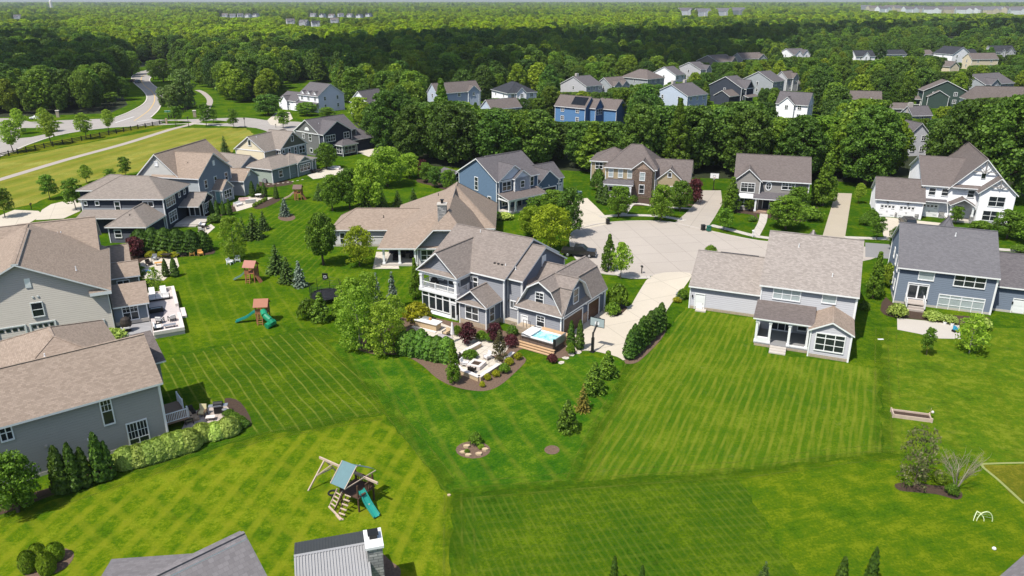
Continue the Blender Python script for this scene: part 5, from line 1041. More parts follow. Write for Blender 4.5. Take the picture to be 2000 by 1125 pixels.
CREAMY = leaves('variegated_leaves', (.33,.48,.06), (.56,.68,.16), .3); SPRT = leaves('spring_spruce_needles', (.060,.135,.015), (.21,.34,.03), .2); RUST = leaves('bronze_leaves', (0.098,0.088,0.035), (0.170,0.154,0.063), .25); YSPR = leaves('yellowing_needles', (0.214,0.193,0.019), (0.357,0.298,0.047), .2)
ROOTS = {}
def proto(name, cat, h, width, quads, mat, trunk=None, tm=None, single=False, smooth=False):
    """one plant of each kind; kept aside until the first is planted"""
    ROOTS[name] = dict(cat=cat, h=h, w=width, crown=leafmesh('crown', quads, mat), trunk=trunk.mesh('trunk', [tm or BARK], True) if trunk else None, mat=mat); return ROOTS[name]
rs = 0
for nm, mat in (('maple', GREEN), ('oak', DEEP), ('fresh', FRESH), ('lime', LIME)):
    for k in range(2):
        rs += 1; proto('%s.%d' % (nm,k), 'tree', 9, 7, crown(9, 3.5, 1.6, P_ROUND, 56, 120, .26, rs, .28), mat, limbs(9, 3.5, 2, rs))
proto('dense', 'tree', 10, 7, crown(10, 3.5, 2.2, P_OVAL, 64, 130, .27, 21, .27), GREEN, limbs(10, 3, 2.4, 21)); proto('pyramid', 'tree', 10, 6, crown(10, 3, .8, P_CONE, 70, 110, .25, 22, .26), GREEN, limbs(10, 2, 1, 22, lean=.4))
proto('young', 'tree', 6, 3.6, crown(6, 1.8, 1.7, P_OVAL, 34, 80, .19, 23, .32), FRESH, limbs(6, 1.6, 1.8, 23, .07)); proto('young_dark', 'tree', 6, 4, crown(6, 2, 1.6, P_ROUND, 34, 80, .2, 24, .32), GREEN, limbs(6, 1.8, 1.7, 24, .07))
proto('airy', 'tree', 8, 6, crown(8, 3, 1.0, P_OVAL, 46, 30, .30, 25, .30), FRESH, limbs(8, 3, 1, 25, .09, 8), PALEBARK); proto('birch', 'tree', 9, 6, crown(9, 3, .4, P_ROUND, 76, 85, .19, 26, .22), FRESH, limbs(9, 3, 1, 26, .1, 8), PALEBARK)
proto('locust', 'tree', 8, 7, crown(8, 3.5, 1.4, P_ROUND, 64, 95, .21, 27, .25, .65), LIME, limbs(8, 3.3, 1.6, 27, .1, 7)); proto('willow', 'tree', 13, 8, crown(13, 4, .8, P_VASE, 70, 100, .30, 28, .24), leaves('grey_green_leaves', (0.127,0.216,0.046), (0.233,0.342,0.082), .3), limbs(13, 3.5, 2, 28))
for k in range(2): proto('bigoak.%d' % k, 'tree', 18, 12, crown(18, 6, 2.2, (P_ROUND, P_OVAL)[k], 130, 150, .36, 71+k, .2, .75, .15, .7), DEEP, limbs(18, 5.5, 3, 71+k, .4, 8))
proto('bigmaple', 'tree', 15, 10, crown(15, 5, 1.5, P_ROUND, 110, 150, .33, 73, .21, .75, .15, .7), DEEP, limbs(15, 4.6, 2.5, 73, .35, 8)); proto('bigcone', 'tree', 18, 9, crown(18, 4.5, 1.0, P_CONE, 125, 130, .32, 74, .19, .8, .15, .7), GREEN, limbs(18, 3, 2, 74, .35, 6, .4))  # bigmaple has the dark leaves to stand in for cloud shade on the belt
proto('clipped', 'bush', 1.7, 2.6, arb(1.7, 1.3, 2600, .2, 75, lambda t: (1-t**3.2)**.5*min(1,.82+t), .07), CREAMY)
proto('plum', 'tree', 5, 5, crown(5, 2.5, .8, P_ROUND, 30, 60, .30, 29), PLUM, limbs(5, 2.2, 1, 29, .08)); proto('bronze', 'tree', 7, 5.5, crown(7, 2.75, .5, P_CONE, 60, 34, .24, 30, .22), RUST, limbs(7, 2.6, .8, 30, .09, 9))
proto('sparse', 'tree', 7, 6, crown(7, 3, .5, lambda t: max(.3, 1-(abs(t-.38)/.8)**2)**.5, 56, 26, .2, 33, .2, .8, .2, .9), leaves('bronze_green_leaves', (.12,.125,.05), (.23,.22,.10), .35), limbs(7, 2.9, .5, 33, .09, 13)); 
for k in range(2): proto('spruce.%d' % k, 'conifer', 6, 4, spruce(6, 2, 31+k, .24, 16), SPR, limbs(6, .3, 1, 31, .08, 0)); 
proto('spring_spruce', 'conifer', 5, 4.4, crown(5, 2.2, .05, P_CONE, 64, 60, .2, 34, .24, .7, .1, .7), SPRT, limbs(5, .3, 1, 34, .08, 0)); proto('yellow_spruce', 'conifer', 5, 3.6, spruce(5, 1.8, 35, .2, 13), YSPR, limbs(5, .3, 1, 35, .08, 0)); proto('blue_spruce', 'conifer', 5, 3.4, spruce(5, 1.7, 36, .28, 14), BLUES, limbs(5, .3, 1, 36, .08, 0))
for k in range(2): proto('arb.%d' % k, 'arborvitae', 3, 1.3, arb(3, .65, 1700, .17, 41+k), THUJA)
proto('hedge_arb', 'arborvitae', 3, 1.7, arb(3, .85, 2000, .18, 44, lambda t: (1-t)**.4*min(1, .7+t*2)), THUJA); proto('green_arb', 'arborvitae', 3, 1.8, arb(3, .9, 1500, .22, 45, lambda t: (1-t**3)**.6*min(1,.75+t)), leaves('hedge_leaves', (0.076,0.183,0.018), (0.162,0.307,0.031), .2))
proto('round_arb', 'shrub', 3.2, 3.2, arb(3.2, 1.6, 2600, .24, 46, lambda t: (1-t**2.4)**.55*min(1,.8+t)), THUJA)
for nm, mat in (('bush', GREEN), ('gold_bush', GOLD), ('cream_bush', CREAMY), ('dark_bush', DEEP), ('lime_bush', FRESH), ('plum_bush', PLUM)): rs += 1; proto(nm, 'bush', 1.6, 2.2, bush(1.1, 1.6, 20, 90, .14, 50+rs), mat)
proto('box_ball', 'boxwood', 1.5, 2.0, arb(1.5, 1.0, 2600, .13, 61, lambda t: max(0, 1-(2*t-.85)**2/1.4)**.5, .05), leaves('boxwood_leaves', (.13,.23,.010), (.22,.34,.018), .15))
used = {}
NAMES = {'tree': 'tree', 'conifer': 'spruce_tree', 'arborvitae': 'arborvitae', 'bush': 'bush', 'shrub': 'shrub', 'boxwood': 'boxwood'}
prg = random.Random(11)
def plant(kind, u, v, vt, wpx, label, group=None, at=None, h=None, w_=None, cat=None):
    """stands at ground pixel (u, v), reaches photo row vt, wpx photo pixels wide"""
    p = ROOTS[kind]; g = at or U(u, v); h = h or max(.4, hgt(u, v, vt)); w_ = w_ or wid(u, v, wpx)
    e = empty(NAMES[p['cat']], (g[0], g[1], 0), prg.uniform(0, 6.28), label, cat or p['cat'], group); e.scale = (w_/p['w'], w_/p['w'], h/p['h'])
    for nm in ('trunk', 'crown'):
        if p[nm] is None: continue
        o = bpy.data.objects.new(nm if p['trunk'] else 'foliage', p[nm]); C.objects.link(o); o.parent = e
    return e
exec('''
Y = [
# -- left road and field
('young',27,298,235,42,'light green street tree nearest the left edge along the fenced road'),
('young',101,283,221,40,'light green street tree, second from the left along the long black fence'),
('young',168,272,221,36,'light green street tree over the middle of the black rail fence'),
('young',214,258,214,26,'narrow light green street tree near the road junction end of the fence'),
('young',40,262,212,30,'pale young tree on the grass island by the far left road'),
('young',90,258,211,32,'pale young tree beside the grey entrance pillar on the far left road'),
('young_dark',98,390,342,40,'small dark green tree on the hay-coloured field left of the curved driveway'),
('young_dark',149,410,350,44,'small dark tree at the corner of the navy house driveway'),
('young',170,358,322,28,'bright small tree behind the navy house roof, left'),
('young_dark',246,345,307,28,'bright small tree behind the navy house roof, right, on the field'),
('young_dark',10,425,368,44,'dark small tree at the left edge by the pale driveway'),
('young_dark',216,350,330,26,'low small tree between the two bright ones behind the navy house'),
('spruce.0',440,300,264,22,'small dark spruce on the mown field beside the grey-green house'),
('young_dark',403,246,203,30,'small street tree on the right grass island of the road junction'),
('young_dark',457,250,213,26,'small street tree right of the junction, by a black mailbox'),
('young_dark',346,240,208,24,'small tree beside the street sign at the junction'),
('young_dark',417,240,212,20,'thin small tree behind the grass island near the stone pillar'),
('young_dark',553,250,216,30,'small street tree in front of the tall white dormer house'),
('willow',342,214,166,50,'tall grey-green tree at the inside of the road bend, leftmost of the clump'),
('willow',366,212,135,58,'tallest grey-green tree of the clump inside the road bend'),
('willow',318,208,170,24,'slim grey-green tree touching the road at the inside of the bend'),
('maple.0',235,196,150,44,'green tree on the grassy bank left of the winding road'),
('young_dark',215,206,180,44,'spreading young tree on the shaded bank left of the winding road'),
('maple.1',258,146,100,40,'light tree at the head of the road bend where the road enters the woods'),
('maple.0',320,160,115,40,'green tree right of the upper road bend'),
('maple.1',300,156,118,24,'green tree standing closest to the upper road bend'),
('oak.0',525,225,185,60,'rounded tree left of the tall white dormer house'),
('maple.0',600,226,200,44,'spreading tree in front of the tall white dormer house porch'),
('maple.1',640,228,210,36,'bushy tree below the white dormer house gable wall'),
('fresh.0',703,236,190,52,'light green tree in front of the white gabled house with the cupola'),
('bigcone',866,312,158,74,'tall dark conical tree standing in front of the blue house with grey-brown roof'),
('bigoak.0',762,300,178,78,'big dark tree behind the lawn right of the dark fan window house'),
('bigoak.1',808,318,205,80,'broad dark tree at the belt end left of the denim house'),
('bigmaple',735,285,205,60,'green tree at the left end of the belt, nearest the fan window house'),
('bigoak.1',1858,376,196,112,'huge dark tree behind the white farmhouse, left of the largest one'),
('bigoak.0',1952,392,188,136,'largest dark tree of the belt, at the right behind the white farmhouse'),
('bigoak.0',1688,362,208,108,'huge dark tree of the belt left of the gap with the pale house'),
('bigoak.1',1556,352,226,104,'huge dark tree of the belt behind the pyramid tree of the oval window house'),
('bigcone',1318,344,192,66,'tall pointed tree of the belt in front of the pale blue-white house'),
('bigmaple',1246,342,205,80,'tall green tree of the belt behind the brick tower house'),
('bigmaple',1455,348,214,90,'broad green tree of the belt behind the oval window house roof'),
# -- left yards
('maple.0',650,412,342,44,'leafy tree at the left of the clump behind the ranch house'),
('maple.1',684,408,330,50,'leafy tree second from the left in the clump behind the ranch house'),
('fresh.0',722,410,312,64,'large light green tree in the clump behind the ranch house left wing'),
('fresh.1',757,364,288,76,'bright large tree on the lawn right of the grey-green house patio'),
('fresh.0',800,348,300,50,'bright tree right of the large bright one, near the shrubs of the denim house'),
('spruce.0',625,390,356,28,'low dark spruce left of the leafy clump by the wooden playset'),
('spruce.1',712,410,352,32,'dark spruce in front of the large light green tree'),
('spruce.0',746,408,366,30,'dark spruce above the ranch left wing roof'),
('spruce.1',777,404,370,26,'small dark spruce above the middle of the ranch roof'),
('spruce.0',808,402,366,26,'small spruce nearest the ranch main roof'),
('dense',632,518,416,64,'dense round maple with a bare trunk left of the ranch house'),
('locust',702,520,444,66,'yellow-green tree in front of the ranch left wing'),
('birch',459,508,424,54,'pale green tree beside the white lawn chairs'),
('spruce.0',497,466,414,42,'dark spruce right of the pale green tree, tallest of three'),
('spruce.1',476,468,422,30,'dark spruce between the pale green tree and the tallest dark spruce'),
('spruce.1',516,450,410,26,'dark spruce at the right of the three behind the left lawn'),
('spruce.0',541,532,476,46,'spruce at the top of the row above the trampoline'),
('spruce.1',562,552,500,40,'spruce in the middle of the row above the trampoline'),
('blue_spruce',586,560,508,32,'silvery spruce at the lower end of the row above the trampoline'),
('blue_spruce',557,422,386,26,'blue spruce in a mulch ring between the playset and the navy house'),
('bush',603,622,575,42,'bushy dark green shrub at the left of the clump below the trampoline'),
('spring_spruce',628,628,572,50,'dark bushy conifer below the trampoline'),
('maple.0',672,620,588,50,'low leafy tree right of the dark mat below the trampoline'),
('birch',702,682,562,82,'large loose light green tree at the left end of the planting bed'),
('birch',752,690,592,80,'large light green tree above the hedge of the planting bed'),
('birch',688,648,545,68,'light green tree behind the large loose one, nearest the trampoline'),
('birch',768,655,578,58,'light green tree between the hedge and the slate house porch'),
('birch',724,642,532,62,'leafy light green tree between the two blue spruces and the bed'),
('blue_spruce',737,590,530,24,'small blue spruce behind the light green trees, left of two'),
('blue_spruce',768,602,528,32,'small blue spruce behind the light green trees, right of two'),
('pyramid',812,585,504,30,'narrow dark tree beside the balcony of the slate house'),
('gold_bush',815,628,582,56,'yellow-green shrub beside the screened porch'),
('pyramid',886,748,664,36,'narrow dark green tree at the corner of the fire pit wall'),
('bronze',976,706,644,42,'bronze-green columnar tree between patio and swim spa'),
('plum',914,672,632,38,'purple-leaved tree in front of the low bay, beside the patio steps'),
('plum',966,668,632,34,'purple-leaved tree right of the low bay'),
('plum_bush',998,676,648,30,'purple bush near the swim spa corner'),
('bush',893,655,632,20,'round green bush left of the purple tree at the bay'),
('bush',940,664,642,24,'round green bush between the two purple trees'),
('bush',955,668,646,18,'smaller round green bush by the bay corner'),
('dark_bush',1000,655,632,24,'dark bush at the spa door'),
('bush',918,700,680,34,'low bush below the first purple tree'),
('gold_bush',994,712,695,20,'golden bush at the fire pit wall end nearest the spa'),
('gold_bush',1012,702,685,18,'golden bush right beside the spa steps bed'),
('gold_bush',969,735,720,18,'golden bush outside the patio wall, upper of three'),
('gold_bush',952,742,727,16,'golden bush outside the patio wall, middle of three'),
('gold_bush',942,756,742,12,'tiny golden bush alone at the tip of the bed'),
('bush',985,728,706,24,'green bush below the bronze tree'),
('plum_bush',1078,708,688,22,'purple bush at the end of the spa steps'),
('arb.0',1115,678,626,18,'slim arborvitae at the garage corner, left of two'),
('arb.1',1132,682,626,19,'slim arborvitae at the garage corner, right of two'),
('bush',1114,692,664,18,'light bush at the foot of the two slim arborvitae'),
('spring_spruce',1186,736,686,52,'bushy spruce at the top of the row leading from the basketball hoop'),
('spring_spruce',1160,768,708,56,'spruce second in the row leading from the basketball hoop'),
('yellow_spruce',1138,802,748,34,'yellowing sparse spruce in the row of four on the lawn'),
('spring_spruce',1108,842,782,54,'wide low spruce at the bottom end of the row of four on the lawn'),
('bush',929,868,840,28,'shrub on the small round bed in the middle lawn'),
('spring_spruce',1188,528,458,40,'bright conifer on the cul-de-sac verge behind the barn-roofed garage'),
('young',1212,545,474,42,'young tree beside the bright conifer on the cul-de-sac verge'),
('bush',1206,600,545,46,'tall bush at the far corner of the barn-roofed garage'),
('bush',1196,614,586,32,'round bush at the garage driveway edge'),
# -- front yards round the cul-de-sac
('locust',1076,488,402,84,'big yellow-green tree behind the slate house roof'),
('lime.0',1040,462,404,60,'yellow-green tree left of the big one behind the slate house'),
('oak.0',1112,462,368,56,'dark green tree beside the denim house driveway'),
('maple.0',1082,430,372,62,'green tree in front of the denim house garage'),
('maple.1',1050,425,385,50,'green tree in front of the denim house porch end'),
('cream_bush',985,428,412,36,'pale bush at the denim house corner'),
('maple.0',1208,424,364,50,'round tree on the verge in front of the brick tower house, left'),
('maple.1',1290,432,362,54,'round tree on the verge in front of the brick tower house, middle'),
('maple.0',1328,412,354,48,'light tree in front of the tan garage wing'),
('plum',1356,398,350,36,'dark purple tree at the corner of the brick tower house'),
('arb.0',1172,396,352,20,'dark narrow evergreen at the left corner of the brick tower house'),
('arb.1',1182,400,362,18,'dark narrow evergreen by the white porch of the brick tower house'),
('dark_bush',1168,372,322,30,'dark tall shrub against the left wing of the brick tower house'),
('dark_bush',1238,396,378,16,'dark bush at the foot of the brick tower'),
('young_dark',1413,451,408,36,'small street tree in front of the oval window house'),
('pyramid',1426,414,346,44,'tall leafy tree at the left corner of the oval window house'),
('pyramid',1606,402,300,60,'tall pyramid tree between the oval window house and the beige driveway'),
('maple.0',1534,448,384,74,'yellow-green round tree hiding the oval window house porch'),
('maple.1',1556,420,366,50,'green tree against the right half of the oval window house'),
('bush',1582,430,398,50,'wide green bush left of the beige driveway'),
('young_dark',1464,412,390,28,'small tree by the metal-roofed bay of the oval window house'),
('dark_bush',1468,432,420,18,'dark low shrub on the front bed of the oval window house'),
('young_dark',1712,468,424,34,'round small tree in front of the white farmhouse garage'),
('bush',1700,436,402,30,'dark rounded shrub left of the farmhouse garage'),
('bush',1688,440,414,24,'lower dark shrub left of the farmhouse garage'),
('young',1676,398,358,24,'thin young tree on the lawn between two driveways'),
('young_dark',1866,438,404,30,'small bright tree by the farmhouse porch'),
('maple.0',1966,466,412,64,'broad bush-like tree at the right edge before the farmhouse'),
('maple.1',2008,476,420,60,'leafy tree cut by the right edge before the farmhouse'),
('bush',1915,446,428,40,'low bush under the farmhouse right window'),
('bush',1990,492,475,30,'small bush at the right edge near the street'),
('oak.1',1748,490,444,34,'dark tree touching the left side of the patio house roof'),
('pyramid',1705,582,492,42,'leafy green tree between the porch house and the patio house'),
('lime_bush',1730,560,505,34,'yellow-green bush at the side wall of the patio house'),
('bush',1388,494,476,24,'bush top showing above the porch house garage roof'),
('bush',1333,584,560,24,'dark bush at the left end of the porch house garage'),
('gold_bush',1322,590,578,18,'golden bush by the utility box at the porch house'),
('dark_bush',1688,605,585,22,'dark bush in the shadow of the porch house'),
# -- right yards
('young_dark',1809,694,642,30,'small young tree standing alone on the lawn below the concrete patio'),
('airy',1893,690,614,66,'airy tree at the right end of the concrete patio'),
('cream_bush',1752,618,588,38,'pale bush left of the patio house steps'),
('cream_bush',1822,624,604,40,'pale bush right of the patio house steps'),
('cream_bush',1852,630,612,34,'pale bush under the wide window of the patio house'),
('cream_bush',1912,642,614,44,'pale bush at the right corner of the patio house'),
('sparse',1786,948,840,80,'bronze sparse tree in the long mulch bed on the right lawn'),
('bush',1858,966,942,28,'bright low bush in the long mulch bed'),
('bush',1774,948,936,16,'small bush at the foot of the bronze tree'),
('airy',1836,945,920,30,'thin low shrub between the bronze tree and the bare tree'),
('arb.0',1697,1150,1070,26,'arborvitae tip at the bottom edge, right one of two'),
('arb.1',1640,1150,1088,26,'arborvitae tip at the bottom edge, left one of two'),
('arb.0',1198,1145,1086,18,'slim arborvitae tip at the bottom edge, left of centre pair'),
('spruce.0',1490,1145,1095,34,'small spruce tip at the bottom edge right of the striped lawn'),
('arb.1',1252,1150,1104,16,'slim arborvitae tip at the bottom edge, right of centre pair'),
# -- lower left
('maple.0',36,1000,888,98,'big leafy shrub against the sage house at the left edge'),
('arb.0',124,962,872,40,'arborvitae by the sage house wall, leftmost of five'),
('arb.1',150,956,866,34,'arborvitae by the sage house wall, second from the left'),
('arb.0',170,948,874,30,'arborvitae by the sage house wall, middle one'),
('arb.1',200,938,846,36,'arborvitae by the sage house wall, tallest of the right pair'),
('arb.0',216,934,862,26,'arborvitae by the sage house wall, at the right end'),
('box_ball',58,1114,1078,34,'clipped boxwood ball, left front of four'),
('box_ball',94,1118,1080,34,'clipped boxwood ball, right front of four'),
('box_ball',110,1092,1062,34,'clipped boxwood ball, right back of four'),
('box_ball',74,1090,1064,32,'clipped boxwood ball, left back of four'),
('round_arb',278,492,448,42,'rounded dark shrub at the left end of the tall hedge behind the fire ring'),
('round_arb',302,492,446,42,'rounded dark shrub second in the tall hedge behind the fire ring'),
('round_arb',326,493,446,42,'rounded dark shrub third in the tall hedge behind the fire ring'),
('round_arb',350,494,448,42,'rounded dark shrub fourth in the tall hedge behind the fire ring'),
('round_arb',376,494,450,40,'rounded dark shrub fifth in the tall hedge behind the fire ring'),
('round_arb',398,490,452,34,'rounded dark shrub at the right end of the tall hedge behind the fire ring'),
('plum',266,502,464,38,'purple tree left of the tall hedge'),
('gold_bush',295,502,488,22,'golden low bush in front of the hedge, left'),('gold_bush',318,502,488,22,'golden low bush in front of the hedge, middle'),('gold_bush',340,502,490,20,'golden low bush in front of the hedge, right'),
('arb.0',325,540,506,15,'small arborvitae by the fire ring terrace, left of two'),
('arb.1',342,540,504,18,'small arborvitae by the fire ring terrace, right of two'),
('maple.0',266,558,514,44,'green tree between the two sunrooms of the warm grey house'),
('airy',306,572,522,30,'thin multi-stemmed tree behind the walled patio'),
('cream_bush',216,664,640,62,'pale bush between the sage roof and the warm grey house'),
('arb.0',414,418,391,11,'small arborvitae by the pale house patio, first of four'),('arb.1',425,419,391,11,'small arborvitae by the pale house patio, second of four'),('arb.0',437,420,392,11,'small arborvitae by the pale house patio, third of four'),('arb.1',449,420,389,12,'small arborvitae by the pale house patio, fourth of four'),
('arb.0',494,385,354,13,'dark arborvitae at the pale house corner, left'),('arb.1',506,382,359,11,'dark arborvitae at the pale house corner, middle'),('arb.0',517,384,356,11,'dark arborvitae at the pale house corner, right'),('arb.1',540,388,362,11,'lone dark arborvitae at the end of the pale house bed'),
('maple.0',638,330,280,46,'dense tree in front of the fan window house'),
('gold_bush',607,330,302,26,'golden shrub left of the dense tree at the fan window house'),
('dark_bush',420,434,414,30,'low dark shrub beside the navy house sunroom'),
('maple.1',832,356,318,30,'dark shrubby tree in the bed left of the denim house'),('plum',826,350,312,22,'purple shrubby tree in the bed left of the denim house'),
('oak.0',850,366,326,30,'shrub in the bed left of the denim house, second'),('maple.0',876,372,332,34,'shrub nearest the denim house wall'),
('young_dark',1822,372,340,24,'small tree at the woods edge behind the white farmhouse garage'),
]
''')
for y in Y: plant(*y)
def row(kind, p, q, n, hh, ww, label, group, skip=0):
    a, b_ = U(*p), U(*q)
    for k in range(n):
        g = a.lerp(b_, k/(n-1)); plant(kind[k % len(kind)], 0, 0, 0, 0, label, group, at=(g.x+prg.uniform(-.1,.1), g.y+prg.uniform(-.1,.1)), h=hh*prg.uniform(.9,1.12), w_=ww*prg.uniform(.92,1.1))
row(['arb.0','arb.1'], (1231,700), (1289,641), 11, 3.7, 1.75, 'dark arborvitae in the hedge along the right side of the pale driveway', 'arborvitae hedge along the driveway')
row(['green_arb'], (792,690), (872,706), 6, 3.2, 2.1, 'leafy green hedge shrub on the lawn side of the flagstone patio', 'hedge at the patio')
row(['clipped'], (250,910), (370,874), 7, 1.75, 2.5, 'pale variegated hedge bush under the sage house corner window', 'variegated hedge by the sage house')
row(['clipped'], (396,856), (446,846), 3, 1.5, 2.3, 'pale variegated bush beside the paver patio of the sage house', 'variegated bushes by the grill patio')
# bare tree in the long bed
def bare(u, v, vt, label):
    h = hgt(u, v, vt); rg = random.Random(3); e = empty('bare_tree', U(u, v), 0, label, 'tree'); b = MB(); t = MB()
    for k in range(5):
        a = k*1.3; q = Vector((math.cos(a)*h*.18, math.sin(a)*h*.18, h*.5)); t.tube((math.cos(a)*.05,math.sin(a)*.05,-.05), q, .05, .03, 6)
        for j in range(9):
            aa = a+rg.uniform(-1,1); s = Vector((0,0,0)).lerp(q, rg.uniform(.5,1)); r_ = s+Vector((math.cos(aa)*h*rg.uniform(.15,.4), math.sin(aa)*h*rg.uniform(.15,.4), h*rg.uniform(.1,.5))); b.tube(s, r_, .018, .008, 4)
            for i in range(5): s2 = s.lerp(r_, rg.uniform(.4,1)); b.tube(s2, s2+Vector((rg.uniform(-.4,.4),rg.uniform(-.4,.4),rg.uniform(.1,.6))), .009, .005, 3)
    t.build('trunk', PALEBARK, e); b.build('branches', plain('bare_twigs', (.26,.22,.17), .9, .2), e)
bare(1867, 954, 878, 'leafless tree with pale stems at the right end of the long mulch bed')

# ------------------------------------------------------------------ woods
def forest_proto(seed, h, Rr, prof, nb, nl, leaf, mat, squash=.75):
    q = crown(h, Rr, h*.12, prof, nb, nl, leaf, seed, .29, squash, .15, .7); me = leafmesh('forest_tree', q, mat); return me, h, Rr*2
WG = [leaves('wood_leaves', (.10,.21,.018), (.22,.34,.028), .36, .012, .3), leaves('wood_leaves_light', (.17,.28,.018), (.34,.45,.03), .4, .012, .25), leaves('wood_leaves_dark', (.055,.125,.018), (.13,.235,.028), .3, .012, .3)]
WG.append(leaves('wood_leaves_sunlit', (.28,.44,.012), (.47,.62,.02), .42, .012, .2))  # pale copy of the leaves: sunlight on the far woods put into the colour
FP = [forest_proto(200, 14, 4.6, P_ROUND, 66, 135, .40, WG[0]), forest_proto(201, 15, 5.2, P_VASE, 72, 135, .42, WG[0]), forest_proto(202, 13, 4.2, P_OVAL, 60, 130, .39, WG[1]), forest_proto(203, 16, 5.0, P_OVAL, 76, 130, .42, WG[2]), forest_proto(204, 14, 4.8, P_ROUND, 68, 130, .40, WG[2]), forest_proto(205, 15, 3.6, P_CONE, 64, 80, .45, WG[0]), forest_proto(206, 14, 4.8, P_ROUND, 50, 80, .58, WG[3])]
def poly_in(px, u, v):
    c = False; n = len(px)
    for i in range(n):
        a, b_ = px[i], px[i-1]
        if (a[1] > v) != (b_[1] > v) and u < (b_[0]-a[0])*(v-a[1])/(b_[1]-a[1])+a[0]: c = not c
    return c
EDGE = [(-900,235),(-300,228),(0,226),(105,224),(180,220),(215,196),(228,168),(240,150),(250,128),(300,118),(340,122),(352,146),(378,158),(392,172),(430,178),(440,196),(505,214),(530,196),(535,172),(600,160),(660,168),(672,212),(690,240),(705,268),(760,292),(815,316),(850,322),(1000,330),(1110,331),(1130,336),(1330,347),(1430,350),(1600,352),(1690,360),(1800,362),(1990,382),(2100,395),(2600,460)]
def edge_v(u):
    for a, b_ in zip(EDGE, EDGE[1:]):
        if a[0] <= u <= b_[0]: return a[1]+(b_[1]-a[1])*(u-a[0])/(b_[0]-a[0]+1e-6)
    return 200
LAWNS = [[(1590,182),(1650,185),(1655,215),(1600,215)], [(1725,182),(1790,186),(1785,215),(1725,214)], [(1830,76),(1880,78),(1880,100),(1830,98)]]
def proj(x, y, z):
    zc = y*CP-(z-CAMH)*SP; up = y*SP+(z-CAMH)*CP; return 1000+FPX*x/zc, 562.5-FPX*up/zc
frg = random.Random(77); PTS = []
def try_tree(x, y, sp, hmin, hmax):
    u, v = proj(x, y, 0)
    if v > edge_v(u)-1 or u < -260 or u > 2260: return
    belt = v > 232 and u > 690
    h = frg.uniform(hmin, hmax)
    if belt: h = frg.choice((frg.uniform(12,16), frg.uniform(15,21)))
    elif u > 1090 and 95 < v < 235: h = frg.uniform(7, 14)
    wd = h*frg.uniform(.5,.85); R_ = wd/2
    for p in LAWNS:
        if poly_in(p, u, v): return
    for fx, fy, fr in FOOT:
        if (x-fx)**2+(y-fy)**2 < (fr+R_*.6)**2: return
    ut, vt = proj(x, y, h*.96); hw = R_*FPX/(y*CP+CAMH*SP)*.8
    for u0, v0, u1, v1, dist in CLEAR:
        if y < dist and u+hw > u0 and u-hw < u1 and vt < v1 and v > v0:
            z1 = hgt(u, v, v1); 
            if z1 < 4: return
            h = min(h, z1); R_ = min(R_, h*.42); vt = v1
    PTS.append((x, y, h, R_*2, u, v))
def fill(y0, y1, sp, hmin, hmax):
    y = y0
    while y < y1:
        half = y*.80+60; x = -half
        while x < half:
            try_tree(x+frg.uniform(-.42,.42)*sp, y+frg.uniform(-.42,.42)*sp, sp, hmin, hmax); x += sp
        y += sp*.9
fill(180, 420, 7.2, 9, 17); fill(420, 820, 9.0, 10, 18); fill(820, 1700, 13, 11, 19); fill(1700, 3600, 27, 14, 22); fill(3600, 9000, 62, 18, 30)
PTS.sort(key=lambda p: p[1]*.999-p[2]*.01); near = PTS[:300]; rest = PTS[300:]
def wood_label(u, v):
    if u < 250 and v > 120: return 'dark leafy tree in the deep woods left of the winding road', 'trees of the woods left of the winding road'
    if u < 700: return 'leafy tree at the edge of the woods between the winding road and the white dormer house', 'trees of the woods right of the winding road'
    if v > 228: return 'tall dark green tree in the dense belt behind the cul-de-sac houses', 'trees of the belt behind the cul-de-sac'
    return 'leafy tree standing among the houses beyond the tree belt', 'trees among the far houses'
protos = []
for i, (x, y, h, wd, u, v) in enumerate(near):
    k = frg.choice((3,3,4,4,0,1,5,3,4,2)) if v > 228 or u < 250 else frg.choice((0,1,2,3,4,5)); k = 6 if i == 299 else k; me, ph, pw = FP[k]; lb, gp = wood_label(u, v)  # belt trees take mostly dark leaves: cloud shade put into the colour
    o = bpy.data.objects.new('forest_tree', me); C.objects.link(o); o.location = (x, y, 0); o.rotation_euler = (0,0,frg.uniform(0,6.28)); o.scale = (wd/pw, wd/pw, h/ph); tag(o, lb, 'tree', gp)
def bright_v(u):  # base row; farther trees get leaf colours lightened to look sunlit
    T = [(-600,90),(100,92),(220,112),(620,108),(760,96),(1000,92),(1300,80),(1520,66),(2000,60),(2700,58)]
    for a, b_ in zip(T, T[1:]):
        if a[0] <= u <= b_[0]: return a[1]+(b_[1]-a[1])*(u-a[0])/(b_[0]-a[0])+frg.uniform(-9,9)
    return 80
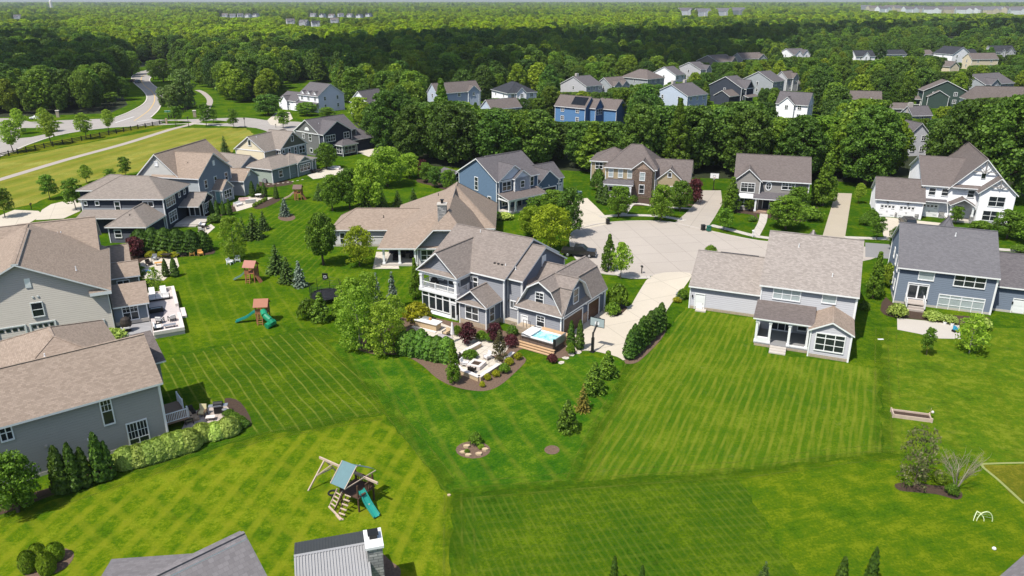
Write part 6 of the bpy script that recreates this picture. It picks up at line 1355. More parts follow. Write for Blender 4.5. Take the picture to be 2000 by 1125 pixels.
# the rest of the woods: one object of instances
def woods(name, pts, label):
    me = bpy.data.meshes.new(name); me.vertices.add(len(pts)); me.vertices.foreach_set('co', np.array([(p[0], p[1], 0) for p in pts], np.float32).reshape(-1))
    a = me.attributes.new('size', 'FLOAT_VECTOR', 'POINT'); sz = []; kk = []
    for p in pts:
        k = frg.choice(((2,2,6,6,6,6,2) if math.sin(p[0]/83+1)*math.sin(p[1]/140)+.5*math.sin(p[0]/31+p[1]/57) > -.45 else (0,1,2,3,5,2)) if p[5] < bright_v(p[4]) else (0,1,3,3,4,4,5,1,2)); kk.append(k); sz.append((p[3]/FP[k][2], p[3]/FP[k][2], p[2]/FP[k][1]))  # pale leaves stand for the sunlit band, dark ones for cloud shade
    a.data.foreach_set('vector', np.array(sz, np.float32).reshape(-1)); a = me.attributes.new('kind_no', 'INT', 'POINT'); a.data.foreach_set('value', kk)
    a = me.attributes.new('turn', 'FLOAT_VECTOR', 'POINT'); a.data.foreach_set('vector', np.array([(0,0,frg.uniform(0,6.28)) for p in pts], np.float32).reshape(-1))
    o = bpy.data.objects.new(name, me); C.objects.link(o); tag(o, kind='stuff'); ng = bpy.data.node_groups.new(name, 'GeometryNodeTree'); N = ng.nodes
    ng.interface.new_socket('Geometry', in_out='INPUT', socket_type='NodeSocketGeometry'); ng.interface.new_socket('Geometry', in_out='OUTPUT', socket_type='NodeSocketGeometry')
    gi, go = N.new('NodeGroupInput'), N.new('NodeGroupOutput'); jn = N.new('GeometryNodeJoinGeometry')
    def att(nm, t): x = N.new('GeometryNodeInputNamedAttribute'); x.data_type = t; x.inputs[0].default_value = nm; return x.outputs[0]
    S_, T_, K_ = att('size', 'FLOAT_VECTOR'), att('turn', 'FLOAT_VECTOR'), att('kind_no', 'INT')
    for k in range(len(FP)):
        src = next(q for q in bpy.data.objects if q.data == FP[k][0]); oi = N.new('GeometryNodeObjectInfo'); oi.inputs[0].default_value = src; oi.inputs['As Instance'].default_value = True
        ip = N.new('GeometryNodeInstanceOnPoints'); cmp = N.new('FunctionNodeCompare'); cmp.data_type = 'INT'; cmp.operation = 'EQUAL'
        li = [i for i in cmp.inputs if i.type == 'INT']; ng.links.new(K_, li[0]); li[1].default_value = k
        ng.links.new(gi.outputs[0], ip.inputs['Points']); ng.links.new(cmp.outputs[0], ip.inputs['Selection']); ng.links.new(oi.outputs['Geometry'], ip.inputs['Instance']); ng.links.new(T_, ip.inputs['Rotation']); ng.links.new(S_, ip.inputs['Scale']); ng.links.new(ip.outputs[0], jn.inputs[0])
    ng.links.new(jn.outputs[0], go.inputs[0]); md = o.modifiers.new('plant_trees', 'NODES'); md.node_group = ng; return o
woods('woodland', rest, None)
print('WOODS', len(near), len(rest))
# ------------------------------------------------------------------ things in the yards
CUSH = plain('white_cushion', (.74,.72,.70), .85, .06); WICK = plain('dark_wicker', (.035,.027,.022), .7, .3, 12); CEDAR = plain('red_cedar', (.30,.125,.060), .75, .25, 4); LWOOD = plain('sun_bleached_timber', (.50,.39,.31), .8, .2, 3)
TEAL = plain('teal_plastic', (.02,.27,.22), .35, .1, 1, .5); GREENP = plain('green_plastic', (.01,.25,.12), .35, .1, 1, .5); CANV = plain('blue_grey_canvas', (.115,.205,.225), .7, .12, 3); STEEL = plain('grey_steel', (.40,.41,.43), .35, .1, metal=.6)
ORANGE = plain('orange_timber', (.62,.31,.09), .6, .2, 3); PINKC = plain('rose_cushion', (.55,.38,.35), .85, .1); SLAB = plain('patio_capstone', (.66,.60,.56), .8, .12, 2); TANST = plain('tan_sandstone', (.50,.38,.24), .85, .15, 3); RUBBER = plain('tyre_rubber', (.012,.012,.012), .8, .2)
def part(parent, name, mat, fn, smooth=False):
    b = MB(); fn(b); return b.build(name, mat, parent, smooth=smooth)
def L2W(H, x, y, z=0): p = H.o+H.ex*x+H.ey*y; return (p.x, p.y, z)
def at(u, v, z=0, h=0): p = U(u, v, h or z); return (p.x, p.y, z)
def slide(b, p, q, w_, m=0, n=7, wave=.0):
    p, q = Vector(p), Vector(q); d = (q-p); s = Vector((-d.y, d.x, 0)).normalized()*w_/2; P_ = []
    for k in range(n+1):
        t = k/n; x = p.lerp(q, t); x.z = q.z+(p.z-q.z)*(1-t)**(1.25)+wave*math.sin(t*9.4)*(1-t); P_.append(x)
    for a, c in zip(P_, P_[1:]):
        b.face([a-s, a+s, c+s, c-s], m)
        for k in (-1, 1): b.bar(a+s*k+Vector((0,0,.08)), c+s*k+Vector((0,0,.08)), .07, .2, m)
def gable_canopy(b, x0, x1, y0, y1, ze, zr, m=0):
    ym = (y0+y1)/2
    for ya, za, yb, zb in ((y0,ze,ym,zr),(ym,zr,y1,ze)):
        b.face([(x0,ya,za),(x1,ya,za),(x1,yb,zb),(x0,yb,zb)], m); b.face([(x0,ya,za-.05),(x0,yb,zb-.05),(x1,yb,zb-.05),(x1,ya,za-.05)], m)
        b.face([(x0,ya,za-.05),(x1,ya,za-.05),(x1,ya,za),(x0,ya,za)], m); b.face([(x0,ya,za),(x0,yb,zb),(x0,yb,zb-.05),(x0,ya,za-.05)], m); b.face([(x1,ya,za-.05),(x1,yb,zb-.05),(x1,yb,zb),(x1,ya,za)], m)
DWOOD = plain('dark_stained_timber', (.085,.048,.032), .75, .25, 4)
# ---- swing set with blue-grey canopy on the near lawn (local x = down the swing beam, to the right and nearer)
g = Vector((-13.6, 53.35)); yw = math.atan2(-3.51, 6.05)
S = empty('playset', (g.x, g.y, 0), yw, 'large timber playset with blue-grey canopy roof, swing beam and teal slide on the near lawn', 'playset')
part(S, 'swing_beam', LWOOD, lambda b: b.bar((-4.6,1.2,2.35), (2.3,.8,2.35), .12, .2))
part(S, 'swing_leg', LWOOD, lambda b: b.bar((-4.0,1.2,2.3), (-4.5,-.6,0), .12, .12)); part(S, 'swing_leg', LWOOD, lambda b: b.bar((-4.0,1.2,2.3), (-3.7,2.6,0), .12, .12)); part(S, 'swing_brace', LWOOD, lambda b: (b.bar((-4.25,.25,1.1), (-3.0,1.15,2.25), .07, .1), b.bar((-4.25,.3,1.1), (-3.85,1.95,1.1), .07, .1)))
for x in (-3.1, -2.0, -1.0):
    s_ = part(S, 'swing_seat', BLACK if x < -2.5 else plain('blue_seat', (.03,.16,.32), .5), lambda b: b.box(x-.25, x+.25, .95, 1.2, .5, .55)); part(s_, 'chain', STEEL, lambda b: (b.tube((x-.22,1.08,.55),(x-.22,1.12,2.3),.012,.012,4), b.tube((x+.22,1.08,.55),(x+.22,1.12,2.3),.012,.012,4)))
for x in (-.6, 1.3):
    for y in (-.6, 1.3): part(S, 'tower_post', DWOOD, lambda b: b.box(x-.06, x+.06, y-.06, y+.06, 0, 2.6))
part(S, 'platform', DWOOD, lambda b: b.box(-.75, 1.45, -.7, 1.4, 1.35, 1.45)); part(S, 'guard_rail', DWOOD, lambda b: ([b.box(-.7+k*.2, -.62+k*.2, 1.28, 1.33, 1.45, 2.15) for k in range(11)], b.box(-.7,1.4,1.26,1.36,2.15,2.22), [b.box(1.3, 1.35, .35+k*.2, .43+k*.2, 1.45, 2.15) for k in range(5)], b.box(1.28,1.38,.3,1.3,2.15,2.22)))
def canopy(b):
    b.face([(-1.0,-1.25,2.45),(.5,-1.3,2.45),(.5,.35,3.75),(-1.0,.35,3.75)]); b.face([(-1.0,.35,3.72),(.5,.35,3.72),(.5,-1.3,2.42),(-1.0,-1.25,2.42)]); b.face([(.0,.37,3.74),(.55,.37,3.74),(1.0,2.0,2.6),(.3,2.0,2.6)]); b.face([(.3,2.0,2.57),(1.0,2.0,2.57),(.55,.37,3.71),(.0,.37,3.71)])
S2 = part(S, 'canopy', CANV, canopy)
part(S, 'canopy_frame', LWOOD, lambda b: (b.bar((.55,-1.3,2.44),(.55,.35,3.74),.06,.06), b.bar((-1.05,-1.25,2.44),(-1.05,.35,3.74),.06,.06), b.bar((.55,-1.3,2.42),(1.1,2.0,2.5),.06,.08), b.bar((-1.05,-1.25,2.42),(-.6,2.0,2.5),.06,.08)))
part(S, 'slide', TEAL, lambda b: slide(b, (1.0,.1,1.6), (3.1,-.5,.15), .55, wave=.06)); part(S, 'slide_support', LWOOD, lambda b: b.box(2.0,2.1,-.2,-.1,0,.8))
part(S, 'ladder', LWOOD, lambda b: (b.bar((-1.0,-.55,1.5),(-1.35,-1.35,0),.06,.12), b.bar((-.4,-.6,1.5),(-.65,-1.5,0),.06,.12), [b.bar((-1.0-.07*k,-.55-.16*k,1.45-.29*k),(-.42-.05*k,-.62-.18*k,1.45-.29*k),.1,.06) for k in range(1,5)]))
part(S, 'climbing_ramp', LWOOD, lambda b: [b.bar((.0+.05*k,-.75-.27*k,1.35-.26*k),(.62+.05*k,-.72-.27*k,1.35-.26*k),.12,.07) for k in range(6)]); part(S, 'climbing_rope', BLACK, lambda b: (b.tube((.12,-.7,1.4),(.35,-2.1,0),.02,.02,4), b.tube((.52,-.7,1.4),(.75,-2.1,0),.02,.02,4)))
part(S, 'base_board', LWOOD, lambda b: (b.bar((-1.35,-1.4,.06),(.75,-2.15,.06),.14,.12), b.bar((-.05,-1.95,.05),(.7,-2.25,.05),.1,.1)))
part(S, 'climbing_wall', DWOOD, lambda b: (b.bar((-.2,-.65,1.45),(-.6,-1.65,0),.06,.12), b.bar((.15,-.65,1.45),(.0,-1.75,0),.06,.1)))
part(S, 'tyre_swing', BLACK, lambda b: [b.tube((-1.9+.35*math.cos(k*.628),-.3+.35*math.sin(k*.628),.55),(-1.9+.35*math.cos(k*.628+.628),-.3+.35*math.sin(k*.628+.628),.55),.09,.09,6) for k in range(10)])
# ---- two cedar playsets on the left lawn and one by the pale house
def small_set(pos, yw, label, roof, tube, slide_to, wood, roofkind='flat', h=3.3, slm=TEAL):
    e = empty('playset', pos, yw, label, 'playset')
    for x in (-.7, .7):
        for y in (-.7, .7): part(e, 'tower_post', wood, lambda b: b.box(x-.07, x+.07, y-.07, y+.07, 0, 2.5))
    part(e, 'platform', wood, lambda b: b.box(-.8, .8, -.8, .8, 1.4, 1.5)); part(e, 'guard_rail', wood, lambda b: ([b.box(-.7+k*.2, -.6+k*.2, .68, .74, 1.5, 2.15) for k in range(8)], b.box(.66,.74,-.65,.65,1.5,2.1), b.box(-.65,-.1,-.76,-.68,1.5,2.1)))
    part(e, 'roof', roof, lambda b: gable_canopy(b, -.95, .95, -1.0, 1.0, 2.45, h)); part(e, 'slide', slm, lambda b: slide(b, (-.8,.1,1.5), slide_to, .55, wave=.1))
    part(e, 'ladder', wood, lambda b: (b.bar((-.45,-.75,1.5),(-.5,-1.3,0),.07,.1), b.bar((.1,-.75,1.5),(.15,-1.3,0),.07,.1), [b.bar((-.45,-.8-.1*k,1.3-.27*k),(.12,-.8-.1*k,1.3-.27*k),.1,.05) for k in range(5)]))
    if tube: part(e, 'tube_slide', GREENP, lambda b: [b.tube(a, c, .42, .42, 10) for a, c in zip([(.3,-.8,1.85),(.6,-1.5,1.5),(1.3,-1.9,1.0),(1.75,-1.5,.6),(1.3,-2.0,.35)][:4], [(.6,-1.5,1.5),(1.3,-1.9,1.0),(1.6,-2.1,.6),(.9,-2.5,.35)])], True)
    else: part(e, 'side_ramp', wood, lambda b: b.bar((.75,-.3,1.45),(1.6,-.5,0),.7,.07))
    return e
small_set((-33.1,92.2,0), R(5), 'cedar playset with brown roof, wavy slide and green tube slide', plain('brown_tin_roof', (.33,.13,.075), .6), True, (-3.6,-.1,.15), CEDAR)
small_set((-39.6,107.8,0), R(-8), 'red cedar playset with white-windowed cabin, left of the row of spruces', plain('faded_red_roof', (.38,.17,.13), .7), False, (-2.9,-.2,.15), CEDAR, slm=plain('grey_green_slide', (.16,.26,.22), .4))
small_set((-45.9,158.4,0), R(0), 'weathered brown playset with pale slide on the lawn behind the blue spruce', plain('weathered_roof', (.16,.105,.09), .8), False, (-3.2,-.9,.15), CEDAR, slm=LWOOD, h=3.2)
# ---- trampoline
g = at(638,585); T = empty('trampoline', g, 0, 'round black trampoline with safety net, between spruces and the light green trees', 'trampoline'); rr = 2.25
part(T, 'mat', plain('trampoline_mat', (.012,.012,.016), .8), lambda b: b.lathe([(rr-.15,.78),(rr-.15,.80)], 28)); part(T, 'ring', BLACK, lambda b: [b.tube((rr*math.cos(k*.2244),rr*math.sin(k*.2244),.8),(rr*math.cos(k*.2244+.2244),rr*math.sin(k*.2244+.2244),.8),.06,.06,6) for k in range(28)])
for k in range(8): a = k*.7854; part(T, 'pole', BLACK, lambda b: b.path([(rr*1.02*math.cos(a),rr*1.02*math.sin(a),0),(rr*1.03*math.cos(a),rr*1.03*math.sin(a),1.9),(rr*.98*math.cos(a),rr*.98*math.sin(a),2.6)], .035, 6))
part(T, 'net', BLACK, lambda b: ([b.tube((rr*.98*math.cos(k*.2244),rr*.98*math.sin(k*.2244),z),(rr*.98*math.cos(k*.2244+.2244),rr*.98*math.sin(k*.2244+.2244),z),.012,.012,4,cap=False) for k in range(28) for z in (.9,1.3,1.7,2.1,2.6)], [b.tube((rr*.98*math.cos(k*.1122),rr*.98*math.sin(k*.1122),.8),(rr*.98*math.cos(k*.1122),rr*.98*math.sin(k*.1122),2.6),.007,.007,3,cap=False) for k in range(56)]))
q = part(T, 'ball_hoop', BLACK, lambda b: (b.box(-.9,-.1,rr*.95,rr*1.0,2.3,3.2), b.lathe([(.3,2.42),(.3,2.46)], 12, 0, (-.5,rr*.95-.35)))); part(q, 'target_square', WHITE, lambda b: (b.box(-.7,-.3,rr*.95-.02,rr*.95-.001,2.8,2.86), b.box(-.7,-.3,rr*.95-.02,rr*.95-.001,2.5,2.55), b.box(-.7,-.65,rr*.95-.02,rr*.95-.001,2.55,2.8), b.box(-.35,-.3,rr*.95-.02,rr*.95-.001,2.55,2.8)))
# ---- basketball hoops
def hoop(pos, yw, label, over=1.1, h=3.05, clear=True, padded=True):
    e = empty('basketball_hoop', pos, yw, label, 'basketball hoop')      # local y points to the court
    part(e, 'pole', BLACK, lambda b: (b.box(-.09,.09,-.09,.09,0,2.6), b.box(-.15,.15,-.15,.15,0,1.9) if padded else None, b.box(-.3,.3,-.3,.3,-.02,.05))); part(e, 'arm', BLACK, lambda b: (b.bar((0,0,2.3),(0,over,h+.1),.1,.12), b.bar((0,0,2.6),(0,over,h+.6),.08,.1)))
    f = part(e, 'backboard', plain('backboard_glass', (.36,.42,.43), .15, .05) if clear else WHITE, lambda b: b.box(-.9,.9,over,over+.03,h-.1,h+.98))
    part(f, 'frame', BLACK if clear else STEEL, lambda b: (b.box(-.95,.95,over-.02,over+.05,h-.16,h-.1), b.box(-.95,.95,over-.02,over+.05,h+.98,h+1.04), b.box(-.95,-.9,over-.02,over+.05,h-.1,h+.98), b.box(.9,.95,over-.02,over+.05,h-.1,h+.98)))
    part(f, 'target_square', WHITE if clear else BLACK, lambda b: [b.box(*q) for q in ((-.3,.3,over+.031,over+.04,h+.5,h+.55),(-.3,.3,over+.031,over+.04,h+.08,h+.13),(-.3,-.25,over+.031,over+.04,h+.13,h+.5),(.25,.3,over+.031,over+.04,h+.13,h+.5))]+[b.box(-.3,.3,over-.03,over-.021,h+.1,h+.5)]*0)
    part(e, 'rim', ORANGE, lambda b: [b.tube((.23*math.cos(k*.524),over+.38+.23*math.sin(k*.524),h),(.23*math.cos(k*.524+.524),over+.38+.23*math.sin(k*.524+.524),h),.014,.014,5) for k in range(12)]+[b.box(-.06,.06,over+.03,over+.16,h-.03,h+.01)])
    part(e, 'net', WHITE, lambda b: [b.tube((.22*math.cos(k*.785),over+.38+.22*math.sin(k*.785),h),(.13*math.cos(k*.785+.3),over+.38+.13*math.sin(k*.785+.3),h-.42),.008,.008,3) for k in range(8)])
hoop((9.8,82.96,0), H_I.yaw+R(4), 'black basketball hoop with clear backboard beside the swim spa driveway'); hoop(at(1393,371), R(165)+math.pi*0, 'white-backed basketball hoop at the far end of the weathered driveway', .9, 3.0, False, False)
# ---- swim spa, deck, steps (placed in the slate house's own axes)
e = empty('swim_spa', L2W(H_I,3.35,-3.75), H_I.yaw, 'swim spa with turquoise water, white rim and half-folded white cover', 'swim spa')
part(e, 'shell', plain('brown_spa_panel', (.15,.11,.09), .6, .2, 5), lambda b: (b.box(.05,4.6,.05,2.55,0,1.15), [b.box(k*1.13,.05+k*1.13,.0,.06,.05,1.15) for k in range(5)]))
part(e, 'rim', WHITE, lambda b: (b.box(0,4.65,0,.22,1.15,1.3), b.box(0,4.65,2.38,2.6,1.15,1.3), b.box(0,.22,.221,2.379,1.15,1.299), b.box(4.43,4.65,.221,2.379,1.15,1.299)))
def watermat():
    m = NT('spa_water', .06, .6); n = m.noise(m.co(), 1.6, 5, .7); m.color(m.ramp(n, [(.3,(.10,.42,.48)), (.5,(.34,.66,.72)), (.68,(.72,.85,.88))])); m.bump(n, .25, .1); return m.mat
part(e, 'water', watermat(), lambda b: b.box(.22,4.43,.22,2.38,1.155,1.22)); part(e, 'jet', STEEL, lambda b: b.box(3.2,3.5,2.0,2.1,1.22,1.25)); part(e, 'jet', STEEL, lambda b: b.box(3.75,4.0,1.9,2.0,1.22,1.25))
part(e, 'cover', plain('white_vinyl', (.72,.71,.70), .5, .05), lambda b: (b.box(-.05,1.25,-.02,2.62,1.301,1.42), b.box(1.251,1.36,-.02,2.62,1.301,1.46))); part(e, 'cover_lifter', BLACK, lambda b: (b.path([(-.12,-.1,.1),(-.12,-.1,1.4),(.3,-.12,1.55),(1.3,-.12,1.35)], .035, 6), b.path([(0,-.06,1.05),(4.6,-.06,1.0)], .04, 6)))
part(e, 'side_panel', STEEL, lambda b: (b.box(4.72,4.82,.1,2.7,.75,1.75), b.box(4.83,4.85,.25,2.55,.85,1.65))); part(e, 'panel_post', BLACK, lambda b: b.box(4.62,4.88,-.12,.09,0,1.8))
e = empty('spa_deck', L2W(H_I,3.35,-3.75), H_I.yaw, 'orange-tan timber deck and three steps around the swim spa', 'deck')
part(e, 'deck_floor', DECK, lambda b: b.box(.9,5.0,2.65,3.7,1.05,1.2)); part(e, 'step', DECK, lambda b: b.box(-.2,5.0,-.45,-.14,.42,.52)); part(e, 'step', DECK, lambda b: b.box(-.3,5.1,-.8,-.46,.24,.34)); part(e, 'step', DECK, lambda b: b.box(-.4,5.2,-1.15,-.81,.06,.16)); part(e, 'skirt', DECK, lambda b: b.box(.9,5.0,2.66,2.75,0,1.04))
e = empty('door_landing', L2W(H_I,.4,-1.2), H_I.yaw, 'stone landing with black handrails at the white side door', 'landing')
part(e, 'slab', STONE, lambda b: b.box(.5,2.6,0,1.25,0,1.0)); part(e, 'handrail', BLACK, lambda b: (b.path([(2.55,.1,1.0),(2.55,.1,1.95),(1.5,.1,1.95),(1.5,.1,1.0)], .03, 6), b.path([(2.0,.1,1.0),(2.0,.1,1.95)], .03, 6), b.path([(.2,.1,.1),(.2,.1,1.1),(-.3,.1,.9),(-.3,.1,.1)], .03, 6)))
for i, (u, v) in enumerate(((1144,683),(1130,689),(1116,693),(1105,700),(1096,709))):
    o = MB(); o.poly([(.42*math.cos(k*1.047+i)*(1+.2*(k%2)), .36*math.sin(k*1.047+i)) for k in range(6)], 0, .05); tag(o.build('stepping_stone', PATIO, loc=(*U(u, v), .03), rz=i), 'pale stepping stone in the line from spa steps to basketball hoop', 'stepping stone', 'stepping stones by the spa')
# ---- patio of the slate house: bar, umbrella, dining set, fire pit, walls
K_ = H_I.yaw
e = empty('outdoor_bar', at(836,640), K_+R(4), 'sandstone outdoor kitchen with a white counter by the screened porch', 'outdoor kitchen')
part(e, 'base', TANST, lambda b: b.box(-1.7,1.7,-.55,.55,0,.95)); part(e, 'counter', WHITE, lambda b: b.box(-1.85,1.85,-.7,.7,.951,1.05)); part(e, 'grill_hood', STEEL, lambda b: b.box(-.9,.1,.05,.55,1.051,1.3)); part(e, 'kerb_step', SLAB, lambda b: b.box(-1.9,1.9,-1.1,-.6,0,.14)); part(e, 'planter_block', ORANGE, lambda b: b.box(.1,.35,.1,.4,1.051,1.35))
e = empty('patio_umbrella', at(884,668), 0, 'closed white patio umbrella beside the purple-leaved tree', 'umbrella'); part(e, 'canopy', plain('white_canvas', (.75,.73,.72), .8), lambda b: b.lathe([(.06,1.0),(.26,1.1),(.2,1.8),(.12,2.5),(.03,2.75)], 8)); part(e, 'pole', STEEL, lambda b: b.tube((0,0,0),(0,0,1.1),.03,.03,6))
def chair(pos, rz, label, cush, frame, name='patio_chair', cat='chair', group=None, w_=.7, back=.85, seat=.4):
    e = empty(name, pos, rz, label, cat, group)
    part(e, 'seat', cush, lambda b: b.box(-w_/2,w_/2,-.36,.3,seat-.06,seat+.09)); part(e, 'backrest', cush, lambda b: b.bar((0,.34,seat+.05),(0,.48,back+.12),w_,.12,up=(0,1,.2)))
    for s in (-1, 1): part(e, 'armrest', frame, lambda b: (b.box(s*w_/2-.05,s*w_/2+.05,-.38,.42,seat+.18,seat+.24), b.box(s*w_/2-.04,s*w_/2+.04,-.38,-.3,0,seat+.18), b.box(s*w_/2-.04,s*w_/2+.04,.32,.4,0,seat+.18)))
    part(e, 'base', frame, lambda b: b.box(-w_/2+.06,w_/2-.06,-.33,.36,seat-.16,seat-.07)); return e
def sofa(pos, rz, label, cush, frame, w_=1.9, name='outdoor_sofa'):
    e = empty(name, pos, rz, label, 'sofa'); n = max(2, int(w_/.7))
    for k in range(n): x0, x1 = -w_/2+k*w_/n+.02, -w_/2+(k+1)*w_/n-.02; part(e, 'seat_cushion', cush, lambda b: b.box(x0,x1,-.4,.3,.3,.46)); part(e, 'back_cushion', cush, lambda b: b.bar((x0/2+x1/2,.33,.45),(x0/2+x1/2,.45,.85),x1-x0,.15,up=(0,1,.2)))
    part(e, 'frame', frame, lambda b: (b.box(-w_/2,w_/2,-.42,.5,.1,.29), b.box(-w_/2,w_/2,.5,.57,.1,.75), b.box(-w_/2-.1,-w_/2-.01,-.42,.55,0,.6), b.box(w_/2+.01,w_/2+.1,-.42,.55,0,.6))); return e
def table(pos, rz, label, top, leg, w_=1.6, d=.9, h=.74, name='patio_table', round_=False):
    e = empty(name, pos, rz, label, 'table')
    part(e, 'tabletop', top, (lambda b: b.lathe([(w_/2,h-.05),(w_/2,h)], 18)) if round_ else (lambda b: b.box(-w_/2,w_/2,-d/2,d/2,h-.05,h)))
    for x in (-1, 1):
        for y in (-1, 1): part(e, 'leg', leg, lambda b: b.box(x*w_*.34-.03,x*w_*.34+.03,y*d*.34-.03,y*d*.34+.03,0,h-.051))
    return e
table(at(868,668), K_, 'greyish dining table behind the hedge on the flagstone patio', plain('lilac_grey_top', (.40,.36,.36), .6), WICK, 2.2, 1.0); chair(at(872,656), K_, 'tan wicker chair at the far side of the dining table', TANST, WICK, seat=.45); chair(at(875,682), K_+math.pi, 'white chair between hedge and dining table', CUSH, WICK, seat=.45)
e = empty('fire_pit', at(931,716), K_+R(8), 'square pale stone fire pit in the sunken patio', 'fire pit'); part(e, 'ring_wall', SLAB, lambda b: (b.box(-.85,.85,-.85,-.5,0,.5), b.box(-.85,.85,.5,.85,0,.5), b.box(-.85,-.5,-.499,.499,0,.499), b.box(.5,.85,-.499,.499,0,.499))); part(e, 'lava_bed', MULCH, lambda b: b.box(-.5,.5,-.5,.5,.1,.4))
chair(at(918,700), R(10), 'cream armchair at the top left of the fire pit', CUSH, SLAB); chair(at(908,715), R(70), 'cream armchair left of the fire pit', CUSH, SLAB); chair(at(952,702), R(-50), 'cream armchair right of the fire pit, nearest the bronze tree', CUSH, SLAB); chair(at(922,728), R(160), 'dark wicker chair at the near corner of the fire pit', WICK, WICK)
e = empty('fire_tools', at(955,717), 0, 'black iron tool stand beside the fire pit', 'stand'); part(e, 'stand', BLACK, lambda b: (b.tube((0,0,0),(0,0,1.3),.02,.02,5), b.bar((-.2,0,1.0),(.2,0,1.0),.03,.03), b.lathe([(.2,0),(.2,.03)], 8)))
def seatwall(px, z, label, mat=TANST, name='seat_wall', h=.55, th=.4):
    pts = [U(*p, h) for p in px]; e = empty(name, (0,0,0), 0, label, 'wall')
    part(e, 'masonry', mat, lambda b: [b.bar((p.x,p.y,h/2-.03), (q.x,q.y,h/2-.03), th, h-.06) for p, q in zip(pts, pts[1:])]); part(e, 'capstone', SLAB, lambda b: [b.bar((p.x,p.y,h+.02), (q.x,q.y,h+.02), th+.12, .1) for p, q in zip(pts, pts[1:])])
seatwall([(878,703),(902,722),(936,736),(974,711)], 0, 'pale stone seat wall around the near corner of the fire pit patio'); seatwall([(899,690),(938,669)], 0, 'pale stone wall between the purple tree and the fire pit'); seatwall([(986,702),(1002,688)], 0, 'short pale stone wall end by the golden bush')
# ---- walled patio beside the warm grey house
Bz = .5
e = empty('raised_patio', L2W(H_B,0,0), H_B.yaw, 'raised pinkish paved patio with white seat walls beside the warm grey house', 'patio')
part(e, 'paving', plain('pink_pavers', (.52,.46,.44), .8, .15, 2.5), lambda b: b.box(3.9,7.6,-5.0,11.6,-.1,Bz)); part(e, 'rug', plain('dark_rug', (.13,.12,.14), .9, .2, 4), lambda b: b.poly([(3.95,1.0),(5.2,.6),(6.1,2.8),(5.4,5.2),(3.95,5.2)], Bz, Bz+.02)); part(e, 'lower_paving', GREYPAVER, lambda b: b.box(.2,3.85,-4.2,.8,-.1,.2))
part(e, 'seat_wall', SLAB, lambda b: b.box(7.2,7.62,4.0,11.7,Bz+.001,Bz+.45)); part(e, 'seat_wall', SLAB, lambda b: b.box(7.2,7.62,-5.1,.5,Bz+.001,Bz+.45)); part(e, 'seat_wall', SLAB, lambda b: b.box(4.0,7.19,-5.1,-4.7,Bz+.001,Bz+.45)); part(e, 'seat_wall', SLAB, lambda b: b.box(5.6,7.19,11.3,11.7,Bz+.001,Bz+.45)); part(e, 'garden_step', SLAB, lambda b: b.box(7.63,8.3,.6,3.9,-.05,.28)); part(e, 'seat_wall', SLAB, lambda b: b.box(.4,3.6,-4.5,-4.25,0,.55))
for x, rz in ((4.6,0),(6.1,0)):
    c = empty('chaise_lounge', L2W(H_B,x,10.2,Bz), H_B.yaw, 'white chaise lounge at the far end of the raised patio, %s of two' % ('left' if x < 5 else 'right'), 'chaise lounge'); part(c, 'mattress', CUSH, lambda b: (b.box(-.38,.38,-1.0,.3,.25,.4), b.bar((0,.3,.35),(0,1.0,.85),.76,.14,up=(0,-1,1)))); part(c, 'frame', WICK, lambda b: b.box(-.4,.4,-1.02,.5,0,.24))
sofa(L2W(H_B,5.4,7.8,Bz), H_B.yaw+math.pi*0, 'white cushioned black sofa on the raised patio', CUSH, BLACK, 2.6); e = empty('fire_table', L2W(H_B,4.7,3.2,Bz), H_B.yaw, 'long black fire table on the dark rug of the raised patio', 'fire table'); part(e, 'body', BLACK, lambda b: b.box(-.9,.9,-.4,.4,.03,.55)); part(e, 'trough', STEEL, lambda b: b.box(-.6,.7,-.12,.12,.551,.6))
chair(L2W(H_B,5.0,-1.0,Bz), H_B.yaw+R(150), 'white hexagonal armchair on the raised patio, nearer the house', CUSH, BLACK); chair(L2W(H_B,6.4,-1.0,Bz), H_B.yaw+R(200), 'white hexagonal armchair on the raised patio, nearer the lawn', CUSH, BLACK); sofa(L2W(H_B,4.6,-3.4,Bz), H_B.yaw+R(90), 'white loveseat at the near end of the raised patio', CUSH, BLACK, 1.5); table(L2W(H_B,6.0,-3.2,Bz), H_B.yaw, 'low glass coffee table at the near end of the raised patio', STEEL, BLACK, 1.5, .6, .4)
e = empty('egg_chair', L2W(H_B,1.0,-1.2,.2), H_B.yaw, 'black wicker egg chair against the warm grey house', 'egg chair'); part(e, 'shell', WICK, lambda b: b.lathe([(.3,.35),(.62,.7),(.7,1.2),(.55,1.7),(.2,1.95)], 12)); part(e, 'cushion', CUSH, lambda b: b.box(-.35,.35,-.72,-.3,.55,.75)); part(e, 'stand', BLACK, lambda b: (b.lathe([(.55,0),(.55,.05)], 12), b.tube((0,.2,.0),(0,.2,.4),.06,.06,6)))
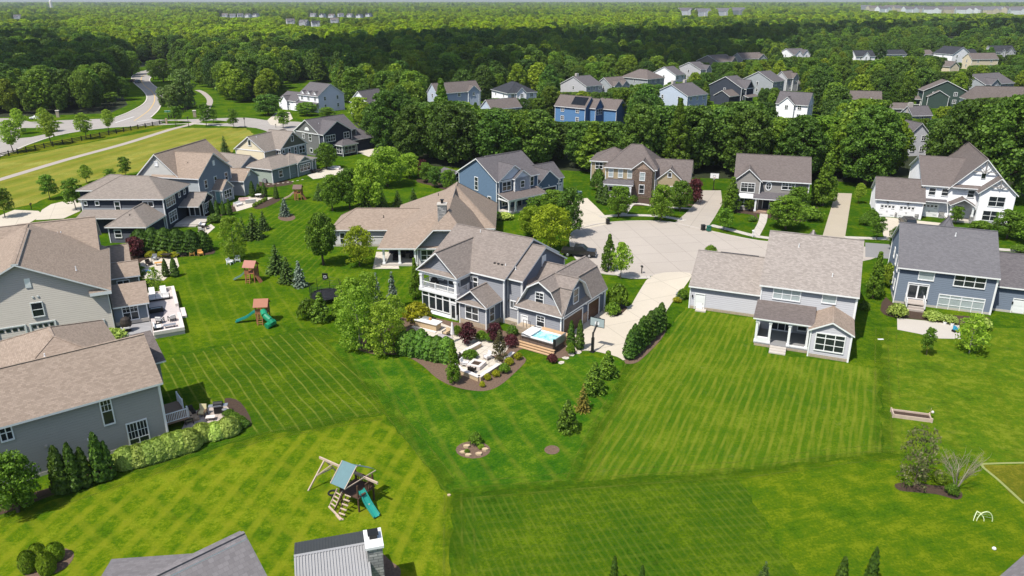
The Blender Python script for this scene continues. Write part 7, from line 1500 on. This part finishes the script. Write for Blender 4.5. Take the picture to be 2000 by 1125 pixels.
# ---- terrace with fire ring behind it
for i, (u, v, lab) in enumerate(((376,499,'orange timber lawn chair at the hedge end, left'),(392,499,'orange timber lawn chair at the hedge end, right'))): chair(at(u,v), R(15+i*20)+math.pi*0, lab, ORANGE, ORANGE, 'lawn_chair')
chair(at(345,500), R(-20), 'white plastic chair on the fire ring terrace', CUSH, WHITE, 'lawn_chair'); chair(at(362,500), R(0), 'black chair between white chair and orange lawn chairs', BLACK, BLACK, 'lawn_chair'); table(at(312,518), R(20), 'orange timber bench table on the fire ring terrace', ORANGE, ORANGE, 1.4, .7, .5); chair(at(292,518), R(60), 'dark wicker armchair on the fire ring terrace', WICK, WICK); chair(at(302,508), R(10), 'grey covered armchair on the fire ring terrace', STEEL, STEEL); table(at(326,505), R(-15), 'dark metal table on the fire ring terrace', WICK, WICK, 1.5, 1.0, .8)
e = empty('toy_mat', at(288,530), R(20), 'red, white and blue play mat on the terrace edge', 'play mat'); part(e, 'mat', plain('mat_white', (.72,.66,.72), .8), lambda b: b.box(-.8,.8,-.9,.9,.02,.1)); part(e, 'blue_patch', plain('mat_blue', (.12,.32,.62), .8), lambda b: b.box(-.4,.4,-.3,.35,.101,.12)); part(e, 'red_patch', plain('mat_red', (.6,.05,.05), .8), lambda b: b.box(-.5,.5,-.8,-.45,.101,.12))
for i, (u, v, rz, lab) in enumerate(((450,516,70,'white lawn chair beside the pale green tree, left'),(465,511,10,'white lawn chair beside the pale green tree, right'))): chair(at(u,v), R(rz), lab, WHITE, WHITE, 'lawn_chair', w_=.75)
# ---- pale house patio, grey-green house patio, navy house deck
sofa(at(466,402), R(60), 'pale curved loveseat on the pale house patio, left', CUSH, SLAB, 1.6); sofa(at(477,394), R(20), 'white and rose sofa on the pale house patio', PINKC, SLAB, 2.0); sofa(at(490,396), R(200), 'white covered sofa on the pale house patio, with its back to the lawn', CUSH, STEEL, 2.0); table(at(505,386), 0, 'round white table on the pale house patio', CUSH, STEEL, 1.4, 1.4, .74, round_=True)
for u, v, rz, lab in ((496,385,90,'left'),(513,387,-90,'right'),(518,383,-60,'far right')): chair(at(u,v), R(rz), 'dark mesh chair at the %s of the round white table' % lab, WICK, WICK, seat=.45)
for k, (u, v) in enumerate(((497,404),(502,401),(508,398),(514,395),(519,392))): plant('box_ball', u, v, v-7, 8, 'small round boxwood edging the pale house patio bed', 'boxwoods edging the pale house patio')
table(at(619,337), R(-10), 'dark dining table on the grey-green house patio', WICK, WICK, 1.8, 1.0); chair(at(612,338), R(80), 'dark chair at the left of the grey-green house table', WICK, WICK); chair(at(626,335), R(-90), 'dark chair at the right of the grey-green house table', WICK, WICK); sofa(at(655,331), R(-20), 'white bench on the grey-green house patio edge', CUSH, SLAB, 2.4)
sofa(at(396,443), R(100), 'white cushioned lounge set on the navy house patio', CUSH, WICK, 1.8); table(at(404,447), R(80), 'dark low table on the navy house patio', WICK, WICK, 1.2, .7, .45); chair(at(394,452), R(170), 'white cushioned chair on the navy house patio', CUSH, WICK)
# ---- sage house grill corner
e = empty('gas_grill', at(428,806), R(12), 'black gas grill with steel side shelves on the paver patio', 'grill'); part(e, 'cabinet', BLACK, lambda b: b.box(-.42,.42,-.3,.3,.05,.85)); part(e, 'lid', BLACK, lambda b: [b.face([(-.45,-.33*math.cos(a),.9+.42*math.sin(a)),(.45,-.33*math.cos(a),.9+.42*math.sin(a)),(.45,-.33*math.cos(a+.314),.9+.42*math.sin(a+.314)),(-.45,-.33*math.cos(a+.314),.9+.42*math.sin(a+.314))]) for a in [k*.314 for k in range(10)]]+[b.face([(x,-.33*math.cos(k*.314),.9+.42*math.sin(k*.314)) for k in range(11)]) for x in (-.45,.45)])
part(e, 'side_shelf', STEEL, lambda b: b.box(-.95,-.46,-.28,.28,.86,.9)); part(e, 'side_shelf', STEEL, lambda b: b.box(.46,.95,-.28,.28,.86,.9)); part(e, 'handle', STEEL, lambda b: b.tube((-.4,-.38,1.0),(.4,-.38,1.0),.03,.03,6)); part(e, 'trim', STEEL, lambda b: b.box(-.5,.5,-.36,.34,.851,.9))
chair(at(396,812), R(0), 'brown wicker chair with cream cushion beside the grill', plain('cream_cushion', (.66,.58,.34), .8), plain('brown_wicker', (.16,.085,.05), .8, .3, 10), seat=.42, back=1.0); chair(at(374,812), R(40), 'dark wicker chair in the shade of the sage house', WICK, WICK); chair(at(370,826), R(120), 'dark wicker footstool chair in front of the shaded one', plain('olive_cushion', (.20,.19,.11), .8), WICK, back=.6); table(at(412,820), R(10), 'low dark side table on the paver patio', SLAB, WICK, .9, .6, .4)
e = empty('bin', at(440,810), 0, 'small black bin beside the grill', 'bin'); part(e, 'drum', BLACK, lambda b: b.lathe([(.22,0),(.27,.6),(.25,.66)], 10)); part(e, 'lid', STEEL, lambda b: b.lathe([(.28,.661),(.1,.72)], 10))
for u, v in ((447,812),(458,818),(468,824),(478,832),(470,836)): plant('dark_bush' if u > 474 else 'bush', u, v, v-14, 24, 'low shrub in the corner bed beyond the grill', 'low shrubs beyond the grill')
for k, (u, v) in enumerate(((905,884),(914,890),(936,888),(947,880),(912,874))): b = MB(); b.poly([(.28*math.cos(j*1.05+k)*(1+.3*(j%2)), .22*math.sin(j*1.05+k)) for j in range(6)], 0, .14+.03*k); tag(b.build('garden_stone', TANST, loc=at(u, v)), 'tan stone in the small round bed of the middle lawn', 'stone', 'stones of the round bed')
plant('lime_bush', 940, 876, 866, 14, 'small light plant at the right rim of the round bed'); plant('bush', 912, 884, 876, 12, 'small plant at the left rim of the round bed')
# ---- right yards
e = empty('raised_bed', at(1779,815), math.atan2(-1.0,3.4), 'weathered timber raised garden bed with a little pole, on the olive lawn', 'garden bed'); part(e, 'frame', LWOOD, lambda b: (b.box(-1.8,1.8,-.6,-.5,0,.4), b.box(-1.8,1.8,.5,.6,0,.4), b.box(-1.8,-1.7,-.499,.499,0,.399), b.box(1.7,1.8,-.499,.499,0,.399), [b.box(x-.07,x+.07,y-.07,y+.07,0,.5) for x in (-1.8,1.8) for y in (-.6,.6)])); part(e, 'soil', MULCH, lambda b: b.box(-1.7,1.7,-.5,.5,0,.22)); part(e, 'pole', WOOD, lambda b: b.tube((1.82,.5,0),(1.82,.5,1.1),.025,.025,5)); part(e, 'globe', SLAB, lambda b: b.lathe([(.03,.55),(.12,.63),(.14,.72),(.1,.82),(.02,.87)], 10, 0, (1.98,.4)))
e = empty('pop_up_goal', at(1920,1018), R(-4), 'small white-green pop-up goal with two arches on the mottled lawn', 'goal'); LIMEP = plain('pale_lime_tube', (.72,.80,.48), .5)
part(e, 'front_arch', LIMEP, lambda b: b.path([(.62*math.cos(k*.314)+.1,0,.95*math.sin(k*.314)) for k in range(11)], .035, 6)); part(e, 'back_arch', LIMEP, lambda b: b.path([(-.25+.42*math.cos(k*.314)*1.0-.1,.5-.5*abs(math.cos(k*.314)),.6*math.sin(k*.314)) for k in range(11)], .03, 6)); part(e, 'net', WHITE, lambda b: [b.tube((.6*math.cos(k*.4)+.1,0,.9*math.sin(k*.4)),(-.3+.35*math.cos(k*.4),.45,.5*math.sin(k*.4)),.006,.006,3) for k in range(1,8)])
b = MB(); b.lathe([(.02,0),(.1,.03),(.15,.11),(.15,.16),(.1,.24),(.02,.27)], 14); tag(b.build('ball', WHITE, loc=at(1941,1074), smooth=True), 'white ball lying on the grass below the pop-up goal', 'ball'); 
b = MB(); b.poly([(.16*math.cos(k*.9), .12*math.sin(k*.9)) for k in range(7)], 0, .12); tag(b.build('garden_stone', TANST, loc=at(877,968)), 'small pale stone at the meeting point of the lawns', 'stone'); b = MB(); b.box(-.35,.35,-.12,.12,0,.06); tag(b.build('white_board', WHITE, loc=at(1720,663)), 'white scrap lying on the lawn between porch house and patio house', 'board')
e = empty('patio_toys', at(1866,648), R(20), 'blue and orange ride-on toy at the corner of the concrete patio', 'toy'); part(e, 'body', plain('toy_blue', (.03,.30,.50), .4), lambda b: (b.box(-.35,.35,-.2,.2,.2,.5), b.box(-.35,-.2,-.2,.2,.5,.85))); 
for x in (-.3,.3): part(e, 'wheel', RUBBER, lambda b: b.tube((x,-.24,.17),(x,.24,.17),.17,.17,10))
for u, v, lab in ((1845,633,'left'),(1859,636,'right')): e = empty('flower_pot', at(u,v), 0, 'white flower pot on the concrete patio edge, %s of two' % lab, 'pot'); part(e, 'pot', WHITE, lambda b: b.lathe([(.18,0),(.24,.35),(.22,.36)], 10)); part(e, 'soil', MULCH, lambda b: b.lathe([(.2,.361),(.2,.37)], 10))
e = empty('utility_box', at(1328,583), R(-20), 'grey utility box beside the porch house garage', 'utility box'); part(e, 'cabinet', plain('utility_green_grey', (.22,.27,.26), .6), lambda b: b.box(-.5,.5,-.4,.4,0,.75)); part(e, 'lid', STEEL, lambda b: b.box(-.55,.55,-.45,.45,.751,.82))
e = empty('air_conditioner', at(517,357), 0, 'grey air conditioner beside the grey-green house', 'air conditioner'); part(e, 'casing', plain('ac_grey', (.30,.30,.31), .5), lambda b: b.box(-.45,.45,-.45,.45,.05,.95)); part(e, 'fan_grille', BLACK, lambda b: b.lathe([(.36,.951),(.36,.98)], 14))
for k in range(9): o = MB(); o.poly([(.3*math.cos(j*1.05), .25*math.sin(j*1.05)) for j in range(6)], 0, .05); u = 515+k*9.5; tag(o.build('stepping_stone', PATIO, loc=(*U(u, 361-k*k*.10-k*.45), .02)), 'pale stepping stone curving round the grey-green house bed', 'stepping stone', 'stepping stones by the grey-green house')
for u, v, m, lab in ((1373,450,BLACK,'black wheeled bin at the foot of the weathered driveway'),(1384,452,plain('bin_green', (.02,.13,.09), .5),'green wheeled bin next to the black one at the kerb'),(1187,438,BLACK,'black wheeled bin at the kerb left of the brick tower house')):
    e = empty('wheeled_bin', at(u,v), R(10), lab, 'bin'); part(e, 'body', m, lambda b: (b.poly([(-.3,-.33),(.3,-.33),(.33,.33),(-.33,.33)], .12, 1.0))); part(e, 'lid', m, lambda b: b.box(-.36,.36,-.4,.4,1.001,1.08)); part(e, 'wheel', RUBBER, lambda b: b.tube((-.3,.36,.14),(.3,.36,.14),.14,.14,8))
e = empty('garden_shed', L2W(H_J,0,0), 0, 'small navy shed with grey roof behind the denim house', 'shed'); e.location = at(888,362); e.rotation_euler = (0,0,R(38))
part(e, 'wall', S_NAVY, lambda b: (b.box(-1.6,1.6,-1.6,4,0,2.6), b.face([(-1.6,-1.61,2.6),(1.6,-1.61,2.6),(0,-1.61,3.5)]))); part(e, 'roof', DARKR, lambda b: (b.face([(-1.9,-1.9,2.5),(0,-1.9,3.6),(0,4.3,3.6),(-1.9,4.3,2.5)]), b.face([(0,-1.9,3.6),(1.9,-1.9,2.5),(1.9,4.3,2.5),(0,4.3,3.6)]))); w_ = part(e, 'window', WHITE, lambda b: b.box(-.6,.6,-1.68,-1.59,1.1,2.2)); part(w_, 'pane', GLASS, lambda b: (b.box(-.48,-.04,-1.7,-1.6,1.2,2.1), b.box(.04,.48,-1.7,-1.6,1.2,2.1))); part(e, 'trim', WHITE, lambda b: (b.bar((-1.9,-1.92,2.5),(0,-1.92,3.6),.06,.14), b.bar((1.9,-1.92,2.5),(0,-1.92,3.6),.06,.14)))
# ---- posts, mailboxes, pillars, fence
def mailbox(u, v, label, m=BLACK): e = empty('mailbox', at(u, v), prg.uniform(-.3,.3), label, 'mailbox'); part(e, 'post', m, lambda b: b.box(-.06,.06,-.06,.06,0,1.05)); part(e, 'box', m, lambda b: (b.box(-.12,.12,-.25,.25,1.051,1.25), b.lathe([(.12,1.25),(.06,1.36)], 8)))
for q in ((1253,534,'black mailbox on the kerb verge left of the long pale driveway'),(1134,443,'black mailbox at the denim house driveway'),(1470,463,'white mailbox post on the verge before the oval window house',WHITE),(1503,478,'black mailbox peeking over the porch house garage roof'),(539,250,'black mailbox at the tall white house driveway'),(62,409,'black mailbox with a grey box on the curved driveway grass')): mailbox(*q)
def lamp(u, v, vt, label):
    h = max(3, hgt(u, v, vt)); e = empty('street_lamp', at(u, v), 0, label, 'street lamp'); part(e, 'pole', BLACK, lambda b: (b.tube((0,0,0),(0,0,h-.5),.09,.06,6), b.lathe([(.16,0),(.12,.7)], 8))); part(e, 'lantern', BLACK, lambda b: b.lathe([(.1,h-.5),(.26,h-.05),(.3,h),(.05,h+.25)], 8))
lamp(479,250,231,'black lamp post on the street verge right of the junction trees'); lamp(344,248,228,'black lamp post at the junction grass island'); lamp(369,248,229,'black lamp post left of the footpath crossing')
e = empty('street_sign', at(330,236), R(10), 'green and white street name sign on a post at the junction', 'street sign'); part(e, 'post', BLACK, lambda b: b.tube((0,0,0),(0,0,3.6),.06,.06,6)); part(e, 'sign_plate', plain('sign_green', (.03,.20,.10), .5), lambda b: b.box(-1.0,1.0,-.03,.03,3.1,3.6)); part(e, 'sign_border', WHITE, lambda b: (b.box(-1.05,1.05,-.02,.02,3.601,3.66), b.box(-1.05,1.05,-.02,.02,3.04,3.099)))
for u, v, lab in ((114,229,'grey stone entrance pillar on the far side of the left road'),(381,229,'tan stone entrance pillar beside the footpath')): e = empty('entrance_pillar', at(u, v), R(15), lab, 'pillar'); part(e, 'shaft', STONE, lambda b: b.box(-.5,.5,-.5,.5,0,2.3)); part(e, 'cap', SLAB, lambda b: b.box(-.62,.62,-.62,.62,2.301,2.5))
def railfence(px, label, step=2.9):
    pts = [U(*p) for p in px]; e = empty('rail_fence', (0,0,0), 0, label, 'fence'); 
    part(e, 'rails', BLACK, lambda b: [b.bar((p.x,p.y,z),(q.x,q.y,z),.08,.2) for p, q in zip(pts, pts[1:]) for z in (.35,.75,1.15)])
    for p, q in zip(pts, pts[1:]):
        n = max(1, int((q-p).length/step))
        for k in range(n): c = p.lerp(q, k/n); part(e, 'post', BLACK, lambda b: b.box(c.x-.12,c.x+.12,c.y-.12,c.y+.12,0,1.5))
railfence([(-60,321),(0,308.5),(52,297),(104,286),(160,275),(213,264),(270,252),(326,241)], 'long black three-rail fence along the left road'); railfence([(-40,268),(20,264),(52,258)], 'short black rail fence at the left edge beyond the road'); railfence([(146,223),(172,222),(205,215),(228,206)], 'black rail fence in the shade left of the winding road'); railfence([(330,232),(358,219),(384,205)], 'black rail fence under the tall grey-green trees')
e = empty('stone_pillar', at(326,242), 0, 'wooden end post of the long black fence', 'post'); part(e, 'shaft', WOOD, lambda b: b.box(-.25,.25,-.25,.25,0,1.8)); part(e, 'cap', WOOD, lambda b: b.box(-.3,.3,-.3,.3,1.801,1.9)); e.name = 'fence_end_post'
for u, v, vt, lab in ((1428,104,83,'left of two pale utility poles before the woods'),(1433,103,87,'right of two pale utility poles before the woods'),(1697,94,76,'pale leaning utility pole among the far roofs')): e = empty('utility_pole', at(u, v), 0, lab, 'utility pole'); h = hgt(u, v, vt); part(e, 'pole', PALEBARK, lambda b: b.tube((0,0,0),(.0,0,h),.22,.16,6)); part(e, 'crossarm', PALEBARK, lambda b: b.box(-1,1,-.1,.1,h-1,h-.8))
# ---- vehicles (local x = forward)
def vehicle(name, pos, yw, label, cat, paint, L=4.6, W=1.85, kind='car'):
    e = empty(name, pos, yw, label, cat); h0 = .35
    side = {'car': [(-L/2,.45),(-L/2,.9),(-L/2+.35,1.0),(-L*.30,1.02),(-L*.22,1.45),(L*.06,1.47),(L*.22,1.0),(L/2-.3,.88),(L/2,.65),(L/2,.4)],
            'suv': [(-L/2,.45),(-L/2,1.05),(-L/2+.2,1.7),(L*.05,1.74),(L*.2,1.15),(L/2-.2,1.0),(L/2,.75),(L/2,.4)],
            'pickup': [(-L/2,.55),(-L/2,1.15),(-L*.14,1.15),(-L*.12,1.85),(L*.12,1.88),(L*.25,1.25),(L/2-.12,1.15),(L/2,.95),(L/2,.5)]}[kind]
    def body(b):
        ins = .12; n = len(side)
        for s in (-1, 1):
            ps = [(x, s*(W/2-(ins if z > 1.3 else 0)), z) for x, z in side]; b.face(ps if s > 0 else ps[::-1])
        for k in range(n):
            (x0,z0),(x1,z1) = side[k], side[(k+1) % n]; i0 = ins if z0 > 1.3 else 0; i1 = ins if z1 > 1.3 else 0
            b.face([(x0,-W/2+i0,z0),(x0,W/2-i0,z0),(x1,W/2-i1,z1),(x1,-W/2+i1,z1)])
    part(e, 'body', paint, body)
    if kind == 'pickup': part(e, 'cargo_bed', BLACK, lambda b: b.box(-L/2+.15,-L*.15,-W/2+.15,W/2-.15,1.0,1.17))
    roof = [p for p in side if p[1] > 1.4]; xa, xb, zt = roof[0][0], roof[-1][0], roof[0][1]; zl = 1.2 if kind != 'car' else 1.06
    for s in (-1, 1): part(e, 'side_window', GLASS, lambda b: (b.box(xa+.1,(xa+xb)/2-.05,s*(W/2-.1)-.03,s*(W/2-.1)+.03,zl,zt-.12), b.box((xa+xb)/2+.05,xb-.02,s*(W/2-.1)-.03,s*(W/2-.1)+.03,zl,zt-.12)))
    k = side.index(roof[-1]); nx, nz = side[k+1]; part(e, 'windscreen', GLASS, lambda b: b.bar((xb+.06,0,zt-.06),(nx-.06,0,nz+.06),W-.35,.05,up=(0,0,1)))
    k = side.index(roof[0]); px_, pz = side[k-1]; part(e, 'rear_window', GLASS, lambda b: b.bar((xa-.02,0,zt-.08),(px_+.02,0,pz+.15),W-.45,.05,up=(0,0,1)))
    for x in (-L*.31, L*.32):
        for s in (-1, 1): w_ = part(e, 'wheel', RUBBER, lambda b: b.tube((x,s*(W/2-.22),.36),(x,s*(W/2+.02),.36),.36,.36,14)); part(w_, 'rim', STEEL, lambda b: b.tube((x,s*(W/2+.021),.36),(x,s*(W/2+.04),.36),.22,.2,10))
    for s in (-1, 1): part(e, 'headlight', WHITE, lambda b: b.box(L/2-.08,L/2+.02,s*W*.36-.16,s*W*.36+.16,.68,.84)); part(e, 'tail_light', plain('tail_red', (.4,.02,.02), .3), lambda b: b.box(-L/2-.02,-L/2+.05,s*W*.42-.1,s*W*.42+.1,.75,1.0))
    part(e, 'bumper', STEEL if kind == 'pickup' else BLACK, lambda b: b.box(L/2-.02,L/2+.1,-W/2+.05,W/2-.05,.4,.62)); return e
CARB = plain('black_car_paint', (.016,.016,.018), .22, .1, 1, .6); vehicle('pickup_truck', (11.2,119.9,.02), R(-12), 'dark grey pickup truck parked on the cul-de-sac beside the yellow-green tree', 'pickup truck', plain('charcoal_car_paint', (.020,.019,.020), .25, .1, 1, .6), 5.7, 2.0, 'pickup')
vehicle('parked_car', at(1771,440), R(80), 'black car on the white farmhouse driveway, half hidden by the roof in front', 'car', CARB, 4.7, 1.9, 'suv'); vehicle('car', at(270,162), R(100), 'blue-grey car driving down the winding road', 'car', plain('steel_blue_paint', (.14,.20,.26), .25, .1, 1, .6), 4.6, 1.85, 'suv'); vehicle('car', at(260,160), R(100), 'black car at the kerb of the winding road bend', 'car', CARB, 4.5, 1.85); vehicle('car', at(73,233), R(175), 'white car on the far left road', 'car', WHITE, 4.7, 1.9); vehicle('parked_car', at(1121,384), R(60), 'pale blue car beside the denim house garage', 'car', plain('pale_blue_paint', (.30,.42,.50), .25, .1, 1, .6), 4.5, 1.85)
# ------------------------------------------------------------------ clouds above the drone: their shadow darkens the woods
CW = plain('cloud_white', (.85,.86,.88), 1.0, .03); crg = random.Random(4)
off = -sdir.xy/sdir.z                           # ground shift of a shadow per metre of height
def cloud(poly, zc, label, n=130):
    """lumpy cloud whose shadow falls inside the ground outline poly (photo pixels)"""
    g = [U(*p) for p in poly]; xs = [p.x for p in g]; ys = [p.y for p in g]; b = bmesh.new(); k = 0
    cx, cy = sum(xs)/len(xs), sum(ys)/len(ys)
    while k < n:
        x, y = crg.uniform(min(xs), max(xs)), crg.uniform(min(ys), max(ys))
        if not poly_in([(p.x, p.y) for p in g], x, y): continue
        k += 1; r = crg.uniform(22, 48); m = Matrix.Translation((x-cx, y-cy, crg.uniform(0, 40))) @ Matrix.Diagonal((r, r*crg.uniform(.7,1.1), r*.45, 1)); bmesh.ops.create_icosphere(b, subdivisions=2, radius=1, matrix=m)
    me = bpy.data.meshes.new('cloud'); b.to_mesh(me); b.free(); me.materials.append(CW); o = bpy.data.objects.new('cloud', me); C.objects.link(o)
    o.location = (cx-off.x*zc, cy-off.y*zc, zc); tag(o, label, 'cloud'); return o
cloud([(1000,128),(1100,106),(1250,92),(1500,76),(1750,66),(2050,62),(2400,60),(2600,90),(2200,98),(1800,88),(1560,92),(1480,112),(1400,122),(1250,142),(1100,160),(1000,172),(800,176),(760,150),(900,126)], 520, 'broad white cloud over the far woods at the right', 135)
cloud([(640,116),(760,100),(900,94),(1050,92),(1150,92),(1060,120),(980,144),(780,160),(700,156),(620,140)], 520, 'white cloud over the woods in the middle', 52)
cloud([(-500,98),(0,98),(150,100),(205,118),(195,130),(180,150),(160,190),(60,200),(-200,205),(-600,180)], 520, 'white cloud over the woods at the left', 50)
HZ = NT('haze_air'); HZ.t.nodes.remove(HZ.b); pv = HZ.n('VolumePrincipled'); pv.inputs['Color'].default_value = (.86,.93,1,1); pv.inputs['Density'].default_value = 7e-5; pv.inputs['Anisotropy'].default_value = .2
HZ.l(pv.outputs[0], HZ.out.inputs['Volume'])
b = MB(); b.box(-14500, 14500, -700, 14500, -1.0, 52.0); tag(b.build('haze', HZ.mat), kind='stuff')
